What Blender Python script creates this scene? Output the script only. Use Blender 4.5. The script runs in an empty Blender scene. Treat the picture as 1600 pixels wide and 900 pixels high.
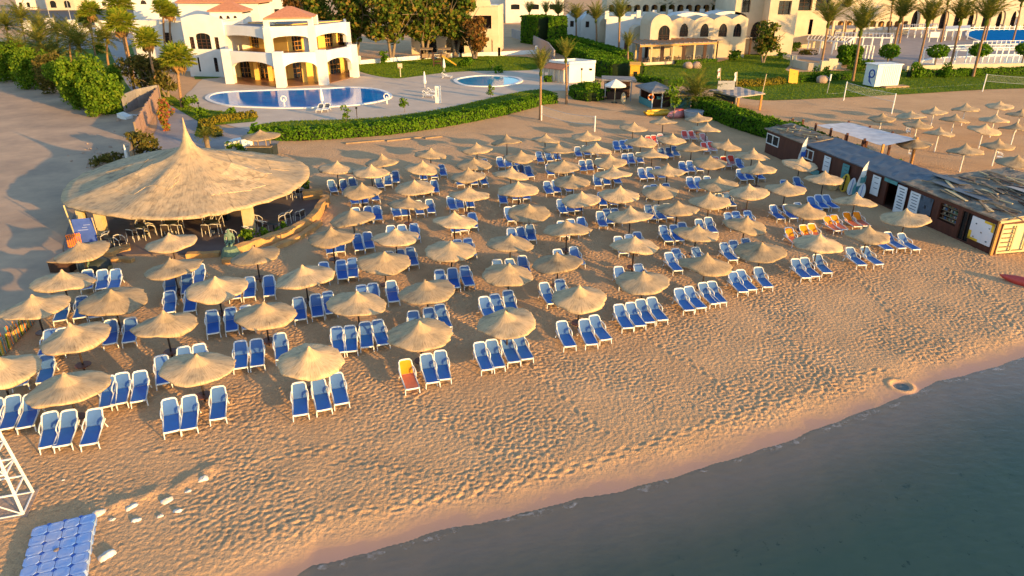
import bpy, math, random
import numpy as np
from mathutils import Vector, Matrix, noise
random.seed(7); RNG = np.random.default_rng(7)
R = math.radians
scene = bpy.context.scene
COL = scene.collection

# ------------------------------------------------------------------ survey: pixels of the photograph to points of the place
F, TH, H = 1100.0, R(24.4), 16.5
CT, ST = math.cos(TH), math.sin(TH)
def P(px, py, z=0.0):                       # point where the line of sight meets height z
    u = (px-800)/F; v = (py-450)/F
    d = (u, CT-v*ST, -ST-v*CT); t = (z-H)/d[2]
    return Vector((d[0]*t, d[1]*t, z))
def at(px, py, Y):                          # point on the line of sight at distance Y inland
    u = (px-800)/F; v = (py-450)/F
    d = (u, CT-v*ST, -ST-v*CT); t = Y/d[1]
    return Vector((d[0]*t, Y, H+d[2]*t))
def Q(p):
    zc = p[1]*CT+(H-p[2])*ST; yc = (H-p[2])*CT-p[1]*ST
    return 800+F*p[0]/zc, 450+F*yc/zc

# ------------------------------------------------------------------ objects
def tag(o, label=None, cat=None, group=None, kind=None):
    if label: o['label'] = label
    if cat: o['category'] = cat
    if group: o['group'] = group
    if kind: o['kind'] = kind
    return o
def thing(name, label, cat, loc=(0,0,0), rz=0.0, group=None):
    o = bpy.data.objects.new(name, None); COL.objects.link(o)
    o.empty_display_size = .2
    o.location = loc; o.rotation_euler = (0, 0, rz)
    return tag(o, label, cat, group)
def link(name, me, parent=None, world=False):
    o = bpy.data.objects.new(name, me); COL.objects.link(o)
    if parent is not None:
        o.parent = parent
        if world and parent.type == 'EMPTY': o.location = -Vector(parent.location)
    return o
def copy_tree(o, parent=None):
    c = o.copy(); COL.objects.link(c)
    if parent is not None: c.parent = parent
    for ch in list(o.children): copy_tree(ch, c)
    return c
class MB:
    def __init__(s): s.v=[]; s.f=[]; s.mi=[]; s.cur=0
    def add(s, vs, fs):
        b=len(s.v); s.v += [tuple(v) for v in vs]
        for f in fs: s.f.append(tuple(i+b for i in f)); s.mi.append(s.cur)
        return s
    def quad(s,a,b,c,d): return s.add([a,b,c,d],[(0,1,2,3)])
    def box(s, c, d, rz=0.0, tilt=None):
        x,y,z=d[0]/2,d[1]/2,d[2]/2
        M=Matrix.Rotation(rz,3,'Z')
        if tilt: M = M @ Matrix.Rotation(tilt[0],3,'X') @ Matrix.Rotation(tilt[1],3,'Y')
        vs=[Vector(c)+M@Vector(p) for p in [(-x,-y,-z),(x,-y,-z),(x,y,-z),(-x,y,-z),(-x,-y,z),(x,-y,z),(x,y,z),(-x,y,z)]]
        return s.add(vs,[(3,2,1,0),(4,5,6,7),(0,1,5,4),(1,2,6,5),(2,3,7,6),(3,0,4,7)])
    def bar(s,a,b,w,h=None):
        a=Vector(a);b=Vector(b);h=h or w;d=(b-a)
        t=d.normalized(); up=Vector((0,0,1)) if abs(t.z)<.95 else Vector((1,0,0))
        r=t.cross(up).normalized(); u=r.cross(t)
        vs=[]
        for p in (a,b):
            for i,j in ((-1,-1),(1,-1),(1,1),(-1,1)): vs.append(p+r*(i*w/2)+u*(j*h/2))
        return s.add(vs,[(0,1,2,3),(7,6,5,4),(4,5,1,0),(5,6,2,1),(6,7,3,2),(7,4,0,3)])
    def tube(s, pts, rs, n=8):
        pts=[Vector(p) for p in pts]
        if not hasattr(rs,'__len__'): rs=[rs]*len(pts)
        vs=[];fs=[]
        for i,p in enumerate(pts):
            t=(pts[min(i+1,len(pts)-1)]-pts[max(i-1,0)]).normalized()
            up=Vector((0,0,1)) if abs(t.z)<.9 else Vector((1,0,0))
            r=t.cross(up).normalized();u=r.cross(t)
            for k in range(n):
                a=2*math.pi*k/n; vs.append(p+(r*math.cos(a)+u*math.sin(a))*rs[i])
        for i in range(len(pts)-1):
            for k in range(n):
                a=i*n+k;b=i*n+(k+1)%n; fs.append((a,b,b+n,a+n))
        fs.append(tuple(range(n))); fs.append(tuple(reversed(range((len(pts)-1)*n,len(pts)*n))))
        return s.add(vs,fs)
    def lathe(s, prof, n=24, c=(0,0,0)):
        vs=[];fs=[];c=Vector(c)
        for r,z in prof:
            for k in range(n):
                a=2*math.pi*k/n; vs.append(c+Vector((r*math.cos(a),r*math.sin(a),z)))
        for i in range(len(prof)-1):
            for k in range(n):
                a=i*n+k;b=i*n+(k+1)%n; fs.append((a,b,b+n,a+n))
        return s.add(vs,fs)
    def prism(s, poly, z0, z1):
        n=len(poly); vs=[(p[0],p[1],z0) for p in poly]+[(p[0],p[1],z1) for p in poly]
        fs=[(i,(i+1)%n,(i+1)%n+n,i+n) for i in range(n)]+[tuple(range(n,2*n)),tuple(reversed(range(n)))]
        return s.add(vs,fs)
    def build(s, name, mats, parent=None, world=False, smooth=False):
        me=bpy.data.meshes.new(name); me.from_pydata(s.v,[],s.f)
        if not isinstance(mats,(list,tuple)): mats=[mats]
        for m in mats: me.materials.append(m)
        if len(mats)>1: me.polygons.foreach_set('material_index',s.mi)
        if smooth: me.polygons.foreach_set('use_smooth',[True]*len(me.polygons))
        me.update()
        return link(name,me,parent,world)

WC=[0]
def wall(mb, A, B, z0, z1, t, ops=(), n=9):
    """wall seen from outside running left A to right B, holes (u0,u1,zb,zs,zc), sides of the holes modelled"""
    WC[0]+=1; A=Vector((A[0],A[1]));B=Vector((B[0],B[1]));e=(B-A).normalized();A=A+e*.004;B=B-e*.004;L=(B-A).length;inn=Vector((-e.y,e.x)); dz=(WC[0]%7)*.003
    if not callable(z1): z1=z1+dz
    zt = z1 if callable(z1) else (lambda u: z1)
    us={0.0,L}
    if callable(z1): us |= {L*i/40 for i in range(41)}
    for o in ops:
        for i in range(n+1): us.add(o[0]+(o[1]-o[0])*i/n)
    us=sorted(us); us=[u for i,u in enumerate(us) if i==0 or u-us[i-1]>1e-4]
    def pt(u,z,k): q=A+e*u+inn*(t*k); return (q.x,q.y,z)
    def ht(o,u):
        w=(u-(o[0]+o[1])/2)/((o[1]-o[0])/2); w=max(-1,min(1,w))
        return o[3]+(o[4]-o[3])*math.sqrt(max(0,1-w*w))
    for a,b in zip(us,us[1:]):
        m=(a+b)/2; o=next((q for q in ops if q[0]<m<q[1]),None)
        if o is None: segs=[(z0,z0,zt(a),zt(b))]
        else:
            ha,hb=ht(o,a),ht(o,b); segs=[(ha,hb,zt(a),zt(b))]
            if o[2]>z0+1e-3: segs.append((z0,z0,o[2],o[2])); mb.quad(pt(a,o[2],0),pt(b,o[2],0),pt(b,o[2],1),pt(a,o[2],1))
            mb.quad(pt(a,ha,1),pt(b,hb,1),pt(b,hb,0),pt(a,ha,0))
        for la,lb,ha,hb in segs:
            mb.quad(pt(a,la,0),pt(b,lb,0),pt(b,hb,0),pt(a,ha,0))
            mb.quad(pt(b,lb,1),pt(a,la,1),pt(a,ha,1),pt(b,hb,1))
        mb.quad(pt(a,zt(a),0),pt(b,zt(b),0),pt(b,zt(b),1),pt(a,zt(a),1))
    for o in ops:
        mb.quad(pt(o[0],o[2],0),pt(o[0],o[2],1),pt(o[0],o[3],1),pt(o[0],o[3],0))
        mb.quad(pt(o[1],o[2],1),pt(o[1],o[2],0),pt(o[1],o[3],0),pt(o[1],o[3],1))
    mb.quad(pt(0,z0,1),pt(0,z0,0),pt(0,zt(0),0),pt(0,zt(0),1)); mb.quad(pt(L,z0,0),pt(L,z0,1),pt(L,zt(L),1),pt(L,zt(L),0))
    return mb
def pane(mb, A, B, o, t):                   # pane of a hole, set back t
    A=Vector((A[0],A[1]));B=Vector((B[0],B[1]));e=(B-A).normalized();inn=Vector((-e.y,e.x))
    f=lambda u,z:(*(A+e*u+inn*t),z)
    n=8; pts=[f(o[0]-.05,o[2]-.05),f(o[1]+.05,o[2]-.05)]
    for i in range(n+1):
        w=1-2*i/n; u=(o[0]+o[1])/2+w*((o[1]-o[0])/2+.05); pts.append(f(u,o[3]+(o[4]-o[3])*math.sqrt(max(0,1-w*w))+.04))
    mb.add(pts,[tuple(range(len(pts)))])
def bars(mb, A, B, o, t, nx, nz, w=.07):
    A=Vector((A[0],A[1]));B=Vector((B[0],B[1]));e=(B-A).normalized();inn=Vector((-e.y,e.x))
    f=lambda u,z:(*(A+e*u+inn*t),z)
    for i in range(1,nx):
        u=o[0]+(o[1]-o[0])*i/nx; mb.bar(f(u,o[2]),f(u,o[3]+(o[4]-o[3])*.8),w)
    for i in range(1,nz):
        z=o[2]+(o[3]-o[2])*i/nz; mb.bar(f(o[0],z),f(o[1],z),w)

# ------------------------------------------------------------------ materials
def new_mat(name):
    m=bpy.data.materials.new(name); m.use_nodes=True; nt=m.node_tree
    b=nt.nodes['Principled BSDF']; return m,nt,b
def nd(nt,t,**k):
    n=nt.nodes.new(t)
    for a,v in k.items(): setattr(n,a,v)
    return n
def ramp(nt,fac,stops):
    r=nd(nt,'ShaderNodeValToRGB'); e=r.color_ramp.elements
    while len(e)<len(stops): e.new(.5)
    for q,(p,c) in zip(e,stops): q.position=p; q.color=(*c,1) if len(c)==3 else c
    nt.links.new(fac,r.inputs[0]); return r.outputs[0]
def M(name, c1, c2=None, scale=3.0, rough=.8, bump=0.0, bscale=None, metal=0.0, spec=.3, stretch=None, detail=5, coat=0):
    m,nt,b=new_mat(name); L=nt.links
    b.inputs['Roughness'].default_value=rough; b.inputs['Metallic'].default_value=metal
    b.inputs['Specular IOR Level'].default_value=spec
    tc=nd(nt,'ShaderNodeTexCoord'); src=tc.outputs['Object']
    if stretch:
        mp=nd(nt,'ShaderNodeMapping'); mp.inputs['Scale'].default_value=stretch; L.new(src,mp.inputs[0]); src=mp.outputs[0]
    if c2 is None: c2=tuple(x*.8 for x in c1)
    nz=nd(nt,'ShaderNodeTexNoise'); nz.inputs['Scale'].default_value=scale; nz.inputs['Detail'].default_value=detail
    nz.inputs['Roughness'].default_value=.65; L.new(src,nz.inputs['Vector'])
    L.new(ramp(nt,nz.outputs['Fac'],[(.32,c2),(.68,c1)]),b.inputs['Base Color'])
    if bump:
        n2=nd(nt,'ShaderNodeTexNoise'); n2.inputs['Scale'].default_value=bscale or scale*4; n2.inputs['Detail'].default_value=4
        L.new(src,n2.inputs['Vector'])
        bp=nd(nt,'ShaderNodeBump'); bp.inputs['Strength'].default_value=1; bp.inputs['Distance'].default_value=bump
        L.new(n2.outputs['Fac'],bp.inputs['Height']); L.new(bp.outputs[0],b.inputs['Normal'])
    return m
def leafmat(name, cols, tr=.3):
    m,nt,b=new_mat(name); L=nt.links; nt.nodes.remove(b)
    g=nd(nt,'ShaderNodeNewGeometry'); tc=nd(nt,'ShaderNodeTexCoord')
    nz=nd(nt,'ShaderNodeTexNoise'); nz.inputs['Scale'].default_value=.9; nz.inputs['Detail'].default_value=2; L.new(tc.outputs['Object'],nz.inputs['Vector'])
    a=nd(nt,'ShaderNodeMath',operation='MULTIPLY_ADD'); a.inputs[1].default_value=.6; L.new(g.outputs['Random Per Island'],a.inputs[0])
    a2=nd(nt,'ShaderNodeMath',operation='MULTIPLY'); a2.inputs[1].default_value=.45; L.new(nz.outputs['Fac'],a2.inputs[0]); L.new(a2.outputs[0],a.inputs[2])
    n=len(cols); c=ramp(nt,a.outputs[0],[((i+.3)/n,k) for i,k in enumerate(cols)])
    d=nd(nt,'ShaderNodeBsdfDiffuse'); t=nd(nt,'ShaderNodeBsdfTranslucent'); mx=nd(nt,'ShaderNodeMixShader'); mx.inputs[0].default_value=tr
    L.new(c,d.inputs[0]); L.new(c,t.inputs[0]); L.new(d.outputs[0],mx.inputs[1]); L.new(t.outputs[0],mx.inputs[2])
    L.new(mx.outputs[0],nt.nodes['Material Output'].inputs[0]); return m
def thatch(name, c1, c2, c3, k=14.0, rs=2.0, bump=.007):
    m,nt,b=new_mat(name); L=nt.links
    b.inputs['Roughness'].default_value=.9; b.inputs['Specular IOR Level'].default_value=.15
    tc=nd(nt,'ShaderNodeTexCoord'); sp=nd(nt,'ShaderNodeSeparateXYZ'); L.new(tc.outputs['Object'],sp.inputs[0])
    fl=nd(nt,'ShaderNodeCombineXYZ'); L.new(sp.outputs[0],fl.inputs[0]); L.new(sp.outputs[1],fl.inputs[1])
    nm=nd(nt,'ShaderNodeVectorMath',operation='NORMALIZE'); L.new(fl.outputs[0],nm.inputs[0])
    sc=nd(nt,'ShaderNodeVectorMath',operation='SCALE'); sc.inputs['Scale'].default_value=k; L.new(nm.outputs[0],sc.inputs[0])
    ln=nd(nt,'ShaderNodeVectorMath',operation='LENGTH'); L.new(fl.outputs[0],ln.inputs[0])
    m1=nd(nt,'ShaderNodeMath',operation='MULTIPLY'); m1.inputs[1].default_value=rs; L.new(ln.outputs['Value'],m1.inputs[0])
    cz=nd(nt,'ShaderNodeCombineXYZ'); L.new(m1.outputs[0],cz.inputs[2])
    ad=nd(nt,'ShaderNodeVectorMath',operation='ADD'); L.new(sc.outputs[0],ad.inputs[0]); L.new(cz.outputs[0],ad.inputs[1])
    oi=nd(nt,'ShaderNodeObjectInfo'); of=nd(nt,'ShaderNodeVectorMath',operation='SCALE'); of.inputs[0].default_value=(37,11,23); L.new(oi.outputs['Random'],of.inputs['Scale'])
    ad2=nd(nt,'ShaderNodeVectorMath',operation='ADD'); L.new(ad.outputs[0],ad2.inputs[0]); L.new(of.outputs[0],ad2.inputs[1])
    n1=nd(nt,'ShaderNodeTexNoise'); n1.inputs['Scale'].default_value=1.6; n1.inputs['Detail'].default_value=6; n1.inputs['Roughness'].default_value=.7; L.new(ad2.outputs[0],n1.inputs['Vector'])
    n2=nd(nt,'ShaderNodeTexNoise'); n2.inputs['Scale'].default_value=1.7; n2.inputs['Detail'].default_value=3
    ad3=nd(nt,'ShaderNodeVectorMath',operation='ADD'); L.new(tc.outputs['Object'],ad3.inputs[0]); L.new(of.outputs[0],ad3.inputs[1]); L.new(ad3.outputs[0],n2.inputs['Vector'])
    ca=ramp(nt,n1.outputs['Fac'],[(.3,c3),(.45,c2),(.65,c1)])
    cb=ramp(nt,n2.outputs['Fac'],[(.30,(.58,.60,.64)),(.45,(.88,.87,.86)),(.68,(1.06,1,.94))])
    mx=nd(nt,'ShaderNodeMix',data_type='RGBA',blend_type='MULTIPLY'); mx.inputs['Factor'].default_value=1
    L.new(ca,mx.inputs['A']); L.new(cb,mx.inputs['B'])
    hs=nd(nt,'ShaderNodeHueSaturation'); vr=nd(nt,'ShaderNodeMapRange'); vr.inputs['To Min'].default_value=.74; vr.inputs['To Max'].default_value=1.16
    L.new(oi.outputs['Random'],vr.inputs['Value']); L.new(vr.outputs[0],hs.inputs['Value']); L.new(mx.outputs['Result'],hs.inputs['Color'])
    L.new(hs.outputs[0],b.inputs['Base Color'])
    bp=nd(nt,'ShaderNodeBump'); bp.inputs['Strength'].default_value=1; bp.inputs['Distance'].default_value=bump
    L.new(n1.outputs['Fac'],bp.inputs['Height']); L.new(bp.outputs[0],b.inputs['Normal'])
    return m
MT={}
MT['thatch']=thatch('thatch',(.61,.455,.28),(.50,.36,.21),(.23,.165,.10))
MT['roofthatch']=thatch('roof_thatch',(.62,.47,.295),(.51,.375,.225),(.25,.18,.115),k=34,rs=.9,bump=.014)
MT['white']=M('white_plastic',(.80,.80,.78),(.72,.71,.68),scale=2,rough=.35,spec=.5)
MT['blue']=M('blue_sling',(.010,.115,.46),(.008,.09,.38),scale=2.5,rough=.5,spec=.5)
MT['bluelit']=M('blue_sling_sunlit',(.075,.17,.42),(.06,.145,.36),scale=2.5,rough=.45,spec=.55)  # same blue fabric, paler: the sunlit look of backrests put into its colour
MT['orangeback']=M('orange_sling',(.88,.33,.01),(.80,.26,.01),rough=.5,spec=.4)
MT['orangeshade']=M('orange_sling_shaded',(.70,.19,.09),(.62,.14,.07),rough=.5,spec=.4)  # seat copy of the orange sling, its weaker light put into the colour
MT['redback']=M('red_sling',(.72,.08,.05),(.62,.06,.04),rough=.5,spec=.4)
MT['pink']=M('faded_pink_sling',(.62,.26,.24),(.55,.2,.2),rough=.5,spec=.4)
MT['pole']=M('dark_pole',(.045,.028,.020),(.03,.018,.014),scale=6,rough=.6)
MT['table']=M('brown_tabletop',(.19,.075,.045),(.12,.05,.03),scale=5,rough=.5)
MT['stucco']=M('white_stucco',(.74,.72,.69),(.66,.63,.58),scale=.35,rough=.9,bump=.006,bscale=9)
MT['cream']=M('cream_stucco',(.60,.50,.36),(.51,.41,.28),scale=.4,rough=.9,bump=.006,bscale=9)
MT['offwhite']=M('offwhite_stucco',(.74,.70,.62),(.66,.61,.53),scale=.4,rough=.9)
MT['terracotta']=M('terracotta_tiles',(.50,.22,.12),(.38,.16,.09),scale=3,rough=.8,bump=.03,bscale=5)
MT['dark']=M('dark_glass',(.015,.017,.020),(.010,.012,.014),rough=.12,spec=.5)
MT['darkwood']=M('dark_wood',(.085,.040,.024),(.05,.024,.016),scale=3,rough=.7,stretch=(1,1,.25))
MT['brownwall']=M('red_brown_boards',(.105,.034,.020),(.07,.022,.014),scale=2.5,rough=.65,stretch=(1,1,.2),bump=.01)
MT['wood']=M('weathered_wood',(.36,.25,.15),(.22,.15,.09),scale=3,rough=.85,stretch=(1,1,.3))
MT['orangewood']=M('orange_wood',(.55,.27,.07),(.42,.19,.05),scale=3,rough=.6,stretch=(1,1,.3))
MT['grey']=M('grey_paint',(.34,.34,.35),(.26,.26,.27),scale=2,rough=.7)
MT['greyroof']=M('grey_roofing',(.30,.27,.25),(.20,.18,.17),scale=1.5,rough=.9,bump=.02)
MT['blueroof']=M('blue_grey_felt',(.085,.105,.14),(.055,.07,.095),scale=.8,rough=.55,spec=.4)
MT['junk']=M('weathered_roof_boards',(.34,.27,.19),(.12,.095,.075),scale=1.3,rough=.9,bump=.04,bscale=5)
MT['deck']=M('beige_pavers',(.60,.47,.35),(.50,.39,.29),scale=.35,rough=.75,bump=.004,bscale=6)
MT['path']=M('grey_pavers',(.36,.30,.27),(.29,.24,.22),scale=.4,rough=.8,bump=.004,bscale=5)
MT['tilefloor']=M('brown_floor_tiles',(.34,.17,.09),(.26,.13,.07),scale=.7,rough=.35,spec=.5)
MT['asphalt']=M('asphalt',(.065,.065,.07),(.05,.05,.053),scale=.5,rough=.8)
MT['trunk']=M('palm_trunk',(.34,.20,.10),(.20,.115,.06),scale=4,rough=.9,stretch=(1,1,3),bump=.05,bscale=5)
MT['bark']=M('bark',(.26,.19,.12),(.15,.11,.075),scale=3,rough=.9,bump=.03)
MT['palepost']=M('cream_post',(.60,.47,.26),(.5,.38,.2),scale=3,rough=.7)
MT['yellowwall']=M('ochre_stone',(.60,.34,.12),(.42,.22,.09),scale=1.6,rough=.85,bump=.03,bscale=4)
MT['yellow']=M('yellow_board',(.72,.38,.03),(.62,.31,.03),rough=.5)
MT['banana']=M('yellow_pvc',(.72,.42,.02),(.62,.34,.02),rough=.4,spec=.5)
MT['turq']=M('turquoise_paint',(.10,.30,.30),(.07,.22,.24),rough=.6)
MT['orange']=M('orange_plastic',(.85,.20,.02),(.75,.16,.02),rough=.5)
MT['red']=M('red_plastic',(.62,.07,.05),(.5,.05,.04),rough=.4,spec=.5)
MT['poleblue']=M('blue_plastic',(.035,.15,.58),(.025,.11,.46),rough=.4,spec=.5)
MT['stone']=M('pale_stone',(.42,.30,.22),(.30,.21,.16),scale=1.5,rough=.9,bump=.05)
MT['verdigris']=M('verdigris_stone',(.17,.25,.16),(.10,.16,.11),scale=3,rough=.7,bump=.02)
MT['canvas']=M('white_canvas',(.78,.76,.72),(.68,.66,.62),scale=1.5,rough=.8)
MT['paper']=M('white_poster',(.72,.73,.76),(.66,.67,.70),scale=1,rough=.5)
MT['posteryellow']=M('poster_yellow',(.75,.50,.04),(.7,.45,.04),rough=.5)
MT['ink']=M('poster_ink',(.09,.12,.17),(.05,.07,.10),scale=5,rough=.6)
MT['bluesign']=M('blue_banner',(.05,.10,.40),(.03,.07,.30),scale=2,rough=.5)
MT['tank']=M('dark_plastic',(.035,.045,.045),(.02,.03,.03),rough=.5)
MT['chairframe']=M('pale_chair_frame',(.62,.58,.50),(.5,.46,.4),rough=.4)
MT['chairseat']=M('dark_weave',(.05,.035,.028),(.03,.02,.018),scale=9,rough=.8)
MT['rope']=M('net_cord',(.7,.68,.6),(.6,.58,.5),rough=.8)
MT['soil']=M('planting_soil',(.10,.065,.04),(.06,.04,.03),rough=1)
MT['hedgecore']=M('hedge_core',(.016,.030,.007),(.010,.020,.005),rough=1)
MT['hedge']=leafmat('hedge_leaves',[(.035,.095,.006),(.065,.155,.010),(.10,.20,.014),(.15,.24,.018)])
MT['glow_wall']=M('sun_glow_plaster',(.78,.50,.14),(.70,.43,.11),scale=.6,rough=.8)  # warm porch plaster, yellowed so the colour carries the glow of sunlight inside
MT['blade']=leafmat('grass_blades',[(.06,.12,.008),(.10,.17,.012),(.145,.21,.016),(.20,.24,.02)],.35)
MT['hedgeyellow']=leafmat('yellow_hedge_leaves',[(.08,.09,.01),(.16,.15,.015),(.24,.19,.02),(.30,.21,.03)])
MT['bush']=leafmat('bush_leaves',[(.035,.08,.008),(.075,.15,.012),(.12,.21,.016),(.19,.25,.024)])
MT['olive']=leafmat('olive_leaves',[(.045,.055,.014),(.085,.09,.022),(.13,.115,.028),(.18,.13,.035)])
MT['tree']=leafmat('tree_leaves',[(.026,.052,.010),(.06,.105,.014),(.12,.155,.02),(.26,.15,.035)])
MT['brownleaf']=leafmat('dry_leaves',[(.06,.05,.02),(.14,.075,.025),(.24,.11,.03),(.10,.10,.025)])
MT['frond']=leafmat('palm_fronds',[(.055,.08,.016),(.10,.125,.022),(.15,.165,.028),(.25,.20,.04)],.25)
MT['fan']=leafmat('fan_leaves',[(.07,.12,.012),(.13,.19,.016),(.20,.24,.02),(.32,.28,.03)],.3)
MT['flower']=leafmat('bougainvillea',[(.10,.15,.02),(.17,.19,.03),(.34,.17,.03),(.42,.05,.09)])
MT['deadfan']=leafmat('dead_fronds',[(.20,.12,.05),(.28,.16,.06),(.34,.2,.08)],.1)
def grassmat(name,a,b_,c):
    m,nt,b=new_mat(name); L=nt.links; b.inputs['Roughness'].default_value=.9; b.inputs['Specular IOR Level'].default_value=.1
    tc=nd(nt,'ShaderNodeTexCoord'); n1=nd(nt,'ShaderNodeTexNoise'); n1.inputs['Scale'].default_value=.25; n1.inputs['Detail'].default_value=8; n1.inputs['Roughness'].default_value=.7
    L.new(tc.outputs['Object'],n1.inputs['Vector']); L.new(ramp(nt,n1.outputs['Fac'],[(.3,a),(.5,b_),(.7,c)]),b.inputs['Base Color'])
    n2=nd(nt,'ShaderNodeTexNoise'); n2.inputs['Scale'].default_value=9; L.new(tc.outputs['Object'],n2.inputs['Vector'])
    bp=nd(nt,'ShaderNodeBump'); bp.inputs['Distance'].default_value=.06; L.new(n2.outputs['Fac'],bp.inputs['Height']); L.new(bp.outputs[0],b.inputs['Normal']); return m
MT['grass']=grassmat('lawn_grass',(.07,.12,.012),(.10,.16,.016),(.15,.19,.022))
def poolmat(name,c1,c2):
    m=M(name,c1,c2,scale=.5,rough=.06,spec=.07,bump=.006,bscale=2.2); return m
MT['pool']=poolmat('pool_water',(.012,.24,.58),(.006,.17,.48))
MT['pool2']=M('rippled_pool_water',(.012,.18,.48),(.006,.13,.40),scale=.5,rough=.4,spec=.0,bump=.02,bscale=3)
MT['lightpool']=poolmat('shallow_pool_water',(.05,.32,.50),(.03,.24,.44))
# ------------------------------------------------------------------ the ground, the shore and the sea
WZ=-.12
shore=[P(x,y,WZ) for x,y in [(463,900),(487,884),(573,868),(617,853),(683,830),(740,818),(800,808),(850,795),(900,782),(950,772),(993,760),(1040,750),(1100,733),(1150,716),(1200,699),(1240,686),(1273,673),(1310,660),(1350,643),(1390,627),(1433,612),(1465,598),(1530,580),(1600,560)]]
SX=np.array([p.x for p in shore]); SY=np.array([p.y for p in shore])
SX=np.concatenate([[-400,-60,-14],SX,[60,400]]); SY=np.concatenate([[-60,-8,10.5],SY,[SY[-1]+18,SY[-1]+120]])
def ys(x): return np.interp(x,SX,SY)+.045*np.sin(x*1.1)+.03*np.sin(x*2.7+1)+.012*np.sin(x*6.1)
LOT=[P(-20,600),P(0,565),P(50,508),P(100,430),P(100,380),P(120,340),P(160,300),P(212,240),P(250,160),P(200,150)]
LY=np.array([p.y for p in LOT]); LX=np.array([p.x for p in LOT])
def grid_axis(parts):
    out=[]
    for a,b,s in parts: out += list(np.arange(a,b,s))
    return np.array(out+[parts[-1][1]])
gx=grid_axis([(-3000,-300,450),(-300,-60,40),(-60,-28,1.0),(-28,38,.065),(38,70,1.0),(70,300,30),(300,3000,450)])
gy=grid_axis([(-300,0,60),(0,13,1.0),(13,46,.065),(46,82,.2),(82,130,3),(130,400,40),(400,4000,600)])
def band(nx,ny,step,lam,w,seed,ani=1.0):
    r=np.random.default_rng(seed); n=r.standard_normal((ny,nx)); f=np.fft.fft2(n)
    ky=np.fft.fftfreq(ny,step)[:,None]; kx=np.fft.fftfreq(nx,step)[None,:]
    ca,sa=math.cos(R(-20)),math.sin(R(-20)); a=(kx*ca+ky*sa)*ani; b=(-kx*sa+ky*ca)
    k=np.sqrt(a*a+b*b); f*=np.exp(-((k-1/lam)/w)**2); g=np.real(np.fft.ifft2(f)); return g/g.std()
fx0,fx1,fy0,fy1=-30.,40.,11.,84.; fnx,fny=700,730
foot=band(1400,1460,.05,.235,2.1,3,1.0)
foot=np.clip(foot,-2.2,2.2); foot=foot-.22*foot*foot
big=band(fnx,fny,.1,2.6,.18,5); big2=band(fnx,fny,.1,7.,.10,8)
X,Y=np.meshgrid(gx,gy)
def samp(f,st):
    i=np.clip(((X-fx0)/st),0,f.shape[1]-1.001); j=np.clip(((Y-fy0)/st),0,f.shape[0]-1.001)
    i0=i.astype(int);j0=j.astype(int);a=i-i0;b=j-j0
    return (f[j0,i0]*(1-a)+f[j0,i0+1]*a)*(1-b)+(f[j0+1,i0]*(1-a)+f[j0+1,i0+1]*a)*b
ss=lambda t:np.clip(t,0,1)**2*(3-2*np.clip(t,0,1))
S=(Y-ys(X))*.9
Z=np.where(S>0,WZ+(-WZ)*ss(S/2.3),np.maximum(WZ+.135*S,-1.5))
inside=(X>fx0+.2)&(X<fx1-.2)&(Y>fy0+.2)&(Y<fy1-.2)
amp=.0175*(.72+.33*np.clip(samp(big2,.1),-1.2,1.2))*ss((S-.75)/.9)*(1-.55*ss((Y-40)/25))*ss((80-Y)/12)*inside
lotx=np.interp(Y,LY,LX); amp*=.15+.85*ss((X-lotx)/1.5)
sm=P(150,705); amp*=1-.75*np.exp(-(((X-sm.x)/3.0)**2+((Y-sm.y)/1.3)**2))
Z=Z+amp*samp(foot,.05)+.005*samp(big,.1)*(amp>0)*ss((S-.6)/.8)
tr=np.random.default_rng(4)
for pth in [[(330,640),(520,720),(700,745)],[(640,620),(760,700),(900,735)],[(1000,520),(1130,600),(1260,640)],[(1200,518),(1240,538),(1262,560),(1255,580)],[(430,820),(620,790),(860,740),(1100,665),(1390,570)],[(1330,420),(1400,500),(1520,545)],[(230,700),(400,720),(560,690)],[(1480,420),(1560,470),(1590,520)],[(820,560),(900,640),(960,690)]]:
    pp=[P(*q) for q in pth]
    for a,b in zip(pp,pp[1:]):
        L_=(b-a).length; n_=int(L_/.36); e=(b-a)/L_
        for i_ in range(n_):
            q=a+e*(i_*.36+tr.normal(0,.04)); o=.11*(1 if i_%2 else -1)+tr.normal(0,.03); cx,cy=q.x-e.y*o,q.y+e.x*o
            i0,i1=np.searchsorted(gx,[cx-.4,cx+.4]); j0,j1=np.searchsorted(gy,[cy-.4,cy+.4]); wx,wy=X[j0:j1,i0:i1]-cx,Y[j0:j1,i0:i1]-cy
            u_=(wx*e.x+wy*e.y)/.15; v_=(-wx*e.y+wy*e.x)/.085; Z[j0:j1,i0:i1]+=-.030*np.exp(-(u_**2+v_**2))+.014*np.exp(-((np.hypot(u_,v_)-1.7)/.5)**2)
berm=[P(x,y) for x,y in [(150,795),(200,786),(245,770),(290,755),(322,735)]]
bd=np.full(X.shape,9.)
for a,b in zip(berm,berm[1:]):
    e=np.array([b.x-a.x,b.y-a.y]); l2=(e**2).sum(); t=np.clip(((X-a.x)*e[0]+(Y-a.y)*e[1])/l2,0,1)
    bd=np.minimum(bd,np.hypot(X-a.x-t*e[0],Y-a.y-t*e[1]))
Z+=.10*np.exp(-(bd/.33)**2)*(.75+.5*np.sin(X*5.1)*np.sin(X*2.3+1))
pit=P(1408,600); r=np.hypot(X-pit.x,(Y-pit.y)*1.1); Z+=-.07*np.exp(-(r/.34)**4)+.05*np.exp(-((r-.50)/.13)**2)+.05*np.exp(-(r/.16)**2)
nx,ny=len(gx),len(gy)
me=bpy.data.meshes.new('beach_sand')
V=np.stack([X,Y,Z],-1).reshape(-1,3).astype(np.float32)
ii=(np.arange(ny-1)[:,None]*nx+np.arange(nx-1)[None,:]).reshape(-1)
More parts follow.
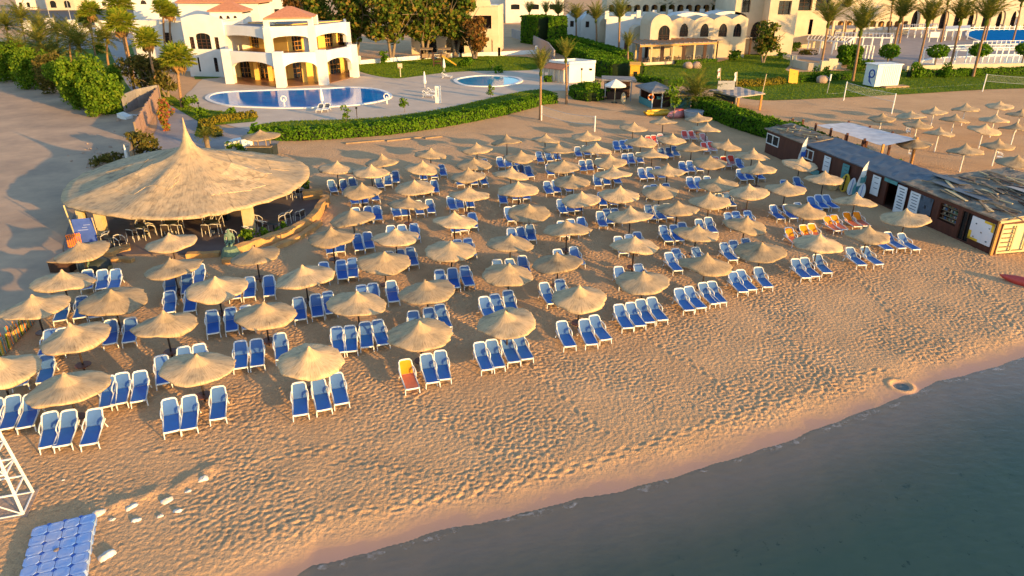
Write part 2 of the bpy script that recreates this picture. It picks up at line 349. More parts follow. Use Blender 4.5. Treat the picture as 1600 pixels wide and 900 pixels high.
Fq=np.stack([ii,ii+1,ii+nx+1,ii+nx],-1).astype(np.int32)
me.vertices.add(len(V)); me.vertices.foreach_set('co',V.ravel())
me.loops.add(Fq.size); me.loops.foreach_set('vertex_index',Fq.ravel())
me.polygons.add(len(Fq)); me.polygons.foreach_set('loop_start',np.arange(0,Fq.size,4,dtype=np.int32)); me.polygons.foreach_set('loop_total',np.full(len(Fq),4,dtype=np.int32))
me.polygons.foreach_set('use_smooth',np.ones(len(Fq),dtype=bool)); me.update(); me.validate()
def sandmat():
    m,nt,b=new_mat('sand'); L=nt.links; b.inputs['Specular IOR Level'].default_value=.15
    g=nd(nt,'ShaderNodeNewGeometry'); sp=nd(nt,'ShaderNodeSeparateXYZ'); L.new(g.outputs['Position'],sp.inputs[0])
    n1=nd(nt,'ShaderNodeTexNoise'); n1.inputs['Scale'].default_value=.22; n1.inputs['Detail'].default_value=9; n1.inputs['Roughness'].default_value=.7; L.new(g.outputs['Position'],n1.inputs['Vector'])
    dry=ramp(nt,n1.outputs['Fac'],[(.3,(.54,.318,.163)),(.5,(.62,.372,.192)),(.7,(.68,.418,.222))])
    n3=nd(nt,'ShaderNodeTexNoise'); n3.inputs['Scale'].default_value=22; n3.inputs['Detail'].default_value=4; L.new(g.outputs['Position'],n3.inputs['Vector'])
    gr=nd(nt,'ShaderNodeMix',data_type='RGBA',blend_type='MULTIPLY'); gr.inputs['Factor'].default_value=1; L.new(dry,gr.inputs['A'])
    L.new(ramp(nt,n3.outputs['Fac'],[(.3,(.80,.79,.78)),(.7,(1.08,1.08,1.08))]),gr.inputs['B'])
    # wet sand and silty bed by height, water's light loss painted into bed colour
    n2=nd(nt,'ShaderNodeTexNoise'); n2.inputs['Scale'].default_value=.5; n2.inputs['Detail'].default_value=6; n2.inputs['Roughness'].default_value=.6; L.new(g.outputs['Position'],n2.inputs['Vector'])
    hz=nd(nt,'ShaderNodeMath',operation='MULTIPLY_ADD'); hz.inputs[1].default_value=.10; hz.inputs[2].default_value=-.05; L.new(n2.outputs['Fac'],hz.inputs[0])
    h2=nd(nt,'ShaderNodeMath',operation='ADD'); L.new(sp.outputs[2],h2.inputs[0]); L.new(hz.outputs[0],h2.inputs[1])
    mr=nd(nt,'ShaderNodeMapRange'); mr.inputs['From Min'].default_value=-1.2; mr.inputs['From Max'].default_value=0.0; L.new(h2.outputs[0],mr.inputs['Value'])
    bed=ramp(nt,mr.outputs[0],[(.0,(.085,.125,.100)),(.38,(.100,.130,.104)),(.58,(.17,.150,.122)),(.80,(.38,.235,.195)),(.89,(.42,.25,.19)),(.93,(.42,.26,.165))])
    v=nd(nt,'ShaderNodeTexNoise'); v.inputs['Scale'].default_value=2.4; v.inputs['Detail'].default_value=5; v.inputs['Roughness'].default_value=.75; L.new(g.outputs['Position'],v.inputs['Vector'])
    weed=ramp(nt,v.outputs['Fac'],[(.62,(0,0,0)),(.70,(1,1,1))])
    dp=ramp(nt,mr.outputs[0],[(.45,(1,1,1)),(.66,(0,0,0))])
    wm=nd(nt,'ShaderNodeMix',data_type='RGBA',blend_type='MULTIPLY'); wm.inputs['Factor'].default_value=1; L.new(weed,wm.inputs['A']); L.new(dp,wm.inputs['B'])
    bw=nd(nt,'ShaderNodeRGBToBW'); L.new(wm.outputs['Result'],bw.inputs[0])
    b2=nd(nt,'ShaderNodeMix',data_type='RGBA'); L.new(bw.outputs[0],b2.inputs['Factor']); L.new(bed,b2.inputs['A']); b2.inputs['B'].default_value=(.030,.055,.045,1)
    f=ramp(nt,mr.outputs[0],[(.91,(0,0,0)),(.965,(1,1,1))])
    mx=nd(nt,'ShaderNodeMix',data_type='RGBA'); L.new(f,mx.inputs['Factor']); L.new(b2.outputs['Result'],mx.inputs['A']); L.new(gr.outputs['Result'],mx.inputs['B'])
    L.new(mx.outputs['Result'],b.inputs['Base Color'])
    L.new(ramp(nt,mr.outputs[0],[(.90,(.45,.45,.45)),(.96,(.95,.95,.95))]),b.inputs['Roughness'])
    n4=nd(nt,'ShaderNodeTexNoise'); n4.inputs['Scale'].default_value=5.5; n4.inputs['Detail'].default_value=4; n4.inputs['Roughness'].default_value=.6; L.new(g.outputs['Position'],n4.inputs['Vector'])
    mk=nd(nt,'ShaderNodeMath',operation='MULTIPLY'); L.new(n4.outputs['Fac'],mk.inputs[0]); L.new(f,mk.inputs[1])
    bp=nd(nt,'ShaderNodeBump'); bp.inputs['Strength'].default_value=1; bp.inputs['Distance'].default_value=.085; L.new(mk.outputs[0],bp.inputs['Height']); L.new(bp.outputs[0],b.inputs['Normal'])
    return m
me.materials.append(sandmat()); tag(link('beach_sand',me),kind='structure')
def watermat():
    m,nt,b=new_mat('sea_water'); L=nt.links; nt.nodes.remove(b)
    t=nd(nt,'ShaderNodeBsdfTransparent'); t.inputs[0].default_value=(.62,.75,.76,1)
    g=nd(nt,'ShaderNodeBsdfGlossy'); g.inputs['Roughness'].default_value=.06; g.inputs[0].default_value=(1,1,1,1)
    lw=nd(nt,'ShaderNodeLayerWeight'); pw=nd(nt,'ShaderNodeMath',operation='POWER'); pw.inputs[1].default_value=5; L.new(lw.outputs['Facing'],pw.inputs[0]); fr=nd(nt,'ShaderNodeMath',operation='MULTIPLY_ADD'); fr.inputs[1].default_value=.96; fr.inputs[2].default_value=.021; L.new(pw.outputs[0],fr.inputs[0])
    ge=nd(nt,'ShaderNodeNewGeometry'); mp=nd(nt,'ShaderNodeMapping'); mp.inputs['Scale'].default_value=(1.1,2.0,1); mp.inputs['Rotation'].default_value=(0,0,R(-25)); L.new(ge.outputs['Position'],mp.inputs[0])
    n=nd(nt,'ShaderNodeTexNoise'); n.inputs['Scale'].default_value=1.4; n.inputs['Detail'].default_value=5; L.new(mp.outputs[0],n.inputs['Vector'])
    bp=nd(nt,'ShaderNodeBump'); bp.inputs['Distance'].default_value=.03; L.new(n.outputs['Fac'],bp.inputs['Height']); L.new(bp.outputs[0],g.inputs['Normal']); L.new(bp.outputs[0],lw.inputs['Normal'])
    mx=nd(nt,'ShaderNodeMixShader'); L.new(fr.outputs[0],mx.inputs[0]); L.new(t.outputs[0],mx.inputs[1]); L.new(g.outputs[0],mx.inputs[2]); L.new(mx.outputs[0],nt.nodes['Material Output'].inputs[0]); return m
wb=MB(); xs=np.concatenate([[-400,-60],np.arange(-20,60,.5),[120,400]])
for a,b in zip(xs,xs[1:]): wb.quad((a,ys(a)-300,WZ),(b,ys(b)-300,WZ),(b,ys(b)+.9,WZ),(a,ys(a)+.9,WZ))
tag(wb.build('sea_water',watermat(),smooth=True),kind='structure')
def foammat():
    m,nt,b=new_mat('foam'); L=nt.links; b.inputs['Base Color'].default_value=(.55,.55,.58,1); b.inputs['Roughness'].default_value=.7
    ge=nd(nt,'ShaderNodeNewGeometry'); n=nd(nt,'ShaderNodeTexNoise'); n.inputs['Scale'].default_value=5; n.inputs['Detail'].default_value=5; L.new(ge.outputs['Position'],n.inputs['Vector'])
    L.new(ramp(nt,n.outputs['Fac'],[(.48,(0,0,0)),(.75,(.42,.42,.42))]),b.inputs['Alpha']); return m
fb=MB(); fr_=random.Random(3)
x=-6.
while x<28:
    w=fr_.uniform(.3,.9)
    y0=float(ys(x))-.10+fr_.uniform(-.12,.06); k=(float(ys(x+w))-float(ys(x)))
    h=fr_.uniform(.12,.30)
    if fr_.random()<.72:
        pts=[]
        for i in range(6): t=i/5; pts.append((x+w*t,y0+k*t+h*.5*math.sin(math.pi*t)+.01,WZ+.006))
        for i in range(6): t=1-i/5; pts.append((x+w*t+.15*w,y0+k*t-h*math.sin(math.pi*t)*.8-.01,WZ+.006))
        fb.add(pts,[tuple(range(12))])
    x+=w*fr_.uniform(.8,2.0)
tag(fb.build('sea_foam',foammat()),'thin white foam streaks lapping at the water edge','foam',kind='stuff')
# flat sheets laid on the ground: sheet(name, outline in photograph pixels, height, material)
def sheet(name, px, z, mat, kind='structure', res=None):
    mb=MB(); pts=[P(x,y,z) for x,y in px]; mb.add(pts,[tuple(range(len(pts)))])
    return tag(mb.build(name,mat),kind=kind)
def smooth_loop(pts,n=6):
    out=[];m=len(pts)
    for i in range(m):
        p0,p1,p2,p3=[Vector(pts[(i+k)%m]) for k in (-1,0,1,2)]
        for j in range(n):
            t=j/n; out.append(tuple(.5*((2*p1)+(p2-p0)*t+(2*p0-5*p1+4*p2-p3)*t*t+(3*p1-p0-3*p2+p3)*t**3)))
    return out
MT['lot']=M('packed_sand',(.57,.38,.24),(.33,.23,.16),scale=.2,rough=.95,bump=.03,bscale=.9,detail=9)  # sand tones spread wider, lit and dark patches put into the colour
sheet('sandy_lot',[(-700,600),(-20,592),(0,562),(50,506),(98,430),(98,385),(118,345),(155,300),(205,243),(218,222),(250,165),(196,176),(180,178),(130,160),(105,142),(60,122),(10,105),(-120,98),(-700,130)],.062,MT['lot'])
sheet('road',[(-500,42),(82,40),(320,36),(320,14),(82,16),(-500,20)],.03,MT['asphalt'])
sheet('pavement',[(75,52),(150,50),(205,52),(212,60),(200,72),(110,78),(60,66)],.024,MT['path'])
sheet('garden_soil',[(-120,97),(10,104),(105,141),(180,177),(196,175),(236,158),(205,70),(180,66),(110,79),(60,67),(-200,60)],.018,MT['grass'])
sheet('path',smooth_loop([(164,56),(186,58),(205,88),(222,130),(262,152),(312,172),(320,200),(420,196),(440,206),(425,232),(360,236),(330,248),(230,262),(215,250),(245,200),(238,168),(215,152),(190,118)],4),.030,MT['path'])
sheet('pool_deck',smooth_loop([(296,165),(290,150),(300,140),(330,118),(430,105),(560,100),(625,118),(690,110),(800,105),(850,112),(880,118),(925,124),(935,131),(925,142),(862,142),(800,150),(740,163),(660,180),(560,190),(470,195),(400,203),(340,190)],4),.036,MT['deck'])
LAWNS=[]
def lawn(label,name,px,z,d=45):
    LAWNS.append((label,px,d)); sheet(name,px,z,MT['grass'])
lawn('short grass of the pool lawn','pool_lawn',smooth_loop([(398,198),(440,190),(530,187),(600,183),(680,172),(760,155),(800,146),(846,140),(862,150),(800,175),(690,196),(560,213),(420,218),(395,212)],5),.044)
lawn('short grass of the villa lawn','villa_lawn',smooth_loop([(556,108),(580,117),(617,122.5),(645,120),(687,114.5),(740,111),(800,110.5),(838,108),(846,96),(820,89),(720,88),(640,92),(565,98)],5),.046)
lawn('short grass of the garden lawn','garden_lawn',[(214,140),(240,138),(262,146),(290,163),(312,171),(372,176),(404,182),(398,190),(330,196),(316,216),(304,212),(310,190),(270,166),(236,157)],.048)
sheet('garden_lawn',[(300,112),(330,108),(352,118),(340,122),(305,124)],.048,MT['grass'])
lawn('short grass of the hotel lawn','hotel_lawn',smooth_loop([(985,124),(1000,104),(1115,98),(1160,86),(1215,86),(1240,95),(1232,112),(1340,110),(1600,106),(1900,104),(1900,140),(1600,138),(1420,147),(1300,153),(1180,156),(1120,140),(1060,134),(1010,128)],4),.040,28)
sheet('terrace_paving',[(905,57),(940,55),(1010,56),(1040,70),(1010,98),(988,96),(960,82)],.038,MT['deck'])
sheet('hotel_terrace',[(880,60),(985,98),(1000,101),(1116,95),(1160,84),(1240,90),(1310,100),(1440,106),(2100,103),(2300,30),(1300,30),(1100,40),(880,52)],.034,MT['path'])
sheet('path',[(1208,72),(1225,80),(1250,92),(1238,96),(1216,88),(1200,76)],.052,MT['deck'])
def pool(px, mat, label, rim=.55, n=5):
    pts=[P(x,y,.06) for x,y in smooth_loop(px,n)]
    t=thing('swimming_pool',label,'pool',sum(pts,Vector())/len(pts))
    w=MB(); w.add(pts,[tuple(range(len(pts)))]); w.build('water',mat,t,True)
    c=sum(pts,Vector())/len(pts); r_=MB(); m=len(pts)
    nr=[]
    for i in range(m):
        e=(pts[(i+1)%m]-pts[i-1]).normalized(); o=Vector((e.y,-e.x,0)); 
        if o.dot(pts[i]-c)<0:o=-o
        nr.append(o)
    for i in range(m):
        j=(i+1)%m; a,b=pts[i],pts[j]; a2,b2=a+nr[i]*rim,b+nr[j]*rim; up=Vector((0,0,.10))
        r_.quad(a+up,b+up,b2+up,a2+up); r_.quad(a,b,b+up,a+up); r_.quad(a2+up,b2+up,b2-Vector((0,0,.05)),a2-Vector((0,0,.05)))
    r_.build('coping',MT['canvas'],t,True)
    return t
pool([(327,153),(342,145.5),(400,142),(500,139),(550,137),(590,141),(607,150),(595,157),(560,163),(505,167),(450,168.5),(400,167),(362,165),(338,160)],MT['pool'],'large kidney shaped blue pool in front of the white villa')
pool([(714,125),(735,120),(765,118.5),(800,121),(812,126),(800,131.5),(775,134.5),(745,134.5),(724,132)],MT['lightpool'],'small pale blue pool beside the villa lawn')
pool([(1512,55),(1524,47),(1600,46),(1700,46),(1700,68),(1600,68),(1545,66),(1526,62)],MT['pool2'],'deep blue hotel pool at the right edge below the arcade',n=3)
pool([(1440,96),(1480,90),(1600,87),(1720,86),(1720,99),(1600,99),(1460,100)],MT['lightpool'],'long pale blue hotel pool behind the white fence posts',n=3)
pool([(1452,75),(1500,71),(1560,70),(1600,70),(1600,77),(1540,78),(1500,79)],MT['lightpool'],'narrow pale hotel pool between the blue pool and the white posts',n=3)
# ------------------------------------------------------------------ thatched umbrellas and sun loungers
ORD=['first','second','third','fourth','fifth','sixth','seventh','eighth','ninth','tenth','eleventh','twelfth','thirteenth','fourteenth']
def canopy_mesh(seed, rad=1.42, apex=.86, rim=0.0):
    r=random.Random(seed); mb=MB(); n=56
    prof=[(.02,apex),(.05,apex-.03),(.10,apex-.12),(.17,apex-.23),(.28,apex-.335),(.44,apex-.42),(.66,apex-.49),(.90,apex-.55),(1.12,apex-.60),(1.29,apex-.65),(1.38,apex-.69),(rad,apex-.74)]
    ph=[r.uniform(0,6.28) for _ in range(4)]
    vs=[];fs=[]
    jag=[r.uniform(-.075,.075) for _ in range(n)]
    for i,(ra,z) in enumerate(prof):
        k=i/(len(prof)-1)
        for j in range(n):
            a=2*math.pi*j/n
            w=1+k*(.030*math.sin(2*a+ph[0])+.022*math.sin(3*a+ph[1])+.012*math.sin(7*a+ph[2]))
            rr=ra*w+(jag[j] if i==len(prof)-1 else 0)*.9
            zz=z+k*k*(.06*math.sin(2*a+ph[3])+.03*math.sin(5*a+ph[1]))+k*.008*math.sin(13*a+ph[2]+i)
            if i==len(prof)-1: zz+=jag[j]*.5
            vs.append((rr*math.cos(a),rr*math.sin(a),zz))
    top=len(prof)
    for ra,dz in ((.985,-.055),(.7,.0),(.05,.0)):           # under side
        for j in range(n):
            x,y,z=vs[(top-1)*n+j] if ra>.9 else vs[(6 if ra>.5 else 1)*n+j]
            vs.append((x*(ra if ra>.9 else 1),y*(ra if ra>.9 else 1),z+(dz if ra>.9 else -.07)))
    rows=len(vs)//n
    for i in range(rows-1):
        for j in range(n): a=i*n+j;b=i*n+(j+1)%n; fs.append((a,a+n,b+n,b))
    fs.append(tuple(range(n))); mb.add(vs,fs)
    me=bpy.data.meshes.new('canopy'); me.from_pydata(mb.v,[],mb.f); me.materials.append(MT['thatch'])
    me.polygons.foreach_set('use_smooth',[True]*len(me.polygons)); me.update(); return me
CAN=[canopy_mesh(s) for s in range(10)]
def pole_mesh(mat,h=2.3,r=.045):
    mb=MB(); mb.tube([(0,0,-.2),(0,0,h)],[r,r*.85],8)
    me=bpy.data.meshes.new('pole'); me.from_pydata(mb.v,[],mb.f); me.materials.append(mat); return me
POLE_D=pole_mesh(MT['pole']); POLE_W=pole_mesh(MT['canvas'],2.3,.06)
tb=MB(); tb.lathe([(.04,.28),(.33,.28),(.34,.295),(.34,.315),(.33,.325),(.04,.325)],24); tb.tube([(0,0,.1),(0,0,.28)],[.06,.09],8)
TABLE=bpy.data.meshes.new('table'); TABLE.from_pydata(tb.v,[],tb.f); TABLE.materials.append(MT['table'])
UROWS=[
 [(99,582),(304,550),(481,541),(655,500),(792,482),(906,446),(1006,420),(1104,396),(1192,375),(1281,364),(1359,351),(1419,325)],
 [(-8,556),(111,506),(253,487),(410,471),(556,454),(666,435),(794,410),(872,392),(992,366),(1090,348),(1166,336),(1261,314),(1339,300)],
 [(49,459),(172,450),(336,431),(474,414),(599,391),(704,374),(797,363),(886,342),(986,322),(1060,311),(1110,300),(1172,286),(1230,281),(1290,266)],
 [(93,421),(267,400),(397,381),(517,355),(617,354),(709,330),(827,316),(910,297),(969,290),(1032,285),(1124,274),(1187,252),(1252,244)],
 [(124,376),(264,362),(550,325),(636,304),(732,290),(810,282),(895,270),(959,259),(1044,255),(1110,241),(1177,232)],
 [(564,285),(647,279),(732,262),(798,260),(881,247),(954,241),(1020,230),(1082,220),(1136,217)],
 [(579,256),(659,250),(740,244),(814,234),(872,222),(931,222),(1002,211),(1050,207),(1105,191)],
 [(525,251),(597,241),(672,229),(745,222),(792,210),(852,207),(917,203),(990,189),(1037,180),(1092,176)]]
def umbrella(px,py,label,group,pole,seed,table=True,apexz=2.37,rad=1.0):
    r=random.Random(seed); p=P(px,py,apexz)
    t=thing('thatched_umbrella',label,'umbrella',(p.x,p.y,0),0,group)
    c=link('canopy',r.choice(CAN),t); c.location=(0,0,apexz-.86); s=rad*r.uniform(.95,1.05); c.scale=(s*r.uniform(.95,1.05),s*r.uniform(.95,1.05),r.uniform(.88,1.10)); c.rotation_euler=(R(r.uniform(-5.5,5.5)),R(r.uniform(-5.5,5.5)),r.uniform(0,6.28))
    o=link('pole',pole,t)
    if table: link('table',TABLE,t)
    return t
UMB=[]
for ri,row in enumerate(UROWS):
    for ci,(x,y) in enumerate(sorted(row)):
        t=umbrella(x,y,'thatched beach umbrella, %s from the left in the %s row from the sea'%(ORD[ci],ORD[ri]),'thatched umbrellas on the resort beach',POLE_D,ri*50+ci)
        UMB.append((t.location.x,t.location.y,ri,ci))
FAR=[('farthest',[(1380,175),(1426,171),(1462,165),(1511,161),(1564,156)]),('second farthest',[(1436,185),(1494,177),(1557,177),(1597,170)]),('middle',[(1431,213),(1470,197),(1540,192),(1590,190)]),('second nearest',[(1511,224),(1562,216)]),('nearest',[(1591,241)])]
for rn,row in FAR:
    for ci,(x,y) in enumerate(row):
        lab='white poled thatched umbrella beyond the shops, %s from left in the %s line'%(ORD[ci],rn) if len(row)>1 else 'white poled thatched umbrella at the right edge, nearest one beyond the shops'
        umbrella(x,y,lab,'white poled umbrellas on the neighbouring beach',POLE_W,900+x,False,2.55,1.0)
# the lounger
def sling(y0,z0,y1,z1,w,sag,nseg=6,nw=6):
    mb=MB(); vs=[];fs=[]
    for i in range(nseg+1):
        t=i/nseg
        for j in range(nw+1):
            u=j/nw-.5; s=-sag*(1-4*u*u)*math.sin(math.pi*t)
            d=Vector((0,y1-y0,z1-z0)).normalized(); nr=Vector((0,-d.z,d.y))
            vs.append(Vector((u*w,y0+(y1-y0)*t,z0+(z1-z0)*t))+nr*s)
    for i in range(nseg):
        for j in range(nw): a=i*(nw+1)+j; fs.append((a,a+1,a+nw+2,a+nw+1))
    k=len(vs); vs+= [v-Vector((0,0,.012)) for v in vs]; fs+=[tuple(i+k for i in reversed(f)) for f in fs]
    return mb.add(vs,fs)
def lounger_proto():
    t=thing('sun_lounger','x','sun lounger')
    f=MB()
    for s in (-1,1): f.tube([(s*.33,-.98,.33),(s*.335,-.5,.35),(s*.335,.25,.36),(s*.33,.62,.34)],[.032,.034,.036,.03],6)
    f.tube([(-.33,-.985,.33),(-.2,-1.0,.325),(.2,-1.0,.325),(.33,-.985,.33)],.04,6); f.box((0,.2,.335),(.64,.06,.04)); f.box((0,-.4,.325),(.64,.05,.03)); f.box((0,.6,.325),(.64,.05,.04))
    f.build('frame',MT['white'],t,smooth=True)
    sling(-.97,.355,.17,.375,.60,.02).build('seat',MT['blue'],t,smooth=True)
    hy,hz,ty,tz=.18,.37,.70,.82
    d=(Vector((0,ty,tz))-Vector((0,hy,hz)))
    b=MB(); pts=[]
    for u,w in [(-.325,0),(-.33,.5),(-.315,.85),(-.25,.97),(-.12,1.0),(.12,1.0),(.25,.97),(.315,.85),(.33,.5),(.325,0)]: pts.append(Vector((u,hy,hz))+d*w)
    b.tube(pts,[.034,.036,.038,.040,.042,.042,.040,.038,.036,.034],6)
    b.build('backrest_frame',MT['white'],t,smooth=True)
    sling(hy+.01,hz+.02,ty-.015,tz-.03,.585,.03).build('backrest',MT['bluelit'],t,smooth=True)
    for s in (-1,1):
        a=MB(); a.tube([(s*.355,.42,.60),(s*.385,.30,.575),(s*.39,.02,.555),(s*.375,-.12,.50),(s*.345,-.18,.36)],[.028,.034,.036,.03,.026],6); a.build('armrest',MT['white'],t,smooth=True)
        a=MB(); a.tube([(s*.33,-.86,.34),(s*.35,-.92,.0)],[.035,.026],6); a.build('leg',MT['white'],t,smooth=True)
        a=MB(); a.tube([(s*.335,.36,.35),(s*.37,.56,.0)],[.035,.026],6); a.build('leg',MT['white'],t,smooth=True)
    return t
PROTO=lounger_proto()
LG=[ # top of each lounger's backrest, pixels of the photograph
(136,421),(159,421),(180,420),(97,466),(127,462),(151,461),(172,499),(203,496),(78,514),(97,512),(72,553),(37,557),(167,587),(190,582),(218,579),(77,643),(107,640),(147,638),(20,617),(48,615),(-8,622),
(251,555),(286,541),(310,537),(330,484),(359,480),(383,477),(265,430),(291,427),(311,412),(264,454),(297,452),(366,434),(389,432),(419,430),(263,622),(295,617),(340,603),(375,532),(400,529),(436,520),
(465,464),(492,459),(511,455),(505,409),(532,406),(550,403),(525,510),(546,508),(570,502),(589,499),(564,445),(582,442),(610,438),(645,485),(669,480),(686,475),(686,421),(706,418),(725,415),
('o',632,561),(665,552),(687,547),(466,597),(496,591),(524,582),(755,463),(772,459),(793,453),(748,534),(767,530),(790,523),(808,519),(776,405),(795,404),(815,399),
(516,281),(535,280),(549,277),(590,275),(605,271),(617,267),(550,298),(567,297),(582,293),(555,324),(574,322),(588,321),(513,369),(531,367),(557,365),(573,362),
(660,263),(675,260),(689,257),(650,285),(663,283),(677,281),(616,316),(631,315),(652,313),(670,311),(610,352),(627,351),(646,349),(607,392),(624,389),(640,386),(692,377),(714,374),(730,372),
(706,339),(721,337),(737,332),(703,306),(716,304),(732,303),(716,271),(737,270),(752,270),(742,249),(756,248),(780,245),(793,244),(806,243),(784,297),(803,292),(818,291),(802,258),(813,257),(824,259),
(793,323),(806,321),(819,319),(798,356),(812,354),(827,350),(841,237),(855,236),(868,234),(857,256),(872,254),(886,253),(854,283),(867,281),(884,280),(875,311),(888,309),(901,308),(876,345),(891,342),(907,339),
(870,389),(895,385),(849,441),(874,436),(877,501),(912,498),(927,492),(966,475),(984,472),(1000,467),(1017,464),(966,416),(996,412),(965,369),(982,366),(995,362),(937,330),(947,326),(960,325),
(939,300),(953,299),(966,297),(932,272),(946,270),(961,268),(909,250),(920,249),(935,247),(902,229),(914,227),(926,226),(962,220),(972,219),(981,218),(976,240),(985,239),(998,238),(1032,231),(1044,230),(1053,228),
(1001,262),(1014,261),(1027,260),(1011,290),(1021,288),(1040,286),(1012,320),(1026,320),(1041,318),(1035,352),(1052,351),(1065,347),(1044,394),(1055,388),(1086,386),(1060,450),(1075,447),(1097,441),(1111,439),
(1144,424),(1156,421),(1184,417),(1130,379),(1145,375),(1164,372),(1091,342),(1106,339),(1110,304),(1122,302),(1135,301),(1077,276),(1089,276),(1104,275),(1065,252),(1077,251),(1090,250),
(1155,264),(1167,263),(1181,262),(1136,332),(1149,330),(1167,329),('r',1130,244),('r',1141,242),(1153,247),('r',1099,222),('r',1109,221),('p',1118,245),('r',1069,204),('r',1079,204),('p',1097,208),('r',1012,212),('r',1021,211),('p',1031,209),
(1224,281),(1244,276),(1266,307),(1278,304),(1290,304),(1207,320),(1228,319),(1245,316),('o',1232,355),('o',1254,351),('o',1267,349),('o',1291,337),('o',1302,335),('o',1322,331),('o',1337,330),
(1242,404),(1256,402),(1276,397),(1327,386),(1350,385),(1368,364),(1386,362),(1407,364)]
YAW=[(65,675,311),(265,645,262),(340,630,320),(480,620,400),(765,555,499),(890,520,510),(1070,465,555),(709,317,525),(858,292,663),(908,257,724),(1005,272,790),(1085,285,810),(960,225,795),(515,290,345),(1340,400,640),(690,575,470),(160,440,260),(1240,300,800)]
def vpx(x,y):
    sw=sv=0
    for a,b,v in YAW: w=1/((x-a)**2+(1.6*(y-b))**2+900); sw+=w; sv+=w*v
    return sv/sw
LIST=[]
lr=random.Random(11)
for e in LG:
    col='blue'
    if len(e)==3: col={'o':'orange','r':'red','p':'pink'}[e[0]]; e=e[1:]
    h=P(e[0],e[1],.84); k=(vpx(e[0],e[1]+25)-800)*CT/F+lr.uniform(-.075,.075)
    d=Vector((k,1,0)).normalized()
    o=h-d*.70; o.z=0
    LIST.append([o,math.atan2(-d.x,d.y),col])
assign={}
for i,(o,rz,col) in enumerate(LIST):
    j=min(range(len(UMB)),key=lambda j:(UMB[j][0]-o.x)**2+(UMB[j][1]-o.y-.2)**2); assign.setdefault(j,[]).append(i)
MESHV={}
def recolor(t,back,seat):
    for c in t.children:
        if c.name.split('.')[0] in('backrest','seat'):
            key=(c.name.split('.')[0],back if c.name.startswith('backrest') else seat)
            if key not in MESHV: m=c.data.copy(); m.materials[0]=MT[key[1]]; MESHV[key]=m
            c.data=MESHV[key]
def words(n):
    return {1:['single'],2:['left','right'],3:['left','middle','right'],4:['leftmost','second','third','rightmost']}.get(n,['leftmost']+ORD[1:n-1]+['rightmost'])
first=True
for j,ids in assign.items():
    ids.sort(key=lambda i:Q(LIST[i][0])[0]); n=len(ids); W=words(n)
    for k,i in enumerate(ids):
        o,rz,col=LIST[i]; ri,ci=UMB[j][2:]
        t=PROTO if first else copy_tree(PROTO); first=False
        t.location=o; t.rotation_euler=(0,0,rz); t.scale=(.88,1,1)
        cnt='' if n==1 else ' of %s loungers'%['','','two','three','four','five','six','seven','eight'][n]
        lab='%s lounger, %s%s at %s umbrella from left, %s row from sea'%(col,W[k],cnt,ORD[ci],ORD[ri])
        tag(t,lab,'sun lounger','sun loungers under the thatched umbrellas')
        LIST[i].append(t)
for o,rz,col,t in LIST:
    if col=='orange': recolor(t,'orangeback','orangeshade')
    elif col=='red': recolor(t,'redback','pink')
    elif col=='pink': recolor(t,'pink','pink')
print('UMB',len(UMB),'LOUNGERS',len(LIST))
# ------------------------------------------------------------------ plants
def cards(name, pts, nrm, size, mat, parent=None, extra=None, asp=1.5):
    """one mesh of separate little leaf faces"""
    n=len(pts); r=RNG
    t=r.standard_normal((n,3)); t-= (t*nrm).sum(1,keepdims=True)*nrm; t/=np.linalg.norm(t,axis=1,keepdims=True)+1e-9
    b=np.cross(nrm,t); s=(size*r.uniform(.6,1.4,n))[:,None]
    a=t*s*asp/2; c=b*s/2
    V=np.stack([pts-a,pts+c-.15*a,pts+a,pts-c-.15*a],1).reshape(-1,3)
    F=np.arange(n*4).reshape(n,4)
    ev,ef,em=[],[],[]
    if extra: ev,ef=extra.v,extra.f
    me=bpy.data.meshes.new(name)
    allv=np.concatenate([V,np.array(ev,float).reshape(-1,3)]); tot=np.concatenate([np.full(n,4),[len(f) for f in ef]]).astype(np.int32)
    li=np.concatenate([F.ravel(),np.array([i+n*4 for f in ef for i in f],int)]).astype(np.int32)
    me.vertices.add(len(allv)); me.vertices.foreach_set('co',allv.astype(np.float32).ravel())
    me.loops.add(len(li)); me.loops.foreach_set('vertex_index',li)
    me.polygons.add(len(tot)); me.polygons.foreach_set('loop_start',np.concatenate([[0],np.cumsum(tot)[:-1]]).astype(np.int32)); me.polygons.foreach_set('loop_total',tot)
    me.materials.append(mat)
    if extra: me.materials.append(MT['hedgecore']); me.polygons.foreach_set('material_index',np.concatenate([np.zeros(n),np.ones(len(ef))]).astype(np.int32))
    me.update(); return link(name,me,parent)
def unit(v): return v/(np.linalg.norm(v,axis=1,keepdims=True)+1e-9)
def blob_points(blobs, dens, gap=.0, inner=.55):
    ps=[];ns=[]
    for (x,y,z,a,b,c) in blobs:
        k=max(20,int(dens*4*math.pi*((a*b)**1.6/3+(a*c)**1.6/3+(b*c)**1.6/3)**(1/1.6)))
        u=unit(RNG.standard_normal((k,3))); rr=RNG.uniform(inner,1.06,(k,1))
        p=np.array([x,y,z])+u*np.array([a,b,c])*rr
        if gap: keep=np.array([noise.noise(Vector(q)*1.1)>-gap for q in p]); p=p[keep];u=u[keep]
        p=p[p[:,2]>.02] if len(p) else p
        ps.append(p); ns.append(unit(u[:len(p)]+.9*RNG.standard_normal((len(p),3))))
    return np.concatenate(ps),np.concatenate(ns)
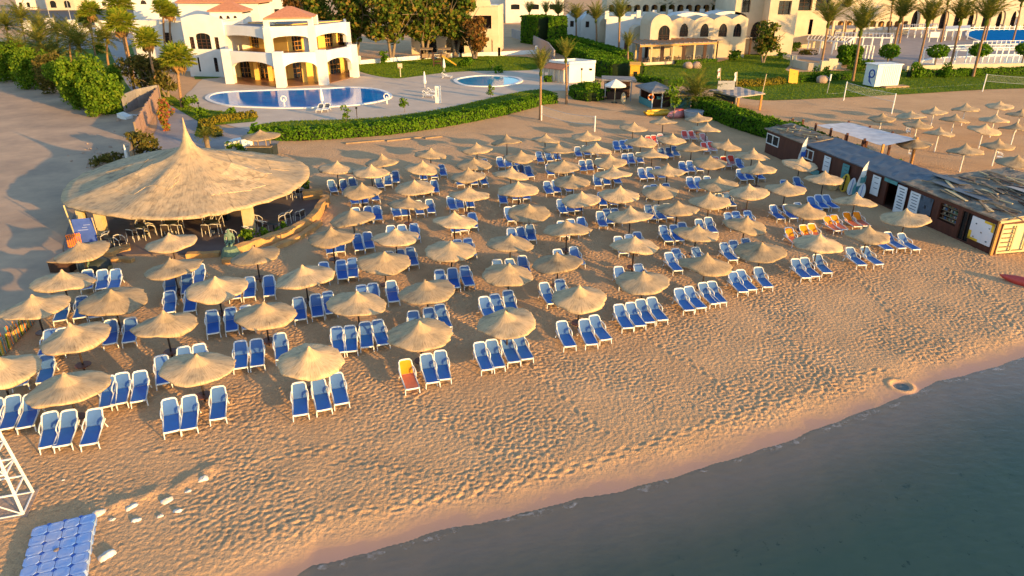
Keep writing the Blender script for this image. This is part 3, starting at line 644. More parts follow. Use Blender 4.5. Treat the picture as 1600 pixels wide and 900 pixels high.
def hedge(px, h, w, label, mat='hedge', name='hedge', size=.17, dens=26, z0=0.0, group=None, zref=0.0):
    dens*=2.2
    pts=[P(x,y,zref) for x,y in px]
    for p in pts: p.z=0; c=sum(pts,Vector())/len(pts); t=None
    ps=[];ns=[];core=MB(); hw=w/2
    for a,b in zip(pts,pts[1:]):
        L=(b-a).length; e=(b-a)/L; o=Vector((e.y,-e.x,0))
        k=int(L*(w+2*h)*dens); s=RNG.uniform(-.02,1.02,k)*L; q=RNG.uniform(-h,w+h,k)
        off=np.where(q<0,-hw,np.where(q>w,hw,q-hw)); zz=np.where(q<0,h+q,np.where(q>w,h-(q-w),h))
        bump=.10*np.sin(s*1.7+a.x)+.07*np.sin(s*4.1)
        p=np.stack([a.x+e.x*s+o.x*off,a.y+e.y*s+o.y*off,zz+np.where((q>=0)&(q<=w),bump,0)],1)
        nn=np.stack([np.where(q<0,-o.x,np.where(q>w,o.x,0)),np.where(q<0,-o.y,np.where(q>w,o.y,0)),np.where((q>=0)&(q<=w),1.0,0.1)],1)
        p+=nn*RNG.uniform(-.12,.06,(k,1)); ps.append(p); ns.append(unit(nn+.6*RNG.standard_normal((k,3))))
        m=hw-.13
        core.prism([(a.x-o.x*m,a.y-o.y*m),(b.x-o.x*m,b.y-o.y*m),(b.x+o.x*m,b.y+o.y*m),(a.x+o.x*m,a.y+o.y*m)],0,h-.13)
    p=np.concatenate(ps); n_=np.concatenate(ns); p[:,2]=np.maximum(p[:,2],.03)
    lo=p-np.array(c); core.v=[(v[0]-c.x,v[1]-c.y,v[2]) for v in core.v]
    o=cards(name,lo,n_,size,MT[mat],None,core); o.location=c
    return tag(o,label,'hedge',group)
def bush(px, py, w, h, label, mat='bush', size=.26, dens=14, cat='bush', name='bush', n=7, seed=1, group=None, z0=.0):
    r=random.Random(seed); p=P(px,py,0); bl=[]
    for i in range(n):
        a=r.uniform(0,6.28); q=r.uniform(.1,.72)*w/2; s=r.uniform(.34,.62); z=h*r.uniform(.22,.78)
        bl.append((q*math.cos(a),q*math.sin(a),z,w/2*s*.8,w/2*s*.8,min(h-z,h*.42)*r.uniform(.8,1.05)+.05))
    pts,nn=blob_points(bl,dens,.2); o=cards(name,pts,nn,size,MT[mat]); o.location=(p.x,p.y,z0)
    return tag(o,label,cat,group)
def tree(px, py, h, w, label, mat='tree', trunk_h=None, size=.34, dens=10, seed=1, n=14, tr=.22, group=None, name='leafy_tree', split=2, loc=None, gap=.22):
    r=random.Random(seed); p=loc or P(px,py,0); t=thing(name,label,'tree',(p.x,p.y,0),0,group); th=trunk_h or h*.3
    mb=MB(); ends=[]
    for k in range(split):
        a=6.28*k/split+r.uniform(-.4,.4); lean=r.uniform(.1,.3)*w
        mid=(math.cos(a)*lean*.4,math.sin(a)*lean*.4,th); end=(math.cos(a)*lean,math.sin(a)*lean,th+(h-th)*.45)
        mb.tube([(math.cos(a)*tr*.4,math.sin(a)*tr*.4,-.1),mid,end],[tr,tr*.75,tr*.35],8)
        for q in range(4):
            b=a+r.uniform(-1.4,1.4); e2=(end[0]+math.cos(b)*w*.3,end[1]+math.sin(b)*w*.3,r.uniform(th+(h-th)*.35,h*.85)); mb.tube([mid if q%2 else end,e2],[tr*.4,tr*.12],6)
    mb.build('trunk',MT['bark'],t,smooth=True)
    bl=[]
    for i in range(n):
        a=r.uniform(0,6.28); z=th*.8+(h-th*.8)*r.uniform(.12,.86); k=1-abs((z-th)/(h-th)-.45)*.9; q=r.uniform(.15,.78)*w/2*k
        s=r.uniform(.2,.34)*w*.5+.3
        bl.append((q*math.cos(a),q*math.sin(a),z,s*1.15,s*1.15,s*.8))
    pts,nn=blob_points(bl,dens,gap,.35); cards('crown',pts,nn,size,MT[mat],t); return t
# palms -----------------------------------------------------------
def frond(mb, L, up, az, width, droop, nl=15, base=(0,0,0)):
    pts=[];d0=Vector((math.cos(az)*math.sin(up),math.sin(az)*math.sin(up),math.cos(up)))
    out=Vector((math.cos(az),math.sin(az),0)); p=Vector(base); d=d0
    seg=10
    for i in range(seg+1):
        pts.append(p.copy()); d=(d+(out*.6-Vector((0,0,1)))*droop*(i/seg)*.30).normalized(); p=p+d*(L/seg)
    side=Vector((-math.sin(az),math.cos(az),0))
    for i in range(seg):
        a,b=pts[i],pts[i+1]; w=.035*(1-i/seg)+.008; mb.quad(a-side*w,a+side*w,b+side*w*.8,b-side*w*.8)
    for k in range(nl):
        t=.16+.82*k/(nl-1); i=min(int(t*seg),seg-1); q=pts[i].lerp(pts[i+1],t*seg-i); tan=(pts[i+1]-pts[i]).normalized()
        ll=width*(.45+.9*math.sin(math.pi*min(1,t*.92+.10)))*random.uniform(.85,1.1)
        nrm=side.cross(tan)
        for s in (-1,1):
            dr=(side*s*.75+tan*.75-nrm*random.uniform(-.35,.15)).normalized(); w=tan*(L/nl*.30)
            mb.add([q-w,q+w,q+dr*ll],[(0,1,2)])
def date_crown(seed, L=4.4, n=34, lo=6, hi=58, droop=.55):
    random.seed(seed); mb=MB()
    for i in range(n):
        u=R(lo+(hi-lo)*((i+.5)/n)**.85+random.uniform(-4,4)); frond(mb,L*random.uniform(.85,1.08),u,i*2.39996+random.uniform(-.2,.2),L*.14,droop*random.uniform(.6,1.3))
    mb.lathe([(.26,-.7),(.34,-.25),(.26,.15),(.08,.5)],10)
    me=bpy.data.meshes.new('crown'); me.from_pydata(mb.v,[],mb.f); me.materials.append(MT['frond']); return me
def fan_crown(seed):
    random.seed(seed); mb=MB()
    for i in range(40):
        u=R(10+100*((i+.5)/40)**.8); az=i*2.39996; d=Vector((math.cos(az)*math.sin(u),math.sin(az)*math.sin(u),math.cos(u)))
        L=random.uniform(.85,1.15); c=d*L; side=Vector((-math.sin(az),math.cos(az),0)); nr=side.cross(d)
        mb.bar(d*.1,c,.04)
        R_=random.uniform(.85,1.1)
        for k in range(13):
            a=(k/12-.5)*R(230); a2=a+R(230)/13*.80
            dir1=(d*math.cos(a)+side*math.sin(a)+nr*.10).normalized(); dm=(d*math.cos((a+a2)/2)+side*math.sin((a+a2)/2)-Vector((0,0,.22))).normalized(); dir2=(d*math.cos(a2)+side*math.sin(a2)+nr*.1).normalized()
            mb.add([c,c+dir1*R_*.7,c+dm*R_,c+dir2*R_*.7],[(0,1,2,3)])
    me=bpy.data.meshes.new('crown'); me.from_pydata(mb.v,[],mb.f); me.materials.append(MT['fan']); return me
DC=[date_crown(s,5.4,40,4,50,.5) for s in (1,2,3)]; DN=[date_crown(s,4.6,26,4,30,.35) for s in (4,5)]; DWD=[date_crown(s,4.6,60,8,100,.7) for s in (6,7)]; FC=[fan_crown(s) for s in (8,9)]
def trunk(t, top, r0, r1):
    mb=MB(); n=14; pts=[];rs=[]
    for i in range(n+1):
        k=i/n; pts.append(Vector((top.x*k*k,top.y*k*k,top.z*k-(.1 if i==0 else 0)))); rs.append((r0*1.25 if i==0 else r0+(r1-r0)*k)*(1.06 if i%2 else .97))
    mb.tube(pts,rs,10); mb.build('trunk',MT['trunk'],t,smooth=True)
def palm(base, top, kind, label, sc=1.0, group=None, seed=0, loc=None, r0=.22):
    b=loc or P(base[0],base[1],0); tp=at(top[0],top[1],b.y); 
    t=thing('fan_palm' if kind=='fan' else 'date_palm',label,'palm tree',(b.x,b.y,0),0,group)
    d=Vector((tp.x-b.x,0,tp.z)); trunk(t,d,r0,r0*.72)
    me={'date':DC,'narrow':DN,'wide':DWD,'fan':FC}[kind]; c=link('crown',me[seed%len(me)],t); c.location=d; c.scale=(sc,)*3; c.rotation_euler=(0,0,seed*1.3)
    if kind=='fan':
        mb=MB(); rr=random.Random(seed)
        for i in range(22):
            a=i*2.4; q=Vector((math.cos(a),math.sin(a),0)); z=rr.uniform(-.2,.3); mb.add([q*.15+Vector((0,0,z)),q*rr.uniform(.45,.75)+Vector((-q.y*.25,q.x*.25,z-rr.uniform(.5,1.0))),q*.35+Vector((0,0,z-rr.uniform(1.1,1.7))),q*rr.uniform(.45,.75)+Vector((q.y*.25,-q.x*.25,z-.8))],[(0,1,2,3)])
        s=mb.build('skirt',MT['deadfan'],t); s.location=d; s.scale=(sc,)*3
    return t
G='date palms by the hotel lawn'; i=0
for k,(x,y,w_,h_,m,lab) in enumerate([(-20,112,6,4,'bush','green shrub cut by the left edge behind the white fence'),(40,112,6,3.0,'olive','brownish shrub among the palms behind the white fence'),(75,118,5.5,2.8,'bush','green shrub between two yellow date palms'),(105,122,6,2.6,'olive','olive shrub under the yellow date palm'),(70,92,5,2.5,'olive','low dry shrub beside the pavement'),(20,88,5,3,'bush','green shrub under the leftmost date palms'),(180,140,4,3.5,'bush','green shrub between the large shrubs and the path')]):
    bush(x,y,w_,h_,lab,m,.34,10,seed=200+k,n=14,group='shrubs along the white fence')
for b,tp,k,sc,lab in [
 ((844,187),(845,113),'narrow',.62,'short trimmed date palm with painted white foot at the beach edge'),
 ((885,163),(884,93),'narrow',.62,'trimmed date palm standing in front of the white hut'),
 ((980,119),(981,76),'narrow',.62,'trimmed narrow date palm beside the small yellow kiosk'),
 ((966,90),(968,30),'date',.80,'date palm at the near end of the double hedge'),
 ((932,79),(931,32),'date',.80,'date palm second from the near end of the double hedge'),
 ((900,69),(900,31),'date',.80,'date palm third from the near end of the double hedge'),
 ((872,61),(872,24),'date',.80,'date palm against the tall clipped hedge block'),
 ((852,52),(853,22),'narrow',.80,'date palm behind the tall clipped hedge, nearer the hotel'),
 ((828,50),(827,22),'narrow',.80,'date palm behind the tall clipped hedge, nearer the villa'),
 ((1017,66),(1014,18),'date',.85,'date palm rising through the restaurant roof, left one'),
 ((1033,68),(1041,18),'date',.85,'leaning date palm rising through the restaurant roof in the middle'),
 ((1111,68),(1118,18),'date',.85,'date palm rising through the restaurant roof in front of arched windows'),
 ((1282,108),(1294,38),'date',.92,'date palm beside the cream planter wall'),
 ((1332,127),(1345,50),'date',1.0,'large date palm on the lawn left of the white cabinet'),
 ((1392,95),(1407,30),'date',1.0,'date palm behind the white cabinet by the pool terrace'),
 ((1435,102),(1450,36),'date',1.0,'date palm left of the first round topped terrace tree'),
 ((1485,103),(1501,34),'date',1.0,'date palm between two round topped terrace trees'),
 ((1520,120),(1542,33),'date',1.0,'date palm in the long hedge in front of the blue pool'),
 ((1236,62),(1246,-8),'date',.9,'tall date palm trunk nearest the tower block'),
 ((1251,70),(1261,-10),'date',.9,'tall thick date palm trunk beside the stone ball'),
 ((1275,56),(1281,2),'date',.85,'tall slim date palm behind the brown pergola'),
 ((1372,52),(1377,2),'date',.85,'slim date palm left of a pair behind the white pergola'),
 ((1387,54),(1395,4),'date',.85,'slim date palm right of a pair behind the white pergola'),
 ((1405,68),(1412,14),'date',.85,'slim date palm at the left end of the white pergola with yellow arches'),
 ((1538,66),(1549,8),'date',.9,'date palm standing behind the blue hotel pool'),
 ((1318,66),(1323,14),'date',.85,'slim date palm behind the brown canopy roof'),
 ((1582,66),(1596,6),'date',.9,'date palm at the far right beyond the blue pool'),
 ((1470,66),(1481,4),'date',.9,'slim date palm beside the white notice board'),
 ((1086,172),(1086,152),'wide',.95,'short bushy date palm with wide arching fronds behind the kiosk'),
 ]:
    palm(b,tp,k,lab,sc,G,i,r0=.17 if sc<.7 else .22); i+=1
G='palms in the villa garden'
for b,tp,k,sc,lab in [
 ((212,150),(188,38),'fan',1.3,'tall fan palm beside the path with its crown at the top edge'),
 ((210,128),(186,8),'fan',1.3,'tallest fan palm beside the path, crown cut by the top edge'),
 ((150,78),(134,30),'fan',1.3,'fan palm left of a pair by the road'),
 ((150,90),(142,18),'fan',1.3,'fan palm right of a pair by the road'),
 ((248,154),(230,64),'fan',1.12,'leaning fan palm in front of the dark garden tree'),
 ((285,168),(277,93),'fan',1.3,'fan palm beside the pool deck, nearest to the pool'),
 ((264,112),(255,14),'fan',1.1,'tall fan palm left of a pair against the villa wall'),
 ((272,112),(266,20),'fan',1.0,'tall fan palm right of a pair against the villa wall'),
 ((40,66),(33,30),'wide',1.25,'large date palm with orange trunk near the road'),
 ((16,76),(10,42),'wide',1.1,'date palm at the left edge above the white fence'),
 ((62,108),(62,68),'wide',1.05,'yellowish date palm behind the white fence'),
 ((124,128),(123,74),'wide',1.15,'yellow date palm rising out of the green shrubs'),
 ((92,84),(90,52),'wide',.95,'small pale date palm by the pavement'),
 ((32,124),(28,84),'wide',1.0,'bushy date palm rising behind the left end of the white fence'),
 ((86,124),(84,90),'wide',.95,'bushy date palm between the green and brown fence shrubs'),
 ((170,104),(168,62),'wide',1.0,'bushy date palm at the left side of the paved path'),
 ((112,98),(110,60),'wide',1.0,'bushy date palm in front of the white gatepost pair'),
 ((66,86),(64,46),'wide',1.0,'bushy date palm on the pavement edge near the left gatepost'),
 ]:
    palm(b,tp,k,lab,sc,G,i,r0=.20); i+=1
# cycad
p=P(325,233); t=thing('cycad','squat cycad palm with a golden crown beside the path','palm tree',(p.x,p.y,0)); mb=MB(); mb.tube([(0,0,-.1),(0,0,.4),(0,0,1.35)],[.30,.24,.26],12); mb.build('trunk',MT['bark'],t,smooth=True)
c=link('crown',DWD[0],t); c.location=(0,0,1.3); c.scale=(.30,.30,.26)
# garden shrubs at the left
S=[(20,128,6,6,'bush','rounded green shrub at the left edge of the white fence'),(58,138,5.6,6.0,'bush','green shrub second from the left along the white fence'),(88,148,5.4,5.6,'olive','olive brown shrub behind the white fence'),(118,160,5.6,5.5,'bush','dark green shrub leaning over the end of the white fence'),(136,170,6.6,6.6,'bush','large bright green shrub at the corner of the sandy lot'),(165,181,5.4,5.2,'bush','large bright green shrub nearest the debris on the lot'),(160,66,2.4,3.0,'bush','small green shrub at the top of the path'),(158,84,2.2,2.2,'bush','small green shrub beside the path below another')]
for k,(x,y,w_,h_,m,lab) in enumerate(S): bush(x,y,w_,h_,lab,m,.25,17,seed=20+k,n=18,group='shrubs along the white fence')
tree(228,150,5.6,6.2,'dark round garden tree behind the leaning fan palm','olive',1.0,.3,9,31,16)
tree(262,152,5.2,5.6,'olive brown garden tree beside the pool deck palm','olive',1.0,.3,9,32,14)
bush(302,168,2.6,1.6,'low pale shrub at the corner of the pool deck','bush',.25,14,seed=33)
bush(318,183,2.4,1.2,'low green shrub beside the garden path lamp','bush',.22,14,seed=34)
bush(365,184,1.5,1.2,'small young palm shrub below the pool','bush',.22,14,seed=35)
hedge([(400,183),(370,187),(340,192),(318,197)],.7,1.0,'low yellow hedge curving along the garden path','hedgeyellow')
hedge([(318,198),(328,206),(342,214)],.7,1.0,'short low hedge bending from the yellow hedge to the path','hedgeyellow')
hedge([(416,217),(470,217.5),(520,215),(560,212),(600,209),(640,204),(680,198),(730,189),(780,179),(815,170),(845,162),(866,160)],1.15,1.9,'long bright green clipped hedge between the beach and the pool lawn',dens=30)
bush(402,216,2.4,1.5,'bright green bush at the left end of the long hedge','hedge',.24,18,seed=36)
hedge([(897,149),(905,155),(925,158),(944,153)],1.2,1.6,'horseshoe shaped dark hedge beside the flat roofed kiosk')
hedge([(897,146),(915,141),(936,140)],1.1,1.3,'rear part of the horseshoe hedge near the white hut')
hedge([(850,128),(862,128)],.9,1.2,'tiny clipped hedge at the corner of the white hut')
hedge([(830,66),(856,70),(884,70)],6.2,6.0,'very tall dark clipped hedge block behind the row of palms',dens=9,size=.36)
hedge([(868,61),(900,71),(940,85),(988,101)],2.1,4.4,'long clipped hedge running from the tall hedge block, lower of the pair',dens=12,size=.26,zref=2.1)
hedge([(885,55),(920,64),(950,73),(980,84)],2.2,2.6,'long clipped hedge beside the hotel terrace, upper of the pair',dens=12,size=.26,zref=2.2)
hedge([(934,112),(950,118),(974,124)],2.6,4.5,'thick dark hedge behind the flat roofed kiosk',dens=12,size=.26)
hedge([(996,127),(1016,130),(1040,134)],1.0,1.4,'low dark hedge behind the grey roofed kiosk')
hedge([(1092,172),(1120,184),(1158,199),(1195,211),(1236,221)],1.7,2.4,'thick dark green hedge separating the two beaches',dens=22,size=.2)
hedge([(1238,193),(1290,212),(1345,232),(1412,256)],1.5,.8,'thin bright green hedge behind the beach shops',dens=26,zref=1.5)
hedge([(1128,136),(1180,135),(1222,131)],.9,1.2,'low yellowish hedge across the hotel lawn','hedgeyellow')
hedge([(1240,129),(1280,126),(1326,124)],.9,1.2,'low dark hedge between the yellow board and the large palm')
hedge([(1420,121),(1500,119),(1600,116),(1700,113)],1.1,1.6,'long low hedge below the pool terrace wall')
hedge([(1055,100),(1080,99),(1118,97)],.6,.9,'small clipped hedge in front of the restaurant')
bush(1145,95,4.2,1.9,'dark rounded shrub at the end of the restaurant','bush',.3,13,seed=41)
bush(1220,92,2.8,1.4,'dark low shrub beside the winding path','bush',.28,13,seed=42)
bush(1240,80,4.0,2.2,'leafy shrub bed in front of the two tall palm trunks','bush',.3,13,seed=43)
bush(1262,86,4.5,1.2,'low mixed shrub bed beside the white pergola','olive',.3,13,seed=44)
bush(1283,128,3.0,2.4,'round shrub on a short trunk beside the yellow board','bush',.26,15,seed=45)
bush(1348,110,5.0,2.0,'dark low shrub mass below the square clipped tree','bush',.3,13,seed=46)
bush(1431,122,2.8,2.5,'clipped ball shrub on the lawn right of the white cabinet','hedge',.24,18,seed=47,n=10)
bush(1479,122,2.4,2.4,'clipped shrub beside the palm left of the long hedge','hedge',.24,18,seed=48,n=10)
bush(780,114,2.6,1.2,'pale round shrub on the villa lawn edge','hedge',.24,16,seed=49)
bush(726,104,3.4,1.6,'bright green clipped shrub beside the play slide','hedge',.24,16,seed=50)
bush(605,100,2.6,2.4,'bright green shrub against the low white wall','hedge',.24,16,seed=51)
def topiary(px,py,th,w,h,label,box=False):
    p=P(px,py,0); t=thing('topiary_tree',label,'topiary',(p.x,p.y,0),0,'clipped trees on the pool terrace'); mb=MB(); mb.tube([(0,0,-.1),(0,0,th+h*.5)],[.14,.1],8); mb.build('trunk',MT['bark'],t)
    bl=[(0,0,th+h/2,w/2,w/2,h/2)]
    if box: bl=[(dx*w*.27,dy*w*.27,th+h*(.28+.44*k),w*.3,w*.3,h*.32) for dx in(-1,1) for dy in(-1,1) for k in(0,1)]
    pts,nn=blob_points(bl,26,0,.7); cards('crown',pts,nn,.3,MT['hedge'],t); return t
topiary(1325,103,.4,3.4,3.2,'square clipped tree beside the pergola steps',True)
topiary(1386,100,1.0,3.6,2.6,'round clipped tree half hidden behind a palm trunk')
topiary(1459,108,2.0,3.6,2.2,'umbrella shaped clipped tree, leftmost on the terrace wall')
topiary(1525,106,2.0,3.6,2.2,'umbrella shaped clipped tree beside the hedge palm')
topiary(1595,104,2.0,3.4,2.2,'umbrella shaped clipped tree at the right edge')
tree(1192,98,7.4,6.6,'broad leafy tree with forked pale trunk on the hotel lawn','tree',2.2,.34,10,61,18)
p=P(1051,186); tree(0,0,5.2,2.2,'slender bright green tree beside the grey roofed kiosk','bush',1.0,.22,10,62,12,.08,loc=p,split=1)
for k,(x,y,h_,w_,m,lab) in enumerate([(500,88,14,9,'tree','big dark tree just behind the villa roof'),(556,92,14.5,10,'tree','big shady tree left of the garden swing'),(612,94,15,11,'tree','big shady tree directly behind the low white wall'),(664,92,15,11,'tree','big shady tree over the garden swing with pale trunk'),(712,90,14.5,10,'tree','big tree with reddish leaves over the play slide'),(742,92,8.5,6.5,'brownleaf','copper brown tree in front of the second villa'),(476,66,13,10,'brownleaf','brownish tree behind the villa roof terrace')]):
    tree(x,y,h_,w_,lab,m,h_*.22,.5,6.5,70+k,30,.32,'big trees behind the villa lawn',split=3)
for k,(x,y,lab) in enumerate([(541,190,'thin sapling on the lawn edge left of the garden lamp'),(632,176,'thin sapling on the lawn edge below the closed umbrella'),(768,112,'thin sapling on the villa lawn'),(766,153,'thin sapling on the lawn below the small pool')]):
    tree(x,y,1.9,1.0,lab,'bush',.5,.18,14,90+k,6,.03,split=1)
# bougainvillea fence plants
bush(258,205,1.8,2.4,'bougainvillea with pink and orange flowers on the reed fence','flower',.26,16,seed=52,n=10,name='bougainvillea',cat='shrub')
bush(262,182,1.7,2.2,'bougainvillea with bright pink flowers at the top of the fence','flower',.26,16,seed=53,n=10,name='bougainvillea',cat='shrub')
bush(224,246,3.2,2.6,'sprawling olive bush at the lower end of the reed fence','olive',.26,16,seed=54,n=10)
bush(168,258,4.0,.9,'scrubby dry weeds on the sandy lot','olive',.22,10,seed=55,n=10)

# blades of the lawns
def blades(label,px,dens,size=.13):
    pts=[P(x,y) for x,y in px]; xs=[p.x for p in pts]; ysv=[p.y for p in pts]; A=(max(xs)-min(xs))*(max(ysv)-min(ysv)); n=int(A*dens)
    q=np.stack([RNG.uniform(min(xs),max(xs),n),RNG.uniform(min(ysv),max(ysv),n)],1); ins=np.zeros(n,bool); m=len(pts)
    for i in range(m):
        a,b=pts[i],pts[(i+1)%m]; c=((a.y>q[:,1])!=(b.y>q[:,1]))&(q[:,0]<(b.x-a.x)*(q[:,1]-a.y)/((b.y-a.y) or 1e-9)+a.x); ins^=c
    q=q[ins]; k=len(q); nn=RNG.standard_normal((k,3)); nn[:,2]*=.25; nn=unit(nn)
    o=cards('grass',np.column_stack([q,RNG.uniform(.045,.085,k)]),nn,size,MT['blade'],None,None,.8); return tag(o,label,'grass',kind='stuff')
for nm,px,d in LAWNS: blades(nm,px,d)
# ------------------------------------------------------------------ buildings
def v2(p): return (p[0],p[1])
def slab(mb, poly, z0, z1): mb.prism([v2(p) for p in poly],z0,z1)
def hiproof(mb, c, ze, za, over=0.4, ridge=0.0):
    c=[Vector((p[0],p[1],0)) for p in c]; m=sum(c,Vector())/4; o=[m+(p-m)*(1+over/((p-m).length)) for p in c]
    r1=m+(((c[1]+c[2])/2)-m)*ridge; r2=m+(((c[0]+c[3])/2)-m)*ridge
    vs=[(p.x,p.y,ze) for p in o]+[(p.x,p.y,ze-.22) for p in o]+[(r1.x,r1.y,za),(r2.x,r2.y,za)]
    mb.add(vs,[(0,1,8,9),(1,2,8),(2,3,9,8),(3,0,9),(0,4,5,1),(1,5,6,2),(2,6,7,3),(3,7,4,0),(7,6,5,4)])
def windows(t, A, B, ops, wallt, nx=3, nz=4, glass='dark', fr='darkwood', frames=True):
    for o in ops:
        g=MB(); pane(g,A,B,o,wallt*.7); w=g.build('window',MT[glass],t,True)
        if frames:
            f=MB(); bars(f,A,B,o,wallt*.7-.05,nx,nz); x=f.build('frame',MT[fr],w)
def box4(mb,A,B,depth,z0,z1):               # closed box behind the line A-B
    A=Vector(v2(A));B=Vector(v2(B));e=(B-A).normalized();i=Vector((-e.y,e.x))*depth
    mb.prism([A,B,B+i,A+i],z0,z1)
# ---- the white villa with terraces
t=thing('white_villa','large white two storey villa with arched terraces and orange tiled roofs behind the pool','villa',(-38,118,0))
P1,P2,P3,P4=P(361,131),P(440,137),P(506,133),P(554,121)
U0,U1,U2,U3=P(346,81,3.9),P(422,87,3.9),P(490,84,3.9),P(545,75,3.9)
B4=P4+Vector((-2.5,11,0)); B1=P1+Vector((-3.5,9,0)); BK=[Vector((-29.4,134,0)),Vector((-53,134,0))]
mb=MB()
def arcade(mb,A,B,z0,z1,zs,zc,e=.0,t_=.7): wall(mb,A,B,z0,z1,t_,[(e+.05,(Vector(v2(B))-Vector(v2(A))).length-e-.05,z0-1,zs,zc)],14)
for A,B in ((P1,P2),(P2,P3),(P3,P4)): arcade(mb,A,B,2.3,4.93,2.5,3.6,.55)
wall(mb,P4,B4,0,4.93,.5,[(1.2,4.6,0,2.4,3.3),(6,9.4,0,2.4,3.3)]); wall(mb,B1,P1,0,4.93,.5,[(1,4,0,2.2,3.0)])
mb.build('terrace_wall',MT['stucco'],t,True)
for p in (P1,P2,P3,P4):
    mb=MB(); d=1.35; mb.box((p.x,p.y+.3,2.6),(d,d*.9,5.2),.0); mb.build('pillar',MT['stucco'],t,True)
mb=MB(); slab(mb,[P1+Vector((.5,.9,0)),P2+Vector((0,1.1,0)),P3+Vector((-.2,1.1,0)),P4+Vector((-.7,.4,0)),BK[0],BK[1]],3.62,3.9); mb.build('terrace_floor',MT['tilefloor'],t,True)
mb=MB(); slab(mb,[P1,P2,P3,P4,BK[0],BK[1]],-.1,.10); mb.build('porch_floor',MT['tilefloor'],t,True)
# rear walls of the porches
R1,R2,R3=Vector((-46.5,121.5,0)),Vector((-36.5,119.0,0)),Vector((-28.2,127.6,0))
mb=MB(); o1=[(1.5,3.4,0.1,2.3,2.9),(5.2,7.2,.1,2.3,2.9)]; o2=[(1,3,.1,2.3,2.9),(4.6,6.6,.1,2.3,2.9),(8,10,.1,2.3,2.9),(11.6,13.4,.1,2.3,2.9)]
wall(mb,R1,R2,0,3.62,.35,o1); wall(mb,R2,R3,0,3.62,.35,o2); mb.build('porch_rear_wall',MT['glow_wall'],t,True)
windows(t,R1,R2,o1,.35,3,3,'dark','orangewood'); windows(t,R2,R3,o2,.35,3,3,'dark','orangewood')
for a in (.22,.5,.75):
    for A,B in ((P1,P2),(P2,P3)):
        q=Vector(A).lerp(B,a)+Vector((1.0,4.6,0)); mb=MB(); mb.box((q.x,q.y,1.85),(.6,.6,3.55)); mb.build('pillar',MT['glow_wall'],t,True)
# upper storey
off=lambda p,x,y: Vector((p.x+x,p.y+y,0))
mb=MB(); arcade(mb,U0,U1,6.0,8.15,6.1,6.7,.5); arcade(mb,U1,U2,6.2,8.2,6.3,6.75,.5); arcade(mb,U2,U3,5.9,8.15,6.0,6.7,.4)
UB=[off(U3,-1.9,8),off(U0,-3,9)]
wall(mb,U3,UB[0],3.9,8.15,.4,[(1,3.4,3.9,6,6.6)]); wall(mb,UB[1],U0,3.9,8.15,.4)
mb.build('upper_wall',MT['stucco'],t,True)
for p,s in ((U0,.9),(U1,1.05),(U2,1.05),(U3,.8),(U1+(U2-U1)*.8+Vector((-.2,1.8,0)),.6),(U0+(U1-U0)*.86+Vector((0,2.4,0)),.7)):
    mb=MB(); mb.box((p.x,p.y+.3,6.0),(s,s,4.2)); mb.build('pillar',MT['stucco'],t,True)
V1,V2,V3=off(U0,1.5,7.5),off(U1,1.0,6.5),off(U3,-1.5,5.5)
mb=MB(); oa=[(1.5,3.8,3.95,6,6.6),(5.2,7.2,3.95,6,6.6)]; ob=[(1,3,3.95,6,6.6),(4.4,6.6,3.95,6,6.6),(8.2,10,3.95,6,6.6),(11.2,12.8,3.95,6,6.6)]
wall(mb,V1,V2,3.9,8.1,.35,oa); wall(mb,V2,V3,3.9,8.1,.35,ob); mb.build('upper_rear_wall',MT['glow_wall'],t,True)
windows(t,V1,V2,oa,.35,3,3,'dark','orangewood'); windows(t,V2,V3,ob,.35,3,3,'dark','orangewood')
mb=MB(); slab(mb,[off(U0,.3,.4),off(U1,0,.6),off(U2,0,.6),off(U3,-.4,.3),UB[0],UB[1]],7.72,7.95); mb.build('roof_terrace',MT['greyroof'],t,True)
E1,E2=U1,U2; E3=off(U2,-.9,6.5); E4=off(U1,-1.5,8)
mb=MB(); 
for p in (E1,E2,E3,E4): mb.box((p.x,p.y+.3,8.7),(.75,.75,1.5))
wall(mb,E1,E2,8.95,9.45,.5); wall(mb,E2,E3,8.95,9.45,.4); wall(mb,E4,E1,8.95,9.45,.4); mb.build('belvedere',MT['stucco'],t,True)
mb=MB(); hiproof(mb,[E1,E2,E3,E4],9.5,11.0,.45,.12); mb.build('tiled_roof',MT['terracotta'],t,True)
# left wing
def facade(t,pl,pr,Yl,Yr,ytl,ytr,ops,depth,mat='stucco',tt=.35,z0=0,top=None,nx=3,nz=4,name='wall'):
    A=at(pl,ytl,Yl);B=at(pr,ytr,Yr); za,zb=A.z,B.z; L=(Vector(v2(B))-Vector(v2(A))).length
    f=(lambda u: za+(zb-za)*u/L+(top(u/L) if top else 0)); mb=MB(); A[2]=B[2]=0
    wall(mb,A,B,z0,f,tt,ops); e=(Vector(v2(B))-Vector(v2(A))).normalized(); i=Vector((-e.y,e.x,0))
    zz=min(za,zb)-.05; box=MB()
    wall(mb,B,B+i*depth,z0,zz,tt); wall(mb,A+i*depth,A,z0,zz,tt)
    mb.build(name,MT[mat],t,True); r=MB(); r.prism([v2(A+i*tt),v2(B+i*tt),v2(B+i*depth),v2(A+i*depth)],zz-.3,zz-.1); r.build('flat_roof',MT['offwhite'],t,True)
    windows(t,A,B,ops,tt,nx,nz); return A,B
facade(t,203,284,131,129,31,33,[(1.5,4.2,4.0,6.2,7.0),(6.0,7.6,4.6,6.4,6.4)],8)
facade(t,282,346,122.5,121.5,29,31,[(2.0,4.6,4.4,6.4,6.9),(.8,1.7,4.4,6.3,6.3),(5.2,6.0,4.4,6.3,6.3),(1.2,2.4,.8,2.6,3.1),(4.3,5.4,.8,2.6,3.1)],10,top=lambda k:.75*math.sin(math.pi*k))
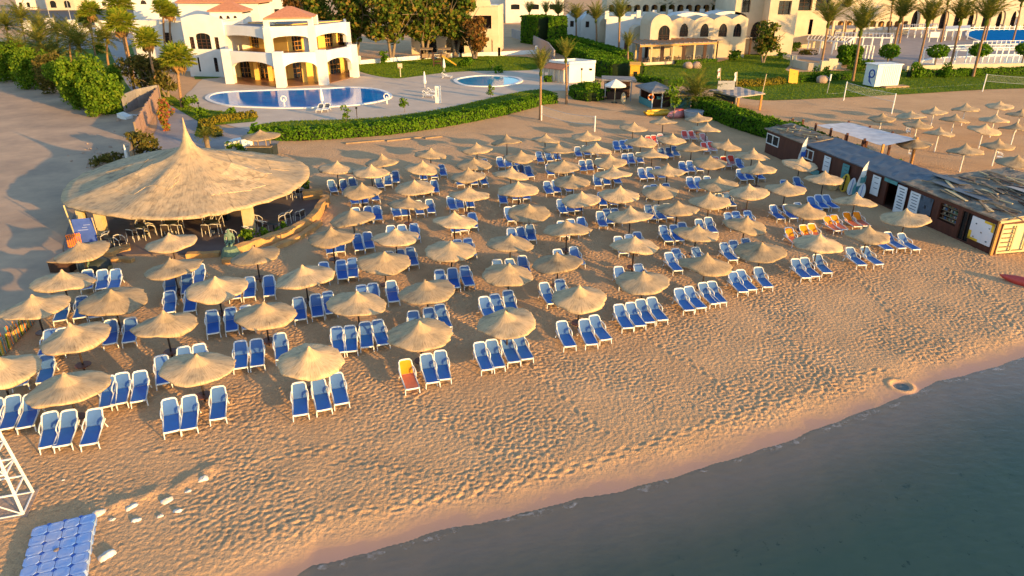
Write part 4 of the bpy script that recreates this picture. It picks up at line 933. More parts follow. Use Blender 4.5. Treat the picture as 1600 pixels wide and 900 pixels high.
facade(t,203,276,138,138,-8,-8,[(1.5,2.7,10.6,10.7,11.3),(3.6,4.8,10.6,10.7,11.3)],8,z0=7)
facade(t,277,402,137,137,4,4,[],7,z0=7)
A,B=at(277,3,136.6),at(402,3,136.6); mb=MB(); hiproof(mb,[A,B,B+Vector((0,7.5,0)),A+Vector((0,7.5,0))],A.z,A.z+2.2,.4,.6); mb.build('tiled_roof',MT['terracotta'],t,True)
A,B=facade(t,327,377,127,127,18,17,[(1.4,2.1,8.75,8.8,9.3),(2.6,3.3,8.75,8.8,9.3),(3.8,4.5,8.75,8.8,9.3)],4.5,z0=7.5)
mb=MB(); hiproof(mb,[A,B,B+Vector((0,4.5,0)),A+Vector((0,4.5,0))],10.1,11.5,.45,.1); mb.build('tiled_roof',MT['terracotta'],t,True)
mb=MB(); 
for x,y in ((397,58),(520,62)):
    p=at(x,y,121)
# ---- second villa behind the trees
t=thing('pale_villa','cream two storey villa half hidden behind the big trees','villa',(-8,158,0))
A,B=at(640,22,156),at(778,16,157); A.z=B.z=0; L=(B-A).length
ops=[(L-5.2,L-1.4,5.0,7.6,7.6),(L-5.6,L-1.2,.2,2.6,3.6),(L-11,L-7.2,.2,2.6,3.6),(L-11,L-7.4,5,7.6,7.6),(L-16.4,L-13,.2,2.6,3.6),(L-16.4,L-13,5,7.6,7.6)]
mb=MB(); wall(mb,A,B,0,lambda u:9.6+(1.0 if L-5.5<u<L-1.5 else 0),.6,ops); wall(mb,B,B+Vector((1,10,0)),0,9.5,.4); wall(mb,A+Vector((0,10,0)),A,0,9.5,.4); mb.build('wall',MT['cream'],t,True)
for o in ops:
    g=MB(); pane(g,A,B,o,2.2); g.build('window',MT['darkwood'] if o[2]>3 else MT['dark'],t,True)
mb=MB(); mb.prism([v2(A),v2(B),v2(B+Vector((0,10,0))),v2(A+Vector((0,10,0)))],9.2,9.4); mb.build('flat_roof',MT['offwhite'],t,True)
# walls and fences of the gardens
def lowwall(px,h,w,mat,label,name='garden_wall',posts=None,cat='wall',ph=.5,pw=.5,pm=None,skip=False):
    pts=[P(x,y) for x,y in px]; t=thing(name,label,cat,pts[0]); mb=MB()
    for a,b in zip(pts,pts[1:]): mb.bar(a+Vector((0,0,h/2-.1)),b+Vector((0,0,h/2-.1)),w,h+.2)
    mb.build('panel',mat,t,True)
    if posts:
        for a,b in zip(pts,pts[1:]):
            n=max(1,int((b-a).length/posts))
            for i in range(n+1):
                q=a.lerp(b,i/n); m=MB(); m.box((q.x,q.y,(h+ph)/2),(pw,pw,h+ph)); m.build('post',pm or mat,t,True)
    return t
lowwall([(562,101),(600,98),(660,93),(720,89),(780,87),(838,84)],.8,.3,MT['stucco'],'low white garden wall with square posts along the villa lawn',posts=8.5,ph=.8)
lowwall([(800,58),(830,68),(856,82),(866,96)],2.1,.25,MT['path'],'tall grey brown fence wall running down from the villa gate','fence_wall')
lowwall([(-60,97),(10,108),(52,122),(105,142)],.5,.3,MT['offwhite'],'low white fence with tall square posts along the sandy lot','garden_fence',posts=3.3,ph=1.2,pw=.45,cat='fence',pm=MT['canvas'])
lowwall([(88,52),(135,51),(205,50)],1.3,.3,MT['stucco'],'low white wall beside the asphalt road','garden_wall')
lowwall([(196,178),(216,168),(250,160)],2.3,.2,MT['greyroof'],'dark grey wall behind the debris on the lot','fence_wall')
lowwall([(252,157),(236,184),(222,210),(216,222)],2.0,.12,M('reed_panels',(.42,.26,.19),(.32,.19,.14),scale=2,stretch=(1,1,.2),rough=.9),'pinkish reed panel fence between the lot and the path','reed_fence',posts=2.4,ph=.1,pw=.12,cat='fence',pm=MT['wood'])
lowwall([(212,232),(209,262)],1.6,.1,MT['wood'],'curved weathered board standing below the reed fence','board_fence',cat='fence')
lowwall([(152,52),(170,52)],3.4,.3,MT['offwhite'],'short white wall between the fan palms by the road','garden_wall')
for x,y,lab in ((44,48,'white square gatepost nearest the left edge by the road'),(80,44,'white square gatepost in the middle by the road'),(116,47,'white square gatepost beside the fan palm pair by the road')):
    p=P(x,y); t=thing('gatepost',lab,'gatepost',p,0,'gateposts by the road'); mb=MB(); mb.box((0,0,1.3),(1.9,1.9,2.8)); mb.build('post',MT['stucco'],t); mb=MB(); mb.box((0,0,2.78),(2.2,2.2,.2)); mb.build('cap',MT['canvas'],t)
for x,y,ty,lab in ((80,36,-40,'grey street lamp pole by the road, left one'),(112,36,-40,'grey street lamp pole by the road, right one')):
    p=P(x,y); t=thing('street_lamp',lab,'street lamp',p,0,'street lamp poles by the road'); mb=MB(); mb.tube([(0,0,-.2),(0,0,9)],[.14,.09],8); mb.build('pole',MT['grey'],t); mb=MB(); mb.bar((0,0,9),(0,-1.6,9.3),.12); mb.box((0,-1.9,9.3),(.3,.7,.12)); mb.build('lamp_head',MT['grey'],t)
def block(name,label,pl,pr,yb,h,depth,mat,nw,nf,wz=(1.0,2.6),arch=.4,cat='building',ww=.45,roof='offwhite',z0=0.0,glass='dark',frames=False):
    A=P(pl,yb);B=P(pr,yb); t=thing(name,label,cat,A); L=(B-A).length; ops=[]
    for f in range(nf):
        for i in range(nw):
            c=L*(i+.5)/nw; w=L/nw*ww/2; ops.append((c-w,c+w,z0+wz[0]+3.4*f,z0+wz[1]+3.4*f,z0+wz[1]+arch+3.4*f))
    mb=MB(); wall(mb,A,B,0,h,.4,ops); e=(B-A).normalized(); i_=Vector((-e.y,e.x,0)); wall(mb,B,B+i_*depth,0,h,.4); wall(mb,A+i_*depth,A,0,h,.4); mb.build('wall',MT[mat],t,True)
    windows(t,A,B,ops,.4,2,2,glass,frames=frames)
    mb=MB(); mb.prism([v2(A+i_*.4),v2(B+i_*.4),v2(B+i_*depth),v2(A+i_*depth)],h-.5,h-.3); mb.build('roof',MT[roof],t,True); return t
block('house','cream house with an arched window across the road',74,118,16,9,12,'cream',2,1,(1,3),.9)
block('house','pale house at the far left across the road',28,52,15,8,12,'offwhite',2,2)
block('house','white house across the road behind the fan palms',124,172,13,10,12,'stucco',3,2)
block('house','pale house behind the villa roof',405,500,24,11,14,'offwhite',5,3,(.8,2.2),.1)
block('house','pale blue shaded house between the two villas',758,792,34,9,10,'offwhite',2,2,(.6,2.4),.3)
block('house','long pale house behind the tall hedge block',790,880,36,9,10,'offwhite',3,1,(4.2,5.6),.2)
# ---- the hotel
def vault(t,pl,pr,Y,ys,rise,depth,mat,ops=(),tt=.35,z0=0.0,name='vaulted_wing',ogee=True,nx=3):
    A=at(pl,ys,Y);B=at(pr,ys,Y); z=A.z; A.x=at(pl,40,Y).x; B.x=at(pr,40,Y).x+.05; A.z=B.z=0; L=(B-A).length
    def top(u):
        k=abs(u/L-.5)*2; return z+rise*((1-k)**.75 if ogee else math.sqrt(max(0,1-k*k)))
    mb=MB(); wall(mb,A,B,z0,top,tt,ops); n=20
    for i in range(n):
        a,b=L*i/n,L*(i+1)/n; pa=A+(B-A)*(a/L); pb=A+(B-A)*(b/L)
        q=lambda p,u,d:(p.x,p.y+d,top(u)-.12)
        mb.quad(q(pa,a,tt),q(pb,b,tt),q(pb,b,depth),q(pa,a,depth))
    wall(mb,B,B+Vector((0,depth,0)),z0,z,tt); wall(mb,A+Vector((0,depth,0)),A,z0,z,tt)
    mb.build(name,MT[mat],t,True); windows(t,A,B,ops,tt,nx,4); return A,B,z
t=thing('hotel_wing','long cream hotel wing with pointed arch windows and white vaulted roofs','hotel',(38,150,0))
for k,(x0,x1,ys) in enumerate([(1050,1085,33),(1085,1115,32),(1115,1143,31),(1143,1168,30)]):
    A=at(x0,ys,150);B=at(x1,ys,150);L=(B-A).length; w=.85 if k<3 else .8; c=L*(.56 if k<3 else .42)
    vault(t,x0,x1,150,ys,.85,9,'cream',[(c-w,c+w,4.0,5.0,6.5)],nx=3)
vault(t,1017,1050,146.5,41,2.2,12,'cream',[(1.6,3.9,3.2,5.0,6.4)],ogee=False)
for k,(x0,x1,ys) in enumerate([(1050,1110,30),(1110,1165,28)]): vault(t,x0,x1,157,ys,1.3,8,'stucco',ogee=False)
vault(t,936,966,180,42,2.4,9,'cream',[(1.4,3.4,2.6,4.6,4.6)],ogee=False)
for k,(x0,x1) in enumerate([(884,908),(908,932)]): vault(t,x0,x1,188-2*k,33,2.0,10,'stucco',[(1.1,2.0,3.2,4.6,4.6),(1.3,1.9,6.2,6.9,7.2)],ogee=True)
vault(t,966,1018,172,34,1.6,12,'stucco',ogee=False)
vault(t,990,1012,160,48,1.0,6,'cream',ogee=False)
# restaurant pergola in front
t=thing('restaurant_pergola','long brown roofed restaurant pergola on cream posts in front of the arched windows','pergola',P(1000,101))
A,B=P(998,102),P(1117,96); dpt=Vector((-1.5,8.5,0)); mb=MB(); zr=3.55
q=[A,B,B+dpt,A+dpt]; mb.prism([v2(p) for p in q],zr,zr+.14); mb.build('roof',MT['greyroof'],t,True)
mb=MB(); 
for a,b in ((A,B),(A+dpt,B+dpt)): mb.bar(a+Vector((0,0,zr-.16)),b+Vector((0,0,zr-.16)),.22,.28)
for i in range(17): mb.bar(A.lerp(B,i/16)+Vector((0,-.3,zr+.20)),A.lerp(B,i/16)+dpt+Vector((0,.2,zr+.20)),.10,.12)
mb.build('beams',MT['orangewood'],t,True)
for k in range(8):
    for d in (Vector((0,.15,0)),dpt):
        p=A.lerp(B,k/7*.98+.01)+d; mb=MB(); mb.box((p.x,p.y,zr/2-.2),(.32 if k%2 else .6,.3,zr-.1)); mb.build('post',MT['palepost' if k%2 else 'darkwood'],t,True)
mb=MB(); mb.bar(A+Vector((0,-.15,.2)),B+Vector((0,-.15,.2)),.4,.55); mb.build('plinth',MT['cream'],t,True)
mb=MB(); q=[A+dpt*.2+Vector((0,0,0)),B+dpt*.2,B+dpt,A+dpt]; mb.prism([v2(p) for p in q],0,.12); mb.build('floor',MT['tilefloor'],t,True)
t=thing('restaurant_pergola','lower brown roofed pergola beside the broad leafy tree','pergola',P(1118,92))
A,B=P(1118,91),P(1172,86); dpt=Vector((-.5,6,0)); mb=MB(); mb.prism([v2(p) for p in (A,B,B+dpt,A+dpt)],3.3,3.5); mb.build('roof',MT['greyroof'],t,True)
for k in range(5):
    p=A.lerp(B,k/4*.96+.02)+Vector((0,.3,0)); mb=MB(); mb.box((p.x,p.y,1.6),(.3,.3,3.4)); mb.build('post',MT['palepost' if k%2 else 'darkwood'],t,True)
# rear hotel
def gallery(label,pl,pr,Y,zf,nst,nb,mat='cream',depth=10,h=3.3,z0=0):
    A=at(pl,20,Y);B=at(pr,20,Y);A.z=B.z=0; t=thing('hotel_block',label,'hotel',A,0); L=(B-A).length
    mb=MB(); ops=[]
    for s in range(nst):
        for i in range(nb):
            c=L*(i+.5)/nb; w=L/nb*.36; z=zf+s*h; ops.append((c-w,c+w,z+.15,z+2.1,z+2.5))
    wall(mb,A,B,z0,zf+nst*h+.4,.5,ops,6); wall(mb,B,B+Vector((0,depth,0)),z0,zf+nst*h+.4,.5); wall(mb,A+Vector((0,depth,0)),A,z0,zf+nst*h+.4,.5); mb.build('wall',MT[mat],t,True)
    A2=A+Vector((0,2.6,0));B2=B+Vector((0,2.6,0)); mb=MB(); o2=[]
    for s in range(nst):
        for i in range(nb):
            c=L*(i+.5)/nb; w=L/nb*.22; z=zf+s*h; o2.append((c-w,c+w,z,z+2.3,z+2.3))
        mb.box(((A.x+B.x)/2,A.y+1.5,zf+s*h-.1),(L,2.6,.18))
    wall(mb,A2,B2,z0,zf+nst*h,.3,o2,3); mb.build('gallery',MT['yellowwall'] if mat=='cream' else MT['cream'],t,True)
    windows(t,A2,B2,o2,.3,2,2,frames=False)
    mb=MB(); mb.prism([v2(A+Vector((0,.5,0))),v2(B+Vector((0,.5,0))),v2(B+Vector((0,depth,0))),v2(A+Vector((0,depth,0)))],zf+nst*h-.05,zf+nst*h+.15); mb.build('roof',MT['offwhite'],t,True)
    r=MB()
    for i in range(nb):
        c=A.lerp(B,(i+.5)/nb); w=L/nb*.36
        for s in range(nst): r.box((c.x,c.y+.15,zf+s*h+.55),(2*w,.10,.8))
    r.build('balustrade',MT['offwhite'],t,True); return t
gallery('long two storey hotel block with dark galleries behind the vaulted wing',948,1150,178,6.3,2,15)
t=thing('terrace_parapet','white terrace parapet with square piers in front of the hotel galleries','parapet',(24,170,0))
A,B=at(948,26,170),at(1146,22,170); mb=MB(); wall(mb,A,B,0,A.z,.4); mb.build('wall',MT['stucco'],t,True)
for k in range(9):
    p=A.lerp(B,k/8); mb=MB(); mb.box((p.x,p.y,p.z+.35),(.9,.9,1.7)); mb.build('pier',MT['stucco'],t,True)
t=thing('hotel_tower','tall cream hotel block with recessed balconies beside the vaulted wing','hotel',(56,160,0))
def tower_face(t,pl,pr,Y,ops,h=17,depth=16,mat='cream'):
    A=at(pl,60,Y)-Vector((.5,0,0));B=at(pr,60,Y);A.z=B.z=0; mb=MB(); L=(B-A).length; o=[(a*L,b*L,c,d,e) for a,b,c,d,e in ops]
    wall(mb,A,B,0,h,1.1,o); wall(mb,B,B+Vector((0,depth,0)),0,h,.4); wall(mb,A+Vector((0,depth,0)),A,0,h,.4); mb.prism([v2(A+Vector((0,1.1,0))),v2(B+Vector((0,1.1,0))),v2(B+Vector((0,depth,0))),v2(A+Vector((0,depth,0)))],h-.6,h-.4); mb.build('wall',MT[mat],t,True); windows(t,A,B,o,1.1,2,3)
tower_face(t,1147,1200,157,[(.50,.86,2.6,4.6,6.4),(.18,.40,8.2,10.6,10.6),(.62,.9,9.2,12,12.6)],18)
tower_face(t,1200,1240,153,[(.3,.75,8.0,10.6,10.6),(.3,.75,11.6,14.2,14.2),(.2,.6,2.2,4.2,5.0)],18)
tower_face(t,1240,1290,168,[(.05,.45,8,10.5,10.5),(.55,.95,8,10.5,10.5),(.05,.45,11.4,14,14),(.55,.95,11.4,14,14),(.3,.7,3,5.4,6.2)],15)
gallery('wide cream hotel block behind the middle palms',1285,1425,205,1.0,4,11,'cream',12)
t=thing('entrance_canopy','brown tiled canopy roof between the palms in front of the wide hotel block','roof',(88,180,0))
A,B=at(1306,20,180),at(1342,28,180); mb=MB(); hiproof(mb,[A,B,B+Vector((0,7,0)),A+Vector((0,7,0))],A.z-1.5,A.z+1.8,.4,.5); mb.build('tiled_roof',MT['greyroof'],t,True); mb=MB()
for p in (A,B,B+Vector((0,7,0)),A+Vector((0,7,0))): mb.box((p.x,p.y,A.z/2-1),(.5,.5,A.z-1.4))
mb.build('posts',MT['cream'],t,True)
t=thing('hotel_arcade','cream hotel arcade of round arches behind the blue pool','hotel',(130,222,0))
A,B=at(1418,40,222),at(1640,36,222); A.z=B.z=0; L=(B-A).length; n=10; ops=[(L*(i+.5)/n-L/n*.30,L*(i+.5)/n+L/n*.30,.2,3.2,5.4) for i in range(n)]
mb=MB(); wall(mb,A,B,0,lambda u:8.2+1.6*max(0,math.sin(u/L*math.pi*5+.9)),.8,ops); mb.build('wall',MT['cream'],t,True); windows(t,A,B,ops,2.6,2,3)
mb=MB(); mb.prism([v2(A+Vector((0,.8,0))),v2(B+Vector((0,.8,0))),v2(B+Vector((0,9,0))),v2(A+Vector((0,9,0)))],7.4,7.7); mb.build('roof',MT['offwhite'],t,True)
gallery('tall cream hotel block behind the arcade at the upper right',1425,1590,245,6.0,3,11,'cream',12)
block('hotel_block','low grey hotel building at the far right corner',1585,1700,26,7,12,'offwhite',3,1)
# ---- pool terrace furniture: wall, pergolas, fences of posts
t=lowwall([(1415,112),(1440,111),(1500,109),(1600,107),(1760,103)],.95,.35,MT['cream'],'cream retaining wall of the pool terrace','terrace_wall')
def pergola(label,px,posts,h,mat='white',roof=True,name='pergola',beam=.16,solid=None):
    a,b,c,d=[P(x,y) for x,y in px]; t=thing(name,label,'pergola',a); mb=MB(); up=Vector((0,0,h))
    if solid: mb.prism([v2(p) for p in (a,b,c,d)],h,h+.12)
    else:
        n=max(4,int((b-a).length/.7))
        for i in range(n+1): mb.bar(a.lerp(b,i/n)+up,d.lerp(c,i/n)+up,.09,.16)
    for p,q in ((a,b),(d,c),(a,d),(b,c)): mb.bar(p+up-Vector((0,0,.15)),q+up-Vector((0,0,.15)),beam,.22)
    mb.build('roof',MT[solid or mat],t,True)
    for i in range(posts):
        for p,q in ((a,b),(d,c)):
            r=p.lerp(q,(i+.15)/(posts-.7)); m=MB(); m.box((r.x,r.y,h/2-.1),(beam*1.3,beam*1.3,h)); m.build('post',MT[mat],t,True)
    return t
pergola('white slatted pergola nearest the square clipped tree',[(1258,82),(1322,87),(1330,80),(1262,74)],4,2.8)
pergola('long white slatted pergola between the middle palms',[(1300,78),(1392,80),(1392,72),(1302,70)],7,2.9)
pergola('brown roofed pergola with dark posts behind the tall palm trunks',[(1206,66),(1335,62),(1335,56),(1206,58)],9,2.6,'darkwood',solid='greyroof')
pergola('white slatted pergola in front of the yellow arches',[(1405,60),(1462,58),(1462,52),(1405,54)],6,2.6)
pergola('white canopied pergola beside the blue pool',[(1474,64),(1512,62),(1512,56),(1474,58)],4,2.6,solid='canvas')
def postrow(label,a,b,n,h,rail,w=.2,pairs=False):
    a=P(*a);b=P(*b);t=thing('post_fence',label,'fence',a); 
    for i in range(n):
        p=a.lerp(b,i/(n-1)); m=MB(); m.box((p.x,p.y,h/2-.1),(w,w,h)); m.build('post',MT['white'],t,True)
    m=MB()
    for z in rail: m.bar(a+Vector((0,0,z)),b+Vector((0,0,z)),w*.7,w*.7)
    m.build('rail',MT['white'],t,True)
postrow('white post and rail frame beside the square clipped tree',(1341,91),(1362,92),5,2.6,(2.5,))
postrow('white fence of tall posts in front of the pale pools, left section',(1440,99),(1508,97),5,2.7,(2.6,))
postrow('white fence of tall posts in front of the pale pools, right section',(1515,97),(1600,96),10,2.7,(2.6,1.3))
postrow('white balustrade along the far edge of the blue pool',(1505,48),(1600,47),13,1.5,(.9,.3),.22)
postrow('white balustrade along the near edge of the blue pool',(1520,70),(1600,69),12,1.0,(.8,),.14)
t=thing('notice_board','white notice board on two posts by the pool terrace','sign',P(1458,66)); p=P(1458,66)
mb=MB(); mb.box((p.x,p.y,1.75),(2.3,.12,1.3)); mb.build('board',MT['canvas'],t,True)
for s in(-1,1): mb=MB(); mb.box((p.x+s*1.0,p.y+.1,.9),(.12,.1,1.9)); mb.build('post',MT['white'],t,True)
t=thing('planter_wall','cream stepped planter wall beside the lawn path','planter',P(1270,108)); mb=MB()
pts=[P(x,y) for x,y in((1238,104),(1262,110),(1286,111))]
for a,b in zip(pts,pts[1:]): mb.bar(a+Vector((0,0,.6)),b+Vector((0,0,.6)),.4,1.4)
mb.build('wall',MT['cream'],t,True); mb=MB(); p=pts[0]; mb.box((p.x,p.y,1.0),(.8,.8,2.0)); p=pts[2]; mb.box((p.x,p.y,.9),(1.3,1.0,1.7)); mb.build('pier',MT['cream'],t,True)
t=thing('planter_wall','cream stepped block wall at the pergola steps','planter',P(1298,108)); p=P(1298,108); mb=MB(); mb.box((p.x,p.y,.9),(1.6,1.2,1.9)); mb.box((p.x+1.2,p.y+.6,.5),(1.2,1.2,1.1)); mb.build('block',MT['cream'],t,True)
p=P(1226,74); t=thing('stone_ball','round cream stone ball on a plinth beside the tall palm trunks','ornament',p); mb=MB(); mb.lathe([(.05,.3),(.6,.5),(.9,1.1),(.75,1.8),(.3,2.2),(.02,2.25)],16); mb.build('ball',MT['cream'],t,smooth=True); mb=MB(); mb.box((0,0,.15),(1.4,1.4,.5)); mb.build('plinth',MT['cream'],t)
# ------------------------------------------------------------------ the pavilion
rimpx=[(96,305),(101,320),(135,331),(190,340),(270,343),(340,334),(400,320),(445,305),(475,287),(484,270),(474,256),(440,244),(395,238),(340,233),(285,232),(240,238),(195,249),(145,266),(110,284)]
rim=[Vector(p) for p in smooth_loop([tuple(P(x,y,2.15)) for x,y in rimpx],5)]
C=P(290,288,2.15); C=Vector((at(285,215,C.y).x,C.y+.6,0))
t=thing('beach_pavilion','large open pavilion with a wide pointed straw roof beside the umbrellas','pavilion',(C.x,C.y,0))
mb=MB(); prof=[(0,2.10),(.0,2.2),(.06,2.30),(.15,2.52),(.28,2.86),(.42,3.20),(.56,3.52),(.68,3.84),(.77,4.02),(.84,4.24),(.89,4.45),(.93,4.75),(.96,5.2),(.985,5.95),(.997,6.85)]
n=len(rim); vs=[];fs=[]; rr=random.Random(5)
for k,(q,z) in enumerate(prof):
    for j,p in enumerate(rim):
        a=math.atan2(p.y-C.y,p.x-C.x); sag=abs(math.sin(a*4+.5)); w=math.sin(math.pi*min(1,q/.85)) if q<.85 else 0
        x=p.lerp(Vector((C.x,C.y,p.z)),q); zz=z-.34*w*sag+.04*math.sin(a*3+1)*(1-q)+.05*noise.noise(Vector((x.x*1.4,x.y*1.4,0)))*(1 if q<.8 else 0)
        if k<3: zz+=.03*math.sin(j*1.9)+.04*rr.uniform(-1,1)
        zz-= .25*max(0,math.sin(a-1.2))*(1-q)*0
        vs.append((x.x-C.x,x.y-C.y,zz))
m=len(prof)
for q,z in ((.02,2.04),(.5,3.15),(.9,4.6)):
    for j,p in enumerate(rim):
        x=p.lerp(Vector((C.x,C.y,p.z)),q); vs.append((x.x-C.x,x.y-C.y,z-.22*(q>.1)))
def ring(a,b,flip=False):
    for j in range(n):
        f=(a*n+j,a*n+(j+1)%n,b*n+(j+1)%n,b*n+j); fs.append(f[::-1] if flip else f)
for k in range(m-1): ring(k,k+1)
ring(0,m,True); ring(m,m+1,True); ring(m+1,m+2,True)
mb.add(vs,fs); roof=mb.build('thatched_roof',MT['roofthatch'],t,smooth=True)
# straw mats laid over the roof
from mathutils.bvhtree import BVHTree
RB=BVHTree.FromPolygons([Vector(v) for v in vs],fs)
def roofz(x,y):
    h=RB.ray_cast(Vector((x,y,20)),Vector((0,0,-1))); return h[0].z if h[0] else None
rr=random.Random(9)
for k in range(22):
    a=rr.uniform(0,6.28); q=rr.uniform(.26,.62); p=min(rim,key=lambda p:abs(math.sin((math.atan2(p.y-C.y,p.x-C.x)-a)/2))); cx,cy=(p.x-C.x)*(1-q),(p.y-C.y)*(1-q); d=Vector((p.x-C.x,p.y-C.y)).normalized(); e=Vector((-d.y,d.x)); L,W=rr.uniform(1.8,3.8),rr.uniform(.9,1.5)
    mb=MB(); g=[];nu,nv=14,6
    for i in range(nu+1):
        for j in range(nv+1):
            x=cx+e.x*(i/nu-.5)*L+d.x*(j/nv-.5)*W; y=cy+e.y*(i/nu-.5)*L+d.y*(j/nv-.5)*W; z=roofz(x,y) or 2.4; g.append((x,y,z+.022+.01*rr.random()))
    mb.add(g,[(i*(nv+1)+j,(i+1)*(nv+1)+j,(i+1)*(nv+1)+j+1,i*(nv+1)+j+1) for i in range(nu) for j in range(nv)])
    k2=len(g); mb.add([(x,y,z-.04) for x,y,z in g],[])
    edge=[i*(nv+1) for i in range(nu+1)]+[nu*(nv+1)+j for j in range(1,nv+1)]+[i*(nv+1)+nv for i in range(nu-1,-1,-1)]+[j for j in range(nv-1,0,-1)]
    for a_,b_ in zip(edge,edge[1:]+edge[:1]): mb.f.append((a_,b_,b_+k2,a_+k2)); mb.mi.append(0)
    mb.build('straw_mat',MT['roofthatch'],roof)
for x,y,h,wd in ((392,364,2.5,.62),(163,368,2.6,.5),(134,362,2.6,.45),(330,336,3.0,.4),(230,336,3.0,.4),(440,300,2.7,.4),(250,300,3.0,.4),(380,290,3.0,.4),(150,330,2.6,.35)):
    p=P(x,y); h=(roofz(p.x-C.x,p.y-C.y) or 2.3)-.22; mb=MB(); mb.box((p.x-C.x,p.y-C.y,h/2-.05),(wd,wd,h+.1)); mb.build('post',MT['palepost'],t)
mb=MB(); p=P(118,372); mb.tube([(p.x-C.x,p.y-C.y,0),(p.x-C.x-.2,p.y-C.y,2.3)],.05,6); mb.build('prop',MT['palepost'],t)
fl=[(p-C)*1.0 for p in [P(x,y) for x,y in smooth_loop([(100,392),(135,398),(190,400),(260,398),(345,398),(400,388),(455,370),(482,352),(496,332),(500,312),(480,292),(440,276),(360,272),(250,276),(170,296),(120,330)],4)]]
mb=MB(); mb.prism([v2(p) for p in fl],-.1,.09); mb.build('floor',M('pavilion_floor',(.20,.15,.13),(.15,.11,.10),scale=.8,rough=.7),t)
mb=MB(); mb.lathe([(2.2,0),(2.2,1.05),(2.45,1.06),(2.45,1.16),(1.6,1.16),(1.6,0)],28); mb.build('bar_counter',MT['darkwood'],t)
def curb(label,px,h,w,mat='yellowwall'):
    pts=[P(x,y) for x,y in px]; pts=[Vector(p) for p in smooth_loop([tuple(p) for p in pts],4)[:-4]]; t=thing('stone_wall',label,'low wall',pts[0]); mb=MB(); vs=[];fs=[]
    for i,p in enumerate(pts):
        e=(pts[min(i+1,len(pts)-1)]-pts[max(0,i-1)]).normalized(); o=Vector((e.y,-e.x,0))*w/2; j=Vector((rr.uniform(-.05,.05),rr.uniform(-.05,.05),0))
        for s,z in ((-1,-.1),(-.9,h),(.9,h),(1,-.1)): vs.append(p+o*s+j+Vector((0,0,z+(rr.uniform(-.04,.04) if z>0 else 0))))
    for i in range(len(pts)-1):
        for k in range(3): a=i*4+k; fs.append((a,a+1,a+5,a+4))
    fs+= [(0,1,2,3),tuple(len(vs)-4+k for k in (3,2,1,0))]; mb.add(vs,fs); mb.build('wall',MT[mat],t,True); return t
curb('curved ochre stone wall around the right side of the pavilion terrace',[(505,318),(501,330),(492,345),(476,358),(452,370),(425,380),(398,389),(372,396)],.62,.55)
curb('lower ochre stone step outside the curved pavilion wall',[(496,352),(485,362),(462,376),(436,387),(410,396)],.3,.5)
curb('ochre stone step at the left front of the pavilion',[(168,402),(188,394),(205,391)],.35,.7)
curb('orange edged step in front of the pavilion floor',[(292,402),(318,401),(344,400)],.28,.5)
curb('flat orange step edge at the left below the pavilion chairs',[(176,408),(192,408),(208,409)],.2,.4)
t=thing('planter','ochre planter box at the right end of the pavilion terrace','planter',P(490,312)); p=P(490,312); mb=MB(); mb.box((p.x,p.y,.4),(1.5,.6,.8),.25); mb.build('box',MT['yellowwall'],t,True)
bush(479,303,1.1,1.2,'small yellowish shrub in the corner planter of the pavilion terrace','bush',.16,30,seed=121)
bush(394,381,1.5,1.0,'low green plant in front of the thick pavilion post','bush',.16,30,seed=122)
bush(416,376,1.6,.9,'low bright plant in the middle of the pavilion planting bed','bush',.16,30,seed=123)
bush(445,366,1.3,.8,'low green plant nearest the curved end of the pavilion wall','bush',.16,30,seed=124)
# cafe chairs and tables
def chair_proto():
    t=thing('cafe_chair','x','chair'); f=MB()
    f.tube([(-.24,.22,.80),(-.27,.05,.80),(-.27,-.20,.66),(-.27,-.22,.64)],.028,6); f.tube([(.24,.22,.80),(.27,.05,.80),(.27,-.20,.66),(.27,-.22,.64)],.028,6)
    f.tube([(-.24,.22,.80),(-.15,.29,.86),(.15,.29,.86),(.24,.22,.80)],.032,6); f.build('frame',MT['chairframe'],t,smooth=True)
    b=MB(); b.box((0,.245,.66),(.44,.03,.34),0,(R(-8),0)); b.build('backrest',MT['chairseat'],t); s=MB(); s.box((0,0,.43),(.48,.46,.06)); s.build('seat',MT['chairseat'],t)
    for x in(-1,1):
        for y in(-1,1): l=MB(); l.tube([(x*.24,y*.21,.66 if y<0 else .8),(x*.27,y*.25,0)],[.026,.022],6); l.build('leg',MT['chairframe'],t,smooth=True)
    return t
CH=chair_proto(); used=[False]
def chair(x,y,rz,label,z=.09,group='cafe chairs of the pavilion',p=None):
    t=CH if not used[0] else copy_tree(CH); used[0]=True
    q=p or P(x,y,z); t.location=q; t.rotation_euler=(0,0,rz); tag(t,label,'chair',group); return t
def ctable(x,y,label,p=None,z=.09,group='cafe tables of the pavilion'):
    q=p or P(x,y,z); t=thing('cafe_table',label,'table',q,0,group); mb=MB(); mb.lathe([(.02,.70),(.42,.70),(.44,.72),(.42,.745),(.02,.75)],24); mb.build('tabletop',MT['tank'],t); mb=MB(); mb.tube([(0,0,0),(0,0,.7)],.05,8); mb.lathe([(.30,0),(.28,.03),(.06,.06)],16); mb.build('base',MT['tank'],t)
